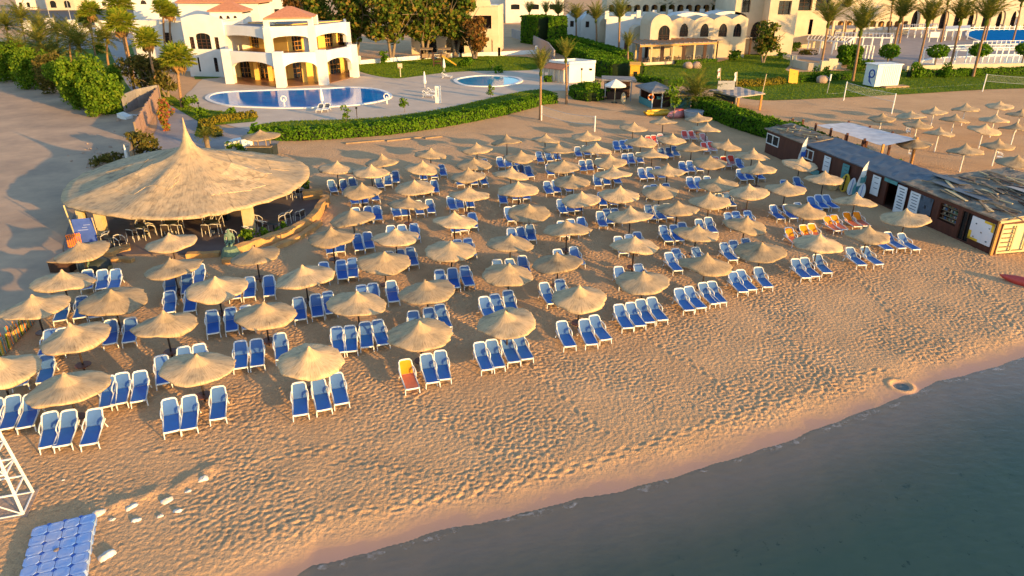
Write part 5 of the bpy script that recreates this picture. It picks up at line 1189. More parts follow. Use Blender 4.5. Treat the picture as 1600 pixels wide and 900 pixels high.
for x,y,rz,lab in [(209,376,2.9,'leftmost pale framed chair of the group under the middle of the roof'),(226,374,3.0,'front middle pale framed chair of the group under the middle of the roof'),(238,367,2.2,'rightmost pale framed chair of the group under the middle of the roof'),(222,362,.2,'rear pale framed chair of the group under the middle of the roof'),(262,368,3.2,'front left chair behind the umbrella below the pavilion'),(278,368,3.0,'front right chair behind the umbrella below the pavilion'),(263,358,.1,'rear left chair behind the umbrella below the pavilion'),(279,357,-.2,'rear right chair behind the umbrella below the pavilion'),(325,368,3.1,'front left chair left of the thick cream post'),(339,367,3.1,'front right chair left of the thick cream post'),(326,356,.1,'rear left chair left of the thick cream post'),(342,355,-.2,'rear right chair left of the thick cream post'),(167,382,-1.2,'left dark chair beside the blue sign board'),(190,388,1.2,'right dark chair beside the blue sign board'),(364,380,1.0,'dark chair right behind the green statue'),(389,372,2.4,'dark chair at the foot of the thick cream post'),(404,356,1.2,'reclined pale chair left of the round dark table'),(412,362,2.6,'tilted pale chair in front of the round dark table'),(442,352,-1.3,'pale chair right of the round dark table'),(452,347,-1.6,'second pale chair right of the round dark table'),(470,345,-2.0,'pale chair at the curved wall end of the terrace'),(456,311,2.8,'left pale chair beside the corner planter'),(468,308,2.8,'right pale chair beside the corner planter')]:
    chair(x,y,rz,lab)
ctable(429,364,'round dark table on the open right side of the pavilion'); ctable(178,386,'round dark table beside the blue sign board'); ctable(224,368,'round dark table in the middle of the pavilion'); ctable(270,363,'round dark table behind the umbrella below the pavilion'); ctable(333,362,'round dark table left of the thick cream post')
t=thing('speaker_box','black box standing in the shade of the pavilion roof','box',P(352,345)); mb=MB(); p=P(352,345); mb.box((p.x,p.y,.75),(.6,.5,1.3)); mb.build('cabinet',MT['tank'],t,True); mb=MB(); mb.box((p.x,p.y-.27,.75),(.5,.04,1.1)); mb.build('grille',MT['dark'],t,True)
# sign board, crate, tanks
p=P(138,382); t=thing('sign_board','leaning blue sign board with a pale frame at the left of the pavilion','sign',p,R(18)); mb=MB(); mb.box((0,0,.98),(1.25,.05,1.55),0,(R(-12),0)); mb.build('panel',MT['bluesign'],t)
mb=MB(); mb.tube([(-.64,.16,.0),(-.64,-.2,1.85)],.035,6); mb.tube([(.64,.16,.0),(.64,-.2,1.85)],.035,6); mb.build('frame',MT['palepost'],t)
mb=MB()
for k in range(6): mb.box((random.uniform(-.35,.35),-.035-.0,.55+.16*k),(random.uniform(.3,.6),.012,.05),0,(R(-12),0))
mb.build('lettering',M('faded_lettering',(.22,.28,.55),(.18,.24,.5)),t)
p=P(119,388); t=thing('slatted_panel','orange slatted panel behind the leftmost umbrella of the fifth row','panel',p,R(30)); mb=MB()
for k in range(7): mb.box((-.36+.12*k,0,.5),(.07,.05,1.0))
mb.build('slats',MT['orange'],t); mb=MB(); mb.box((0,.04,.2),(.85,.03,.07)); mb.box((0,.04,.85),(.85,.03,.07)); mb.build('rails',MT['orange'],t)
p=P(151,424); t=thing('covered_tank','dark rounded tank with a pale strap behind three blue loungers','tank',p); mb=MB(); mb.lathe([(.02,.0),(.75,.0),(.8,.3),(.75,.65),(.5,.85),(.02,.9)],20); o=mb.build('body',MT['tank'],t,smooth=True); o.scale=(1.2,.9,1); mb=MB(); mb.tube([(0,-.74,.0),(0,-.76,.5),(0,-.5,.88),(0,.4,.9)],.06,6); mb.build('strap',MT['verdigris'],t)
p=P(100,424); t=thing('storage_chest','brown chest in the shade at the left edge of the umbrellas','chest',p); mb=MB(); mb.box((0,0,.35),(1.2,.7,.7)); mb.build('body',MT['darkwood'],t); mb=MB(); mb.box((0,0,.73),(1.26,.76,.08)); mb.build('lid',MT['wood'],t)
# statue
def figure(name,label,cat,loc,rz,joints,edges,radii,mat,scale=1.0):
    me=bpy.data.meshes.new(name); me.from_pydata(joints,edges,[]); me.materials.append(mat); o=link(name,me); 
    sm=o.modifiers.new('skin','SKIN'); sm.use_smooth_shade=True
    for i,r_ in enumerate(radii): me.skin_vertices[0].data[i].radius=(r_,r_)
    me.skin_vertices[0].data[0].use_root=True
    s2=o.modifiers.new('sub','SUBSURF'); s2.levels=2; s2.render_levels=2
    o.location=loc; o.rotation_euler=(0,0,rz); o.scale=(scale,)*3; return tag(o,label,cat)
J=[(0,0,.45),(0,.0,.62),(0,.02,.80),(0,.02,.98),(0,0,1.10),(0,-.03,1.22),(0,-.02,1.33),
   (-.20,.02,.96),(-.27,.0,.74),(-.24,-.12,.52),(-.22,-.17,.45),(.20,.02,.96),(.27,.0,.74),(.24,-.12,.52),(.22,-.17,.45),
   (-.11,-.05,.43),(-.13,-.42,.45),(-.12,-.46,.08),(-.12,-.60,.04),(.11,-.05,.43),(.13,-.42,.45),(.12,-.46,.08),(.12,-.60,.04)]
Ed=[(0,1),(1,2),(2,3),(3,4),(4,5),(5,6),(3,7),(7,8),(8,9),(9,10),(3,11),(11,12),(12,13),(13,14),(0,15),(15,16),(16,17),(17,18),(0,19),(19,20),(20,21),(21,22)]
Ra=[.15,.14,.155,.13,.06,.10,.085,.075,.055,.045,.05,.075,.055,.045,.05,.10,.075,.055,.05,.10,.075,.055,.05]
figure('garden_statue','green weathered statue of a seated figure in front of the pavilion','statue',P(363,398)+Vector((0,0,.35)),R(10),J,Ed,Ra,MT['verdigris'],1.05)
p=P(362,404); t=thing('statue_base','greenish rough stone base under the seated statue','plinth',p); mb=MB(); mb.lathe([(.02,-.1),(.62,-.1),(.58,.35),(.42,.72),(.02,.74)],12); mb.build('rock',MT['verdigris'],t); mb=MB(); mb.box((0,-.75,.12),(.5,.35,.4)); mb.build('spout_block',MT['yellowwall'],t)
# coloured stake fence
for a,b,lab in (((-4,566),(52,506),'row of coloured bamboo stakes along the left edge of the umbrellas'),):
    A,B=P(*a),P(*b); t=thing('stake_fence',lab,'fence',A); cols=['orange','hedgeyellow','turq','posteryellow','wood']; 
    for i in range(34):
        q=A.lerp(B,i/33); mb=MB(); mb.tube([(q.x,q.y,-.1),(q.x+random.uniform(-.08,.08),q.y,random.uniform(.75,1.05))],.03,5); mb.build('stake',[MT['orangewood'],MT['turq'],MT['orange'],MT['wood'],MT['bush'],MT['posteryellow']][i%6],t,True)
    mb=MB(); mb.bar(A+Vector((0,.05,.6)),B+Vector((0,.05,.6)),.04); mb.build('rail',MT['wood'],t,True)
# ------------------------------------------------------------------ steel tower, pontoon, sandbags, kayak
a,b=P(53,770),P(37,805); e=(b-a); s=e.length; u=Vector((e.y,-e.x,0)); 
if u.x>0:u=-u
t=thing('steel_tower','white welded steel lattice tower on a base at the left edge of the sand','tower',a); c=[a,b,b+u,a+u]; hz=3.95; m0=sum(c,Vector())/4; tp=lambda p,z:p+(m0-p)*(.155*z)+Vector((0,0,z))
for p in c: mb=MB(); mb.bar(p-Vector((0,0,.1)),tp(p,hz),.065); mb.build('leg',MT['white'],t,True)
for k in range(6):
    z=.04+.78*k; mb=MB()
    for i in range(4): mb.bar(tp(c[i],z),tp(c[(i+1)%4],z),.045)
    mb.build('rung',MT['white'],t,True)
mb=MB()
for k in range(5):
    z=.04+.78*k
    i=(k*2+1)%4; p,q=c[i],c[(i+1)%4]; mb=MB(); mb.bar(tp(p,z),tp(q,z+.78),.03); mb.build('brace',MT['white'],t,True)
mb=MB(); m=sum(c,Vector())/4; mb.box((m.x,m.y,.01),(s*1.25,s*1.25,.05),math.atan2(e.y,e.x)); mb.build('base_plate',MT['stone'],t,True)
a,b=P(54,833),P(153,809); ex=(b-a).normalized(); ey=Vector((ex.y,-ex.x,0)); L=(b-a).length; c=L/4
t=thing('floating_pontoon','sun bleached blue pontoon of plastic cubes lying on the sand','pontoon',a); k=0
PM=M('pontoon_plastic',(.09,.27,.70),(.34,.40,.60),scale=1.1,rough=.45,spec=.5)
for i in range(4):
    for j in range(8):
        q=a+ex*(c*(i+.5))+ey*(c*(j+.5)); mb=MB(); w=c*.485; ch=.085; oc=[(-w+ch,-w),(w-ch,-w),(w,-w+ch),(w,w-ch),(w-ch,w),(-w+ch,w),(-w,w-ch),(-w,-w+ch)]
        rz=math.atan2(ex.y,ex.x); co_,si_=math.cos(rz),math.sin(rz); rot=lambda x,y:(q.x+x*co_-y*si_,q.y+x*si_+y*co_)
        vs=[];
        for sc,z in ((1,-.1),(1,.222),(.96,.232),(.6,.235),(.58,.231)):
            for x,y in oc: X_,Y_=rot(x*sc,y*sc); vs.append((X_,Y_,z+random.uniform(-.004,.004)))
        fs=[(r_*8+i_,r_*8+(i_+1)%8,(r_+1)*8+(i_+1)%8,(r_+1)*8+i_) for r_ in range(4) for i_ in range(8)]+[tuple(range(32,40))]
        mb.add(vs,fs); mb.build('cube',PM,t,True)
for i in range(1,4):
    for j in range(0,8):
        q=a+ex*(c*i)+ey*(c*j); mb=MB(); mb.lathe([(.075,.12),(.075,.20),(.05,.215),(.01,.215)],10,q); mb.build('pin',MT['poleblue'],t,True)
mb=MB(); q=b+ey*.1+ex*.03; mb.tube([q+Vector((0,0,.2)),q+ey*1.0+Vector((-.05,0,.23)),q+ey*2.6+Vector((.02,0,.22))],.015,5); mb.build('rope',MT['rope'],t,True)
q=a+ex*(c*1.9)+ey*(c*3.1); t=thing('round_lid','small pale round lid lying on the blue pontoon','lid',(q.x,q.y,.235)); mb=MB(); mb.lathe([(.02,.0),(.075,.0),(.08,.015),(.03,.03),(.01,.03)],12); mb.build('lid',MT['stone'],t)
SBM=M('sandy_bag',(.82,.80,.76),(.60,.46,.33),scale=2.5,rough=.9)
SB=[(157,802,.34,.26,'white sandbag at the corner of the blue pontoon'),(167,868,.42,.26,'bright white block beside the right edge of the pontoon'),(206,792,.36,.2,'half buried white sandbag with a raised flap'),(214,812,.26,.16,'small half buried white sandbag below another'),(263,782,.34,.18,'half buried white sandbag on the middle of the sand ridge'),(248,808,.22,.12,'small white sandbag lowest of the buried line'),(280,797,.28,.14,'narrow white sandbag lying right of the lowest one'),(315,750,.34,.22,'white sandbag at the right tip of the sand ridge'),(174,812,.2,.12,'tiny white sandbag scrap beside the pontoon corner'),(233,780,.2,.12,'thin white scrap of sandbag on the sand ridge'),(292,768,.22,.12,'thin white sandbag edge near the ridge tip'),(98,790-40,.12,.1,'tiny white scrap on the sand beside the tower')]
for k,(x,y,w,h,lab) in enumerate(SB):
    p=P(x,y); w*=.68; h*=.8; r_=random.Random(k); mb=MB(); vs=[];fs=[];nu,nv=10,6
    for i in range(nu+1):
        for j in range(nv+1):
            a_=i/nu*2-1;b_=j/nv*2-1; th=(1-a_**4)*(1-b_**4); vs.append((a_*w*(1-.12*b_*b_),b_*w*.62*(1-.12*a_*a_),h*.75*math.sqrt(max(0,th))-.05+.02*r_.uniform(-1,1)))
    for i in range(nu):
        for j in range(nv): q=i*(nv+1)+j; fs.append((q,q+nv+1,q+nv+2,q+1))
    mb.add(vs,fs); o=mb.build('sandbag',SBM,smooth=True); o.location=p; o.rotation_euler=(R(r_.uniform(-24,24)),R(r_.uniform(-24,24)),r_.uniform(.1,.9)); tag(o,lab,'sandbag','buried white sandbags')
p=P(1612,449); t=thing('kayak','red plastic kayak lying on the sand at the right edge','kayak',p,R(-52)); mb=MB()
mb.tube([(-1.7,0,.22),(-1.5,0,.2),(-.9,0,.17),(0,0,.16),(.9,0,.17),(1.5,0,.2),(1.7,0,.22)],[.02,.12,.27,.33,.27,.12,.02],12); o=mb.build('hull',MT['red'],t,smooth=True); mb=MB(); mb.lathe([(.24,.42),(.27,.49),(.30,.44)],16); o=mb.build('cockpit_rim',MT['tank'],t); o.scale=(1.6,.9,1)
# ------------------------------------------------------------------ the beach shops
SA=Vector((30.28,41.48,0)); SB_=Vector((24.90,69.0,0)); se=(SB_-SA).normalized(); sn=Vector((se.y,-se.x,0))
if sn.x<0: sn=-sn
def sh(s,d,z=0): q=SA+se*s+sn*d; return Vector((q.x,q.y,z))
def ss_(px,z=1.2):
    lo,hi=-3,32
    for _ in range(40):
        m=(lo+hi)/2
        if Q(sh(m,0,z))[0]>px: lo=m
        else: hi=m
    return lo
def shopblock(name,label,s0,s1,depth,h,ops,roofmat,slope=.12,mat='brownwall',over=.25,end=None):
    t=thing(name,label,'shop',sh(s0,0)); A,B=sh(s1,0),sh(s0,0); L=s1-s0; o=[(s1-b,s1-a,c,d,d) for a,b,c,d in ops]; mb=MB()
    wall(mb,A,B,0,h,.16,o); wall(mb,B,sh(s0,depth),0,h,.14,end or []); wall(mb,sh(s0,depth),sh(s1,depth),0,h,.14); wall(mb,sh(s1,depth),A,0,h,.14); mb.build('wall',MT[mat],t,True)
    fl=MB(); fl.prism([v2(sh(s0,.1)),v2(sh(s0,depth-.1)),v2(sh(s1,depth-.1)),v2(sh(s1,.1))],-.05,.08); fl.build('floor',MT['darkwood'],t,True)
    r=MB(); nu,nv=int(L/.35),int(depth/.4); vs=[];fs=[]; rr=random.Random(int(s0*10))
    for k,dz in ((0,.09),(1,0)):
        for i in range(nu+1):
            for j in range(nv+1):
                s=s0-over+(L+2*over)*i/nu; d=-over+(depth+2*over)*j/nv; vs.append(sh(s,d,h+.05+dz+slope*max(0,d)/depth*1.2+(.05*noise.noise(Vector((s*.9,d*.9,3)))+.02*rr.uniform(-1,1) if not k else 0)))
    m=(nu+1)*(nv+1)
    for i in range(nu):
        for j in range(nv): a=i*(nv+1)+j; fs+=[(a,a+nv+1,a+nv+2,a+1),(a+m+1,a+nv+2+m,a+nv+1+m,a+m)]
    for i in range(nu): a=i*(nv+1); b=a+nv; fs+=[(a,a+m,a+nv+1+m,a+nv+1),(b,b+nv+1,b+nv+1+m,b+m)]
    for j in range(nv): a=j; b=nu*(nv+1)+j; fs+=[(a,a+1,a+1+m,a+m),(b,b+m,b+1+m,b+1)]
    r.add(vs,fs); r.build('roof',MT[roofmat],t,True); return t
s1,s2,s3,s4=ss_(1432),ss_(1388),ss_(1255),27.9
sw0,sw1=ss_(1494),ss_(1466); sd0,sd1=ss_(1517),ss_(1500)
near=shopblock('beach_shop','red brown beach shop with posters, a shelf window and a lit yellow end wall',0,s1+1.4,8.2,2.25,[(sw0,sw1,.75,1.95),(sd0,sd1,.1,2.0)],'junk',.5,end=[(.35,3.2,.15,1.9,1.9)])
mid=shopblock('beach_shop','red brown beach shop with a flat blue grey roof and an open dark entrance',s1+1.42,s3,2.9,2.2,[(s1+1.6,s2+.3,.05,1.95)],'blueroof',.25)
farb=shopblock('beach_shop','red brown beach shop with white framed windows and a roof of dry sticks',s3+.02,s4,2.3,2.2,[(ss_(1217,1.6),ss_(1199,1.6),1.0,1.9),(ss_(1271,1.6)+.02,ss_(1259,1.6)+.3,1.1,1.9)],'junk',.3)
def onshop(t,name,s0,s1,z0,z1,mat,off=.03,th=.03):
    mb=MB(); a,b=sh(s0,-off),sh(s1,-off); mb.bar(Vector((a.x,a.y,(z0+z1)/2)),Vector((b.x,b.y,(z0+z1)/2)),th,z1-z0); return mb.build(name,mat,t,True)
for t_,a,b,z0,z1 in ((farb,ss_(1217,1.6),ss_(1199,1.6),1.0,1.9),(farb,ss_(1271,1.6)+.02,ss_(1259,1.6)+.3,1.1,1.9)):
    w=onshop(t_,'window',a,b,z0,z1,MT['dark'],-.08)
    mb=MB()
    for u in (a,(a+b)/2,b): p=sh(u,-.02); mb.box((p.x,p.y,(z0+z1)/2),(.07,.09,z1-z0+.1))
    for z in (z0,z1): mb.bar(sh(a,-.02,z),sh(b,-.02,z),.06,.08)
    mb.build('frame',MT['white'],w,False)
# shelf window, goods and door
w=onshop(near,'window',sw0,sw1,.75,1.95,MT['dark'],-.45); mb=MB(); rr=random.Random(4)
for k in range(4):
    z=.85+.3*k; mb.bar(sh(sw0,.3,z),sh(sw1,.3,z),.25,.03)
mb.build('shelves',MT['wood'],near,True)
GM=[M('goods_green',(.12,.2,.12)),M('goods_cream',(.45,.4,.3)),M('goods_blue',(.08,.15,.3)),M('goods_brown',(.2,.12,.07))]
for g in range(4):
    mb=MB()
    for k in range(4):
        for q in range(5):
            s=sw0+.08+(sw1-sw0-.16)*rr.random(); p=sh(s,.28+.05*rr.random(),.93+.3*k+.02*rr.random()); mb.box(p,(.09,.12*rr.uniform(.6,1.2),.16*rr.uniform(.6,1.1)))
    mb.build('goods',GM[g],near,True)
d=onshop(near,'door',sd0,sd1,.1,2.0,MT['dark'],-.12); mb=MB(); 
for s in (sd0+.03,(sd0+sd1)/2,sd1-.03): mb.bar(sh(s,.05,.1),sh(s,.05,2.0),.05)
mb.build('door_frame',MT['darkwood'],near,True)
e0=[sh(0,.35,0),sh(0,3.2,0)]
f=lambda d,z,o: sh(o,d,z)
mb=MB(); mb.add([f(.38,.18,.10),f(3.18,.18,.10),f(3.18,1.88,.10),f(.38,1.88,.10)],[(0,1,2,3)]); g=mb.build('end_window',M('pale_curtain',(.62,.55,.32),(.5,.46,.26),scale=1.5,rough=.6),near,True)
mb=MB()
for d_ in (.35,1.35,2.3,3.2): mb.bar(f(d_,.1,-.03),f(d_,1.95,-.03),.09)
mb.bar(f(.3,.12,-.03),f(3.25,.12,-.03),.12); mb.bar(f(.3,1.95,-.03),f(3.25,1.95,-.03),.12); mb.build('window_frame',MT['palepost'],near,True)
mb=MB()
for k in range(5): mb.bar(f(.45,.45+.3*k,.03),f(1.3,.45+.3*k,.03),.12,.05)
mb.build('shelf',MT['wood'],near,True); mb=MB(); mb.bar(f(-.1,2.28,-.12),f(8.2,2.75,-.12),.12,.3); mb.build('fascia',MT['palepost'],near,True)
mb=MB(); mb.box(sh(-.08,-.04,1.1),(.14,.14,2.3)); mb.box(sh(-.08,3.4,1.2),(.14,.14,2.4)); mb.build('corner_post',MT['orangewood'],near,True)
def poster(name,label,cat,px0,px1,z0,z1,mat,lines=0,yellow=False,grid=None,th=.04,off=.05):
    s0,s1=ss_(px1,(z0+z1)/2),ss_(px0,(z0+z1)/2); c=sh((s0+s1)/2,-off); t=thing(name,label,cat,c); onshop(t,'panel',s0,s1,z0,z1,MT[mat],off,th)
    rr=random.Random(px0)
    if yellow:
        for (u0,u1,v0,v1) in ((.0,.45,.0,.10),(.0,.12,.0,.38),(.55,1,.90,1),(.88,1,.62,1)):
            onshop(t,'yellow_corner',s1-(s1-s0)*u1,s1-(s1-s0)*u0,z0+(z1-z0)*v0,z0+(z1-z0)*v1,MT['posteryellow'],off+.015,.02)
    if lines:
        mb=MB()
        for k in range(lines):
            z=z1-(z1-z0)*(.1+.8*k/lines); a=sh(s0+(s1-s0)*(.15+.1*rr.random()),-off-.024,z); b=sh(s1-(s1-s0)*(.15+.25*rr.random()),-off-.024,z); mb.bar(a,b,.012,(z1-z0)*.03)
        mb.build('lettering',MT['ink'],t,True)
    if grid:
        gm=[MT['ink'],M('photo_a',(.40,.46,.42),(.1,.14,.12),scale=6),M('photo_b',(.55,.45,.32),(.15,.12,.1),scale=6),MT['blueroof']]
        for g in range(4):
            mb=MB()
            for i in range(grid[0]):
                for j in range(grid[1]):
                    if (i*7+j*3+g*5+i*j)%4!=g: continue
                    if grid[2] and rr.random()<.25: continue
                    a0,a1=s0+(s1-s0)*(grid[3]+(1-grid[3]*2)*(i+.12)/grid[0]),s0+(s1-s0)*(grid[3]+(1-grid[3]*2)*(i+.88)/grid[0]); zc=z0+(z1-z0)*(grid[4]+(1-grid[4]*1.6)*(j+.5)/grid[1]); h=(z1-z0)/grid[1]*(.34 if grid[2] else .85)*(1-grid[4])
                    if grid[2]: a1=a0+(a1-a0)*.6
                    mb.bar(sh(a0,-off-.022,zc),sh(a1,-off-.022,zc),.014,h)
            if mb.v: mb.build('picture',gm[g],t,True)
    return t
poster('poster','white poster with yellow corners and small pictures near the end of the shop','poster',1517,1552,.45,1.95,'paper',0,True,(5,6,True,.14,.08))
poster('poster','tall white poster with a small emblem left of the photo board','poster',1421,1436,.35,1.95,'paper',6)
poster('photo_board','board of many small photographs on the red brown shop','board',1437,1456,.5,1.95,'ink',0,False,(5,5,False,.03,.02))
poster('banner','tall pale banner standing right of the dark entrance','banner',1404,1418,.05,2.1,'paper',8,off=.25)
poster('banner','white banner hanging left of the dark entrance','banner',1364,1376,.55,2.05,'paper',3,off=.12)
poster('banner','white banner with a blue emblem on the blue roofed shop','banner',1288,1298,.7,2.0,'paper',3,off=.08)
poster('signboard','turquoise sign strip above the dark entrance','sign',1386,1406,1.95,2.2,'turq',2,off=.2)
poster('towel_rack','column of turquoise printed towels hanging on the shop wall','towels',1317,1327,.2,2.0,'turq',5,off=.15)
poster('signboard','turquoise low panel behind an umbrella on the far shop','sign',1268,1284,.1,.6,'turq',1,off=.3)
# boards leaning near the entrance
def board(px,py,L,w,mat,lab,tilt=.25,rz=0,ring=False):
    p=sh(ss_(px,.5),-.75) if px>1300 else P(px,py); t=thing('surfboard',lab,'surfboard',p,rz); mb=MB(); n=18
    for kk,th in ((0,.03),):
        vs=[]
        for s in (1,-1):
            for i in range(n):
                a=6.283*i/n; x=w/2*math.cos(a)*(1-.15*math.sin(a)); z=L/2+L/2*math.sin(a); vs.append((x,s*th+z*tilt,z*.97))
        mb.add(vs,[tuple(range(n)),tuple(reversed(range(n,2*n)))]+[(i,i+n,(i+1)%n+n,(i+1)%n) for i in range(n)])
    mb.build('board',MT[mat],t); mb=MB(); mb.bar((0,-.045+.1*tilt*L,L*.08),(0,-.045+.9*tilt*L,L*.88),.05 if not ring else w*.55,.02 if not ring else .03); mb.build('stripe',MT['tank' if ring else 'poleblue'],t); return t
board(1331,305,1.5,.75,'posteryellow','yellow rimmed board with a dark centre leaning on the shop',.2,-.9,True)
board(1342,303,1.4,.6,'paper','white and grey board leaning beside the yellow one',.2,-.9)
board(1350,306,1.3,.6,'turq','green and turquoise board leaning in the middle of the row',.2,-.9)
board(1358,312,1.3,.55,'paper','white board nearest the dark entrance',.2,-.9)
p=P(1300,296); t=thing('basket','pale round basket behind an umbrella at the blue roofed shop','basket',p); mb=MB(); mb.lathe([(.35,0),(.48,.5),(.52,.52),(.44,.48),(.32,.04)],18); mb.build('basket',MT['palepost'],t); mb=MB(); mb.lathe([(.50,.5),(.55,.53),(.50,.56)],18); mb.build('rim',MT['wood'],t)
def feather(px,py,h,mat,lab,accent):
    p=sh(ss_(px,1.),-.45); t=thing('feather_flag',lab,'flag',p); mb=MB(); mb.tube([(0,0,0),(0,0,h*.6),(.02,0,h)],[.03,.025,.015],6); mb.build('pole',MT['white'],t); mb=MB(); n=8; vs=[]
    for i in range(n+1):
        z=h*.38+(h*.60)*i/n; w=.50*(1-(i/n)**2)+.03; vs+= [(.02,.012*math.sin(i),z),(-w,.05*math.sin(i*1.3),z-.15*(1-i/n))]
    mb.add(vs,[(2*i,2*i+1,2*i+3,2*i+2) for i in range(n)]); mb.build('banner',MT[mat],t); mb=MB(); mb.bar((-.02,-.05,h*.45),(-.02,-.05,h*.62),.3,.02); mb.box((-.2,-.06,h*.5),(.3,.015,.45)); mb.build('emblem',MT[accent],t)
feather(1263,262,3.1,'canvas','white and blue feather flag in front of the far shop','poleblue')
feather(1357,309,3.0,'canvas','white feather flag beside the dark entrance','turq')
# sticks and planks lying on the roofs
rr=random.Random(21)
PLANKS=[(rr.uniform(.3,s1+1.0),rr.uniform(.4,7.2),rr.uniform(-.5,.5),rr.uniform(.8,2.8)) for _ in range(60)]+[(rr.uniform(s3+.4,s4-.3),rr.uniform(.3,2.0),rr.uniform(-.7,.7),rr.uniform(1.0,2.4)) for _ in range(16)]
def rz_(s,d,near_): return (2.25+.05+.09+.5*max(0,d)/8.2*1.2) if near_ else (2.2+.14+.3*max(0,d)/2.3*1.2)
for k,(s,d,a,L) in enumerate(PLANKS):
    nr=s<s1+1.3; ca,sa=math.cos(a),math.sin(a); e=lambda q:sh(s+q*ca,d+q*sa,rz_(s+q*ca,d+q*sa,nr)+.07+.02*(k%3)); mb=MB(); w=rr.choice([.05,.06,.08,.12,.20]); mb.bar(e(-L/2),e(L/2),w,.04 if w>.1 else .06)
    mb.build('loose_plank',MT[rr.choice(['wood','wood','junk','darkwood','palepost'])],near if nr else farb,True)
for s,d,w,l in ((3.0,5.4,1.6,3.2),(7.5,3.0,1.3,2.6),(5.2,1.8,1.2,4.5)):
    mb=MB(); c=sh(s,d,rz_(s,d,True)+.06); mb.box(c,(w,l,.03),math.atan2(se.y,se.x)-1.57,(.0,R(4))); mb.build('roof_sheet',MT['blueroof' if d<3.5 else 'grey'],near,True)
# shade canopy behind the shops
a,b,c,d=[P(x,y,2.35) for x,y in ((1275,195),(1326,191),(1433,217),(1380,228))]
t=thing('shade_canopy','white patched fabric shade canopy on brown posts behind the shops','canopy',Vector((a.x,a.y,0))); mb=MB(); nu,nv=10,5; vs=[]
for i in range(nu+1):
    for j in range(nv+1): q=(a.lerp(d,i/nu)).lerp(b.lerp(c,i/nu),j/nv); vs.append(q-Vector((0,0,.10*math.sin(math.pi*j/nv)*math.sin(math.pi*i/nu)+.03*((i+j)%2))))
mb.add(vs,[(i*(nv+1)+j,i*(nv+1)+j+1,(i+1)*(nv+1)+j+1,(i+1)*(nv+1)+j) for i in range(nu) for j in range(nv)]); mb.build('fabric',M('patched_fabric',(.60,.60,.62),(.40,.41,.45),scale=.9,rough=.8),t,True)
for p,q,n in ((a,d,5),(b,c,4)):
    for i in range(n): r_=p.lerp(q,i/(n-1)); mb=MB(); mb.box((r_.x,r_.y,1.2),(.17,.17,2.6)); mb.build('post',MT['orangewood'] if i==n-1 else MT['brownwall'],t,True)
for k,(x,y,lab) in enumerate(((1236,203,'brown post left of a pair near the shade canopy'),(1252,205,'brown post right of a pair near the shade canopy'),(1345,240,'brown post behind the near edge of the shade canopy'))):
    p=P(x,y); t=thing('wooden_post',lab,'post',p,0,'brown posts behind the shops'); mb=MB(); mb.box((0,0,.6),(.2,.2,1.4)); mb.build('post',MT['brownwall'],t); mb=MB(); mb.box((0,0,1.32),(.24,.24,.06)); mb.build('cap',MT['wood'],t)
# ------------------------------------------------------------------ kiosks by the hedges
def box_at(t,name,mat,c,d,rz=0): mb=MB(); mb.box(c,d,rz); return mb.build(name,MT[mat],t)
p=P(858,126); q=P(889,130); r_=P(929,127); h=2.95
t=thing('white_hut','white flat roofed pool hut with a tiled awning and a shaded left side','hut',q); mb=MB()
up=Vector((0,0,h)); d4=p+(r_-q); mb.prism([v2(q),v2(r_),v2(d4),v2(p)],0,h); mb.build('walls',MT['stucco'],t,True)
mb=MB(); e=[q,r_,d4,p]
for i in range(4): mb.bar(e[i]+up+Vector((0,0,.1)),e[(i+1)%4]+up+Vector((0,0,.1)),.28,.35)
mb.build('parapet',MT['stucco'],t,True)
mb=MB(); o=Vector((-1.1,-.5,0)); mb.add([q+up*.98,p+up*.98,p+o+up*.72,q+o+up*.72,q+up*.94,p+up*.94,p+o+up*.68,q+o+up*.68],[(0,1,2,3),(7,6,5,4),(3,2,6,7),(0,3,7,4),(1,0,4,5),(2,1,5,6)]); mb.build('tiled_awning',MT['terracotta'],t,True)
for k in range(5): a=(q+o*.8).lerp(p+o*.8,k/4); mb=MB(); mb.tube([a,a+Vector((0,0,h*.72))],.16,10); mb.build('column',MT['cream'],t,True)
mb=MB(); a=q.lerp(r_,.82); mb.box((a.x,a.y-.08,1.9),(.5,.12,.3)); mb.build('lamp',MT['dark'],t,True)
p=P(908,133); t=thing('lamp_post','slim dark lamp post in front of the white hut','lamp post',p); mb=MB(); mb.tube([(0,0,0),(0,0,2.3)],.05,6); mb.build('pole',MT['pole'],t); mb=MB(); mb.box((0,0,2.4),(.3,.3,.3)); mb.build('lamp_head',MT['dark'],t)
# flat kiosk with a white umbrella
a,b=P(945,156),P(985,158); dp=Vector((.3,3.2,0)); t=thing('beach_kiosk','flat grey roofed beach kiosk on dark posts behind a white umbrella','kiosk',a); mb=MB(); mb.prism([v2(x) for x in (a-Vector((.6,.4,0)),b+Vector((.6,-.4,0)),b+dp+Vector((.5,0,0)),a+dp-Vector((.5,0,0)))],2.6,2.82); mb.build('roof',MT['greyroof'],t,True)
for x in (a,b,a+dp,b+dp): mb=MB(); mb.box((x.x,x.y,1.3),(.14,.14,2.7)); mb.build('post',MT['grey'],t,True)
mb=MB(); wall(mb,a+dp*.9,b+dp*.9,0,2.6,.1); wall(mb,a+dp*.9,a+Vector((0,1,0)),0,2.6,.1); mb.build('wall',MT['darkwood'],t,True); mb=MB(); c=(a+b)/2+Vector((0,1.1,0)); mb.box((c.x,c.y,.5),(2.8,.6,1.0)); mb.build('counter',MT['darkwood'],t,True)
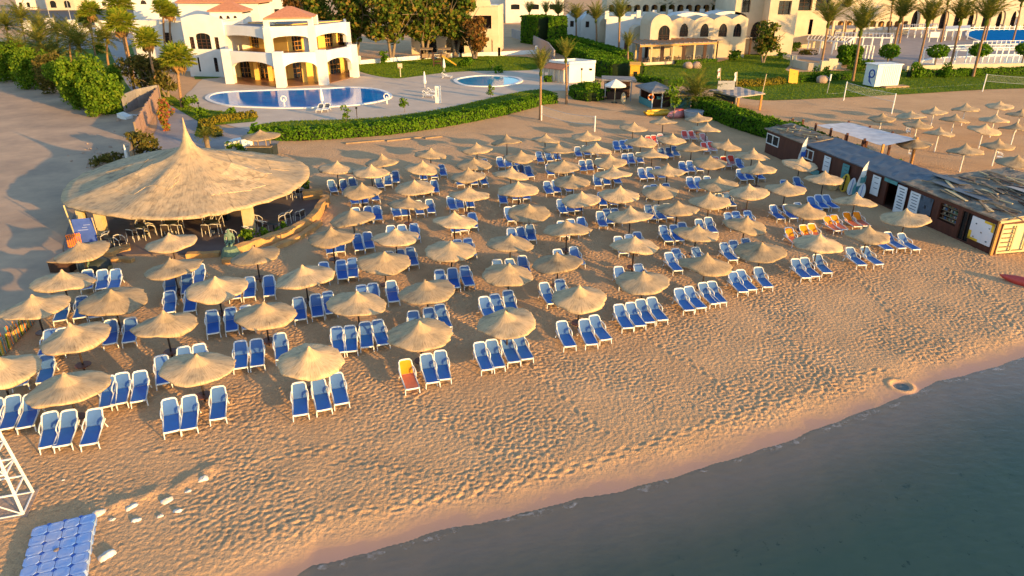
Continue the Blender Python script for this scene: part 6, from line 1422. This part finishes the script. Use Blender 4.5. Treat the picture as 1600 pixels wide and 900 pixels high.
p=P(960,161); t=thing('white_parasol','white canvas parasol on a stand in front of the flat kiosk','parasol',p); mb=MB(); mb.tube([(0,0,0),(0,0,3.0)],.045,8); mb.build('pole',MT['palepost'],t); mb=MB(); n=8; vs=[(0,0,3.15)]+[(1.5*math.cos(6.283*i/n+.3),1.5*math.sin(6.283*i/n+.3),2.35) for i in range(n)]+[(1.5*math.cos(6.283*i/n+.3),1.5*math.sin(6.283*i/n+.3),2.18) for i in range(n)]; mb.add(vs,[(0,i+1,(i+1)%n+1) for i in range(n)]+[(i+1,i+1+n,(i+1)%n+1+n,(i+1)%n+1) for i in range(n)]); mb.build('canopy',MT['canvas'],t); box_at(t,'foot','tank',(0,0,.06),(.7,.7,.12))
board(974,162,1.5,.7,'palepost','round ended tan board standing at the flat kiosk',.15,.2)
p=P(936,156); t=thing('bench','low dark slatted bench left of the flat kiosk','bench',p); box_at(t,'seat','wood',(0,0,.42),(2.0,.6,.07))
for s in (-.8,.8): box_at(t,'leg','darkwood',(s,0,.2),(.1,.5,.42))
p=P(991,126); t=thing('yellow_kiosk','small yellow wooden kiosk with a dark hatch behind the beach huts','kiosk',p,R(-8)); box_at(t,'body','yellow',(0,0,1.25),(1.5,1.3,2.5)); box_at(t,'hatch','dark',(.1,-.68,1.1),(.55,.06,.8)); mb=MB(); mb.add([(-.9,-.85,2.45),(.9,-.85,2.45),(.9,.85,2.75),(-.9,.85,2.75),(-.9,-.85,2.55),(.9,-.85,2.55),(.9,.85,2.85),(-.9,.85,2.85)],[(3,2,1,0),(4,5,6,7),(0,1,5,4),(1,2,6,5),(2,3,7,6),(3,0,4,7)]); mb.build('roof',MT['yellow'],t)
# hip roofed kiosk
a,b=P(999,160),P(1018,169); ex=(b-a).normalized(); c1=P(1048,168); t=thing('dive_kiosk','grey hip roofed beach kiosk with red brown walls and an orange lifebuoy','kiosk',b)
A,B_,C_,D_=a,b,c1,a+(c1-b); mb=MB(); wall(mb,A,B_,0,2.1,.1,[(.5,(b-a).length-.5,.8,1.9,1.9)]); wall(mb,D_,A,0,2.1,.1); wall(mb,C_,D_,0,2.1,.1); mb.build('wall',MT['brownwall'],t,True); onq=lambda z:Vector((0,0,z))
mb=MB(); mb.bar(A+onq(.45)+Vector((-.08,-.1,0)),B_+onq(.45)+Vector((-.08,-.1,0)),.06,.85); mb.build('turquoise_panel',MT['turq'],t,True)
mb=MB(); hiproof(mb,[A,B_,C_,D_],2.2,3.0,.9,.15); mb.build('roof',MT['greyroof'],t,True)
for x in (A,B_,C_,D_,B_.lerp(C_,.5)): mb=MB(); mb.box((x.x,x.y-.1,1.1),(.13,.13,2.2)); mb.build('post',MT['white'],t,True)
mb=MB(); m=B_.lerp(C_,.5)+Vector((0,.8,0)); mb.box((m.x,m.y,.5),((c1-b).length*.8,.5,1.0)); mb.build('counter',MT['darkwood'],t,True); mb=MB(); mb.box((m.x-.3,m.y-.1,1.15),(.5,.3,.4)); mb.build('cool_box',MT['turq'],t,True)
p=B_+Vector((-.25,-.32,1.45)); t=thing('lifebuoy','orange lifebuoy hanging at the corner of the hip roofed kiosk','lifebuoy',p); mb=MB(); n=20
mb.tube([(.34*math.cos(6.283*i/n),0,.34*math.sin(6.283*i/n)) for i in range(n+1)],.09,8); mb.build('ring',MT['orange'],t,smooth=True); mb=MB()
for i in range(4): x=.34*math.cos(1.57*i+.8);z=.34*math.sin(1.57*i+.8); mb.box((x,0,z),(.2,.2,.1),0,(0,1.57*i+.8))
mb.build('bands',MT['white'],t)
p=P(1027,180); t=thing('banana_boat','yellow inflatable banana boat lying in front of the hip roofed kiosk','inflatable',p,R(12)); 
for y in (-.35,.35): mb=MB(); mb.tube([(-1.7,y,.45),(-1.45,y,.3),(-.6,y,.27),(.6,y,.27),(1.4,y,.3),(1.7,y,.45)],[.08,.22,.27,.27,.22,.08],10); mb.build('tube',MT['banana'],t,smooth=True)
mb=MB(); mb.tube([(-1.4,0,.55),(0,0,.55),(1.3,0,.6)],[.12,.22,.12],10); mb.build('saddle',MT['banana'],t,smooth=True)
t=thing('lean_to','small lean-to with a stick roof between the slender tree and the wide palm','shelter',P(1060,172)); p=P(1066,170); mb=MB(); mb.box((p.x,p.y,1.95),(2.8,2.2,.14),0,(R(6),0)); mb.build('roof',MT['junk'],t,True)
for s in(-1.2,1.2): mb=MB(); mb.box((p.x+s,p.y-.9,.95),(.12,.12,1.9)); mb.build('post',MT['palepost'],t,True)
mb=MB(); mb.box((p.x,p.y+.9,.9),(2.4,.1,1.8)); mb.build('back_panel',MT['turq'],t,True)
p=P(1058,184); t=thing('covered_boat','small boat under a faded red cover beside the slender tree','boat',p,R(25)); mb=MB(); mb.tube([(-1.5,0,.3),(-1.0,0,.4),(0,0,.45),(1.0,0,.45),(1.4,0,.4)],[.05,.42,.55,.5,.2],10); mb.build('hull',MT['pink'],t,smooth=True); mb=MB(); mb.box((.3,0,.95),(.9,.7,.1)); mb.build('cover',MT['red'],t)
p=P(1083,186); t=thing('water_tank','pale grey round water tank beside the hedge','tank',p); mb=MB(); mb.lathe([(.02,0),(1.0,0),(1.15,.9),(1.05,.95),(.9,.8),(.02,.78)],20); mb.build('tank',MT['grey'],t,smooth=True); mb=MB(); mb.lathe([(1.06,.90),(1.2,.93),(1.2,1.0),(1.04,1.0)],20); mb.build('rim',MT['grey'],t)
# patched shack
a,b=P(1151,178),P(1187,172); dp=P(1112,168)-a; t=thing('beach_shack','dark beach shack with a patched flat roof and orange panels','shack',a); mb=MB(); q4=[a-Vector((.3,.4,0)),b+Vector((.3,-.3,0)),b+dp+Vector((.3,.6,0)),a+dp-Vector((.5,-.4,0))]
vs=[]; nu=8
for i in range(nu+1):
    for j in range(nu+1): x=q4[0].lerp(q4[3],i/nu).lerp(q4[1].lerp(q4[2],i/nu),j/nu); vs.append((x.x,x.y,2.15+.06*noise.noise(x*.8)+.05*((i*3+j)%2)))
mb.add(vs,[(i*(nu+1)+j,i*(nu+1)+j+1,(i+1)*(nu+1)+j+1,(i+1)*(nu+1)+j) for i in range(nu) for j in range(nu)]); mb.add([(x.x,x.y,2.02) for x in q4],[(3,2,1,0)])
for i in range(4): x,y=q4[i],q4[(i+1)%4]; mb.quad((x.x,x.y,2.02),(y.x,y.y,2.02),(y.x,y.y,2.15),(x.x,x.y,2.15))
mb.build('roof',M('patched_roof',(.52,.42,.32),(.25,.23,.24),scale=1.0,rough=.9),t,True)
for x in (a,b): mb=MB(); mb.box((x.x,x.y,1.0),(.22,.22,2.1)); mb.build('post',MT['orangewood'],t,True)
mb=MB(); wall(mb,a+dp,a+dp*.12,0,2.05,.1,[(.4,2.6,.1,1.3,1.3)]); wall(mb,b+dp,a+dp,0,2.05,.1); mb.build('wall',MT['tank'],t,True)
mb=MB(); x,y=a+dp*.55,a+dp*.16
for k in range(3): u,w=x.lerp(y,k/3+.03),x.lerp(y,k/3+.28); mb.bar(u+onq(.75)+Vector((-.1,-.1,0)),w+onq(.75)+Vector((-.1,-.1,0)),.06,1.2)
mb.build('orange_panel',MT['orangewood'],t,True)
p=a+dp*.75+Vector((1.2,1.6,0)); t=thing('signboard','pale blue sign panel standing on the patched shack roof','sign',(p.x,p.y,2.2)); box_at(t,'panel','grey',(0,0,.55),(2.2,.08,1.1)); 
for s in(-.9,.9): box_at(t,'leg','wood',(s,.08,.4),(.08,.08,.9))
for (x,y,ytop,lab,m) in ((1124,160,106,'red and white flag hanging on the left pole of the shack','red'),(1150,160,112,'white flag hanging on the right pole of the shack','canvas')):
    p=P(x,y); tp=at(x+2,ytop,p.y); t=thing('flag',lab,'flag',p); mb=MB(); mb.tube([(0,0,0),(tp.x-p.x,0,tp.z)],.04,6); mb.build('pole',MT['palepost'],t); mb=MB(); z=tp.z; vs=[]
    for i in range(6): vs+=[(tp.x-p.x-.02,.03*math.sin(i),z-.25*i),(tp.x-p.x-.28-.05*math.sin(i*2),.1*math.sin(i*1.4),z-.12-.25*i)]
    mb.add(vs,[(2*i,2*i+1,2*i+3,2*i+2) for i in range(5)]); mb.build('cloth',MT['canvas'],t); 
    if m=='red': mb=MB(); mb.add([(v[0]*1.02,v[1]-.02,v[2]-.4) for v in vs[:8]],[(2*i,2*i+1,2*i+3,2*i+2) for i in range(3)]); mb.build('red_field',MT['red'],t)
p=P(1187,165); t=thing('wooden_pole','thin leaning wooden pole at the corner of the patched shack','pole',p); mb=MB(); mb.tube([(0,0,0),(.3,0,4.0)],.05,6); mb.build('pole',MT['palepost'],t); mb=MB(); mb.box((.3,0,4.0),(.12,.12,.1)); mb.build('cap',MT['wood'],t)
p=P(1238,130); t=thing('play_board','slanted yellow board leaning on the lawn','board',p,R(10)); mb=MB(); mb.box((0,0,1.0),(1.5,.12,2.3),0,(R(-30),R(14))); mb.build('board',MT['yellow'],t); mb=MB(); mb.bar((.2,.1,1.4),(.3,1.2,0),.1); mb.build('strut',MT['wood'],t)
p=P(1380,137); t=thing('white_cabinet','white shuttered beach cabinet with a blue swirl emblem on the lawn','cabinet',p,R(14)); box_at(t,'body','canvas',(0.4,1.2,1.75),(4.2,2.6,3.1)); box_at(t,'deck','wood',(1.6,-.4,.15),(4.2,1.4,.3))
mb=MB()
for k in range(9): mb.box((-.6+.33*k,-.13,1.75),(.05,.06,2.7))
mb.build('shutter_ribs',MT['white'],t); mb=MB(); mb.box((.4,1.2,3.35),(4.5,2.9,.12)); mb.build('roof',MT['white'],t)
mb=MB(); n=16
mb.tube([(-1.74,.9+.55*math.cos(6.283*i/n),2.0+.55*math.sin(6.283*i/n)) for i in range(n+1)],.10,6); mb.tube([(-1.74,1.4,1.6),(-1.74,1.2,.9),(-1.74,.6,.4)],[.14,.12,.03],6); mb.lathe([(.02,-.02),(.17,-.02),(.17,.02)],12,(-1.73,.9,2.0)); mb.build('emblem',MT['bluesign'],t)
for k,(x,y,lab) in enumerate(((1075,107,'left pinkish boulder on the hotel lawn'),(1088,107,'right pinkish boulder on the hotel lawn'),(1284,130,'reddish boulder under the round shrub'))):
    p=P(x,y); mb=MB(); vs=[];fs=[]; nu,nv=12,7
    for i in range(nv):
        for j in range(nu): a_=6.283*j/nu; b_=math.pi*(i/(nv-1)-.5); w=1+.25*noise.noise(Vector((math.cos(a_)*1.3+k*5,math.sin(a_)*1.3,b_))); vs.append((w*.95*math.cos(a_)*math.cos(b_),w*.8*math.sin(a_)*math.cos(b_),.5+w*.7*math.sin(b_)))
    for i in range(nv-1):
        for j in range(nu): fs.append((i*nu+j,i*nu+(j+1)%nu,(i+1)*nu+(j+1)%nu,(i+1)*nu+j))
    mb.add(vs,fs); o=mb.build('boulder',MT['stone'],smooth=True); o.location=p; tag(o,lab,'boulder','boulders on the hotel lawn')
# volleyball nets
def net(label,a,b,h,sag=.1,top=True):
    A,B=a,b; t=thing('volleyball_net',label,'net',A); 
    for p in (A,B): mb=MB(); mb.tube([p,p+Vector((0,0,h))],.07,8); mb.build('post',MT['white'],t,True)
    mb=MB(); n=14
    for z in (h-.08,h-1.0): mb.tube([A.lerp(B,i/n)+Vector((0,0,z-sag*math.sin(math.pi*i/n))) for i in range(n+1)],.022,4)
    mb.build('tapes',MT['rope'],t,True); mb=MB()
    for i in range(1,60): q=A.lerp(B,i/60); s=sag*math.sin(math.pi*i/60); mb.bar(q+Vector((0,0,h-1.0-s)),q+Vector((0,0,h-.1-s)),.005)
    for k in range(1,8): mb.tube([A.lerp(B,i/n)+Vector((0,0,h-.1-.9*k/8-sag*math.sin(math.pi*i/n))) for i in range(n+1)],.003,3)
    mb.build('mesh',MT['rope'],t,True)
net('volleyball net between white posts beside the white cabinet',P(1318,157),P(1393,178),2.5)
net('volleyball net between white posts at the right edge of the lawn',P(1535,143),P(1640,150),2.5)
net('beach net from the painted palm foot to a white post near the umbrellas',P(846,188),P(929,206),1.75,.25)
p=P(1292,146); t=thing('padded_post','thin post with a white padded top on the lawn edge','post',p); mb=MB(); mb.tube([(0,0,0),(.1,0,1.8)],.05,6); mb.build('pole',MT['grey'],t); mb=MB(); mb.tube([(.1,0,1.8),(.12,0,2.7)],[.12,.12],8); mb.build('pad',MT['canvas'],t)
mb=MB(); mb.bar(P(1290,147,.05),P(1345,143,.05),.05,.01); mb.bar(P(1345,143,.05),P(1535,131,.05),.05,.01); tag(mb.build('court_line',MT['rope']),'white tape marking the volleyball court on the lawn','court line')
# ------------------------------------------------------------------ pool side
def closed(px,py,h,lab):
    p=P(px,py); t=thing('closed_parasol',lab,'parasol',p,0,'closed white parasols of the villa pool'); mb=MB(); mb.tube([(0,0,0),(0,0,h)],.04,6); mb.build('pole',MT['white'],t); mb=MB(); mb.lathe([(.22,.7),(.26,.9),(.20,1.5),(.10,h-.2),(.02,h)],10); mb.build('canvas',MT['canvas'],t,smooth=True); mb=MB(); mb.box((0,0,.05),(.6,.6,.1)); mb.build('foot',MT['grey'],t)
closed(664,138,2.5,'closed white parasol between the two pools'); closed(694,112,2.3,'closed white parasol beside the play slide'); closed(504,166,2.4,'closed white parasol standing by the two white pool loungers')
p=P(685,161); t=thing('shower_wall','slim white shower wall on the pool deck','shower',p); box_at(t,'wall','stucco',(0,0,1.1),(.75,.4,2.3)); mb=MB(); mb.tube([(0,-.22,.8),(0,-.3,2.0)],.03,6); mb.build('pipe',MT['grey'],t)
def plounger(px,py,rz,lab):
    t=copy_tree(PROTO); t.location=P(px,py,.036); t.rotation_euler=(0,0,rz); t.scale=(1,1,1); tag(t,lab,'sun lounger','white loungers by the villa pool'); 
    for c in t.children:
        k=c.name.split('.')[0]
        if k in('seat','backrest'):
            key=(k,'canvas')
            if key not in MESHV: m=c.data.copy(); m.materials[0]=MT['canvas' if k=='seat' else 'blueroof']; MESHV[key]=m
            c.data=MESHV[key]
plounger(501,174,0,'white pool lounger left of a pair facing the beach'); plounger(511,173,0,'white pool lounger right of a pair facing the beach'); plounger(668,152,R(70),'white pool lounger beside the shower wall, left one'); plounger(675,147,R(70),'white pool lounger beside the shower wall, right one'); plounger(697,122,R(80),'white pool lounger next to the small pool')
p=P(626,121); t=thing('basketball_hoop','short white basketball hoop stand on the villa lawn edge','hoop',p); mb=MB(); mb.tube([(0,0,0),(0,0,1.5)],.08,8); mb.build('pole',MT['cream'],t); box_at(t,'backboard','cream',(0,0,1.85),(.75,.1,.75)); mb=MB(); mb.tube([(.2*math.cos(i*.628),-.28+.2*math.sin(i*.628),1.65) for i in range(11)],.03,5); mb.build('ring',MT['orange'],t)
for x,y,lab in ((558,184,'short dark garden lamp on the front lawn'),(312,176,'short green garden post at the path corner')):
    p=P(x,y); t=thing('garden_lamp',lab,'lamp',p,0,'garden lamps'); mb=MB(); mb.tube([(0,0,0),(0,0,1.1)],.05,6); mb.build('pole',MT['pole'],t); box_at(t,'head','dark',(0,0,1.2),(.22,.22,.22))
for x,y,lab in ((413,158,'lifebuoy stand at the left front edge of the pool'),(605,163,'lifebuoy stand at the right end of the pool')):
    p=P(x*1.0+32 if x<500 else x,y+9 if x<500 else y); t=thing('lifebuoy_stand',lab,'lifebuoy',p,0,'lifebuoys by the villa pool'); box_at(t,'stand','white',(0,0,.5),(.14,.14,1.1)); mb=MB(); mb.tube([(.36*math.cos(i*.4488),-.1,1.05+.36*math.sin(i*.4488)) for i in range(15)],.08,6); mb.build('ring',MT['canvas'],t)
p=P(700,104); t=thing('play_slide','yellow playground slide with a wooden climbing frame under the trees','slide',p); mb=MB(); mb.bar((-1.0,0,1.9),(1.6,-.2,.3),.8,.12); mb.build('chute',MT['banana'],t); mb=MB()
for x,y in ((-1.2,-.5),(-1.2,.5),(-2.6,-.5),(-2.6,.5)): mb.box((x,y,1.2),(.14,.14,2.5))
for z in (.6,1.2,1.9): mb.box((-1.9,-.5,z),(1.5,.1,.1)); mb.box((-1.9,.5,z),(1.5,.1,.1))
mb.build('frame',MT['darkwood'],t); box_at(t,'platform','wood',(-1.9,0,1.85),(1.5,1.1,.1))
for x,lab in ((667,'canopied garden swing seat left of the slide'),(695,'canopied garden swing seat right of another under the trees')):
    p=P(x,94); t=thing('garden_swing',lab,'swing',p,0,'garden swings under the trees'); mb=MB(); 
    for s in(-1,1): mb=MB(); mb.bar((s*1.1,-.6,0),(s*1.1,0,2.1),.08); mb.bar((s*1.1,.6,0),(s*1.1,0,2.1),.08); mb.build('frame',MT['darkwood'],t)
    mb=MB(); mb.box((0,0,2.15),(2.5,1.4,.1),0,(R(8),0)); mb.build('canopy',MT['wood'],t); box_at(t,'seat','wood',(0,0,.5),(1.9,.6,.1)); mb=MB(); mb.box((0,.3,.85),(1.9,.08,.6)); mb.build('backrest',MT['wood'],t)
# small palapa bar behind the pavilion
p=P(412,243); t=thing('thatched_bar','small brown thatched bar shelter at the left end of the long hedge','bar',p); c=link('canopy',CAN[2],t); c.location=(0,0,1.75); c.scale=(1.25,1.25,.9); 
for x,y in ((-.6,-.6),(.6,-.6),(-.6,.6),(.6,.6)): mb=MB(); mb.tube([(x,y,0),(x,y,2.0)],.06,6); mb.build('post',MT['wood'],t)
mb=MB(); mb.box((0,-.9,.55),(2.2,.5,1.0)); mb.box((1.0,-.1,.55),(.5,1.4,1.0)); mb.build('counter',MT['tank'],t); box_at(t,'counter_top','wood',(0,-.9,1.08),(2.4,.6,.07))
a,b=P(353,238),P(383,232); t=thing('planter','long white planter box with green plants behind the pavilion','planter',a); mb=MB(); d_=Vector((.3,1.6,0)); mb.prism([v2(a),v2(b),v2(b+d_),v2(a+d_)],0,1.0); mb.build('box',MT['canvas'],t,True)
bush(372,236,2.6,1.0,'green plants growing in front of the white planter box','bush',.18,24,seed=131)
p=P(203,258); t=thing('closed_parasol','closed white parasol leaning at the edge of the lot below the reed fence','parasol',p); mb=MB(); mb.tube([(0,0,0),(-.15,0,1.9)],.035,6); mb.build('pole',MT['white'],t); mb=MB(); mb.lathe([(.26,.25),(.22,.7),(.10,1.4),(.02,1.85)],10); o=mb.build('canvas',MT['canvas'],t,smooth=True); o.rotation_euler=(0,R(-5),0)
DB=[(196,186,1.6,.9,.5,'white','pale broken board lying by the dark wall'),(216,182,1.8,.2,.15,'canvas','long pale beam lying on the rubble'),(100,146,.5,.4,.3,'canvas','small white lump of rubble below the white fence'),(186,190,.4,.3,.25,'stone','small stone beside the big green shrub')]
for k,(x,y,l,w_,h,m,lab) in enumerate(DB):
    p=P(x,y); mb=MB(); mb.box((0,0,h/2),(l,w_,h),0,(R(5),R(12))); mb.box((l*.2,w_*.3,h*.4),(l*.5,w_*.6,h*.7),.5); o=mb.build('rubble',MT[m]); o.location=p+Vector((0,0,.06)); o.rotation_euler=(0,0,k*1.1-.5); tag(o,lab,'rubble','rubble on the sandy lot')
rb=MB(); rr=random.Random(77)
for _ in range(160):
    p=P(rr.gauss(176,24),rr.gauss(256,12)); s=rr.uniform(.06,.22); rb.box((p.x,p.y,.06+s*.3),(s*rr.uniform(.7,1.8),s,s*.7),rr.uniform(0,3),(rr.uniform(-.4,.4),rr.uniform(-.4,.4)))
tag(rb.build('gravel',MT['stone']),'scattered grey stones and rubble on the sandy lot','stones',kind='stuff')
# benches of paving at the beach edge below the hedge
t=thing('timber_edging','long low timber edging half buried in the sand below the hedge','edging',P(600,222)); mb=MB()
for a,b in (((540,224),(600,219)),((604,220),(660,214)),((664,216),(690,213))): mb.bar(P(*a,.06),P(*b,.06),.35,.16)
mb.build('timber',MT['wood'],t,True)
# restaurant tables
k=0; A,B=P(1004,100.5),P(1114,95.5)
for i in range(7):
    q=A.lerp(B,(i+.5)/7)+Vector((-.4,2.6,0)); q.z=.12; nm=['first','second','third','fourth','fifth','sixth','seventh'][i]
    ctable(0,0,'dark restaurant table, %s from the left under the long pergola'%nm,q,group='restaurant tables')
    chair(0,0,1.57,'restaurant chair left of the %s table under the long pergola'%nm,group='restaurant chairs',p=q+Vector((-.75,0,0))); chair(0,0,-1.57,'restaurant chair right of the %s table under the long pergola'%nm,group='restaurant chairs',p=q+Vector((.75,0,0)))
# white loungers of the neighbouring beach and white chairs
for x,y,lab in ((1418,211,'white plastic chair left of the nearest far umbrellas'),(1422,247,'white folding chair beside the shade canopy'),(1560,252,'white folding chair beside the right far umbrellas')):
    t=copy_tree(CH); t.location=P(x,y); t.rotation_euler=(0,0,1.0); tag(t,lab,'chair','white chairs on the neighbouring beach')
    for c in t.children:
        kk=c.name.split('.')[0]; key=(kk,'w')
        if key not in MESHV: m=c.data.copy(); m.materials[0]=MT['white']; MESHV[key]=m
        c.data=MESHV[key]
# ------------------------------------------------------------------ camera, sun and sky
cam=bpy.data.cameras.new('camera'); co=bpy.data.objects.new('camera',cam); COL.objects.link(co)
co.location=(0,0,H); co.rotation_euler=(math.pi/2-TH,0,0)
cam.sensor_width=36; cam.lens=36*F/1600; cam.clip_start=.1; cam.clip_end=6000
scene.camera=co
EL,AZ=R(9.0),R(131)
sv=Vector((math.cos(EL)*math.sin(AZ),math.cos(EL)*math.cos(AZ),math.sin(EL)))
sl=bpy.data.lights.new('sun','SUN'); sl.energy=3.6; sl.angle=R(.5); sl.color=(1.0,.59,.18)
so=bpy.data.objects.new('sun',sl); COL.objects.link(so); so.rotation_euler=sv.to_track_quat('Z','Y').to_euler(); so.location=(60,-60,40)
w=bpy.data.worlds.new('World'); scene.world=w; w.use_nodes=True; nt=w.node_tree
sk=nt.nodes.new('ShaderNodeTexSky'); sk.sky_type='NISHITA'; sk.sun_disc=False; sk.sun_elevation=EL; sk.sun_rotation=AZ
sk.air_density=1.0; sk.dust_density=.5; sk.ozone_density=2.0
nt.links.new(sk.outputs[0],nt.nodes['Background'].inputs[0]); nt.nodes['Background'].inputs[1].default_value=.15
vs=scene.view_settings; vs.view_transform='Standard'; vs.look='None'; vs.gamma=1; vs.use_curve_mapping=False; vs.exposure=1.42
scene.render.resolution_x=1024; scene.render.resolution_y=576
scene.render.engine='CYCLES'; scene.cycles.max_bounces=6; scene.cycles.transparent_max_bounces=12
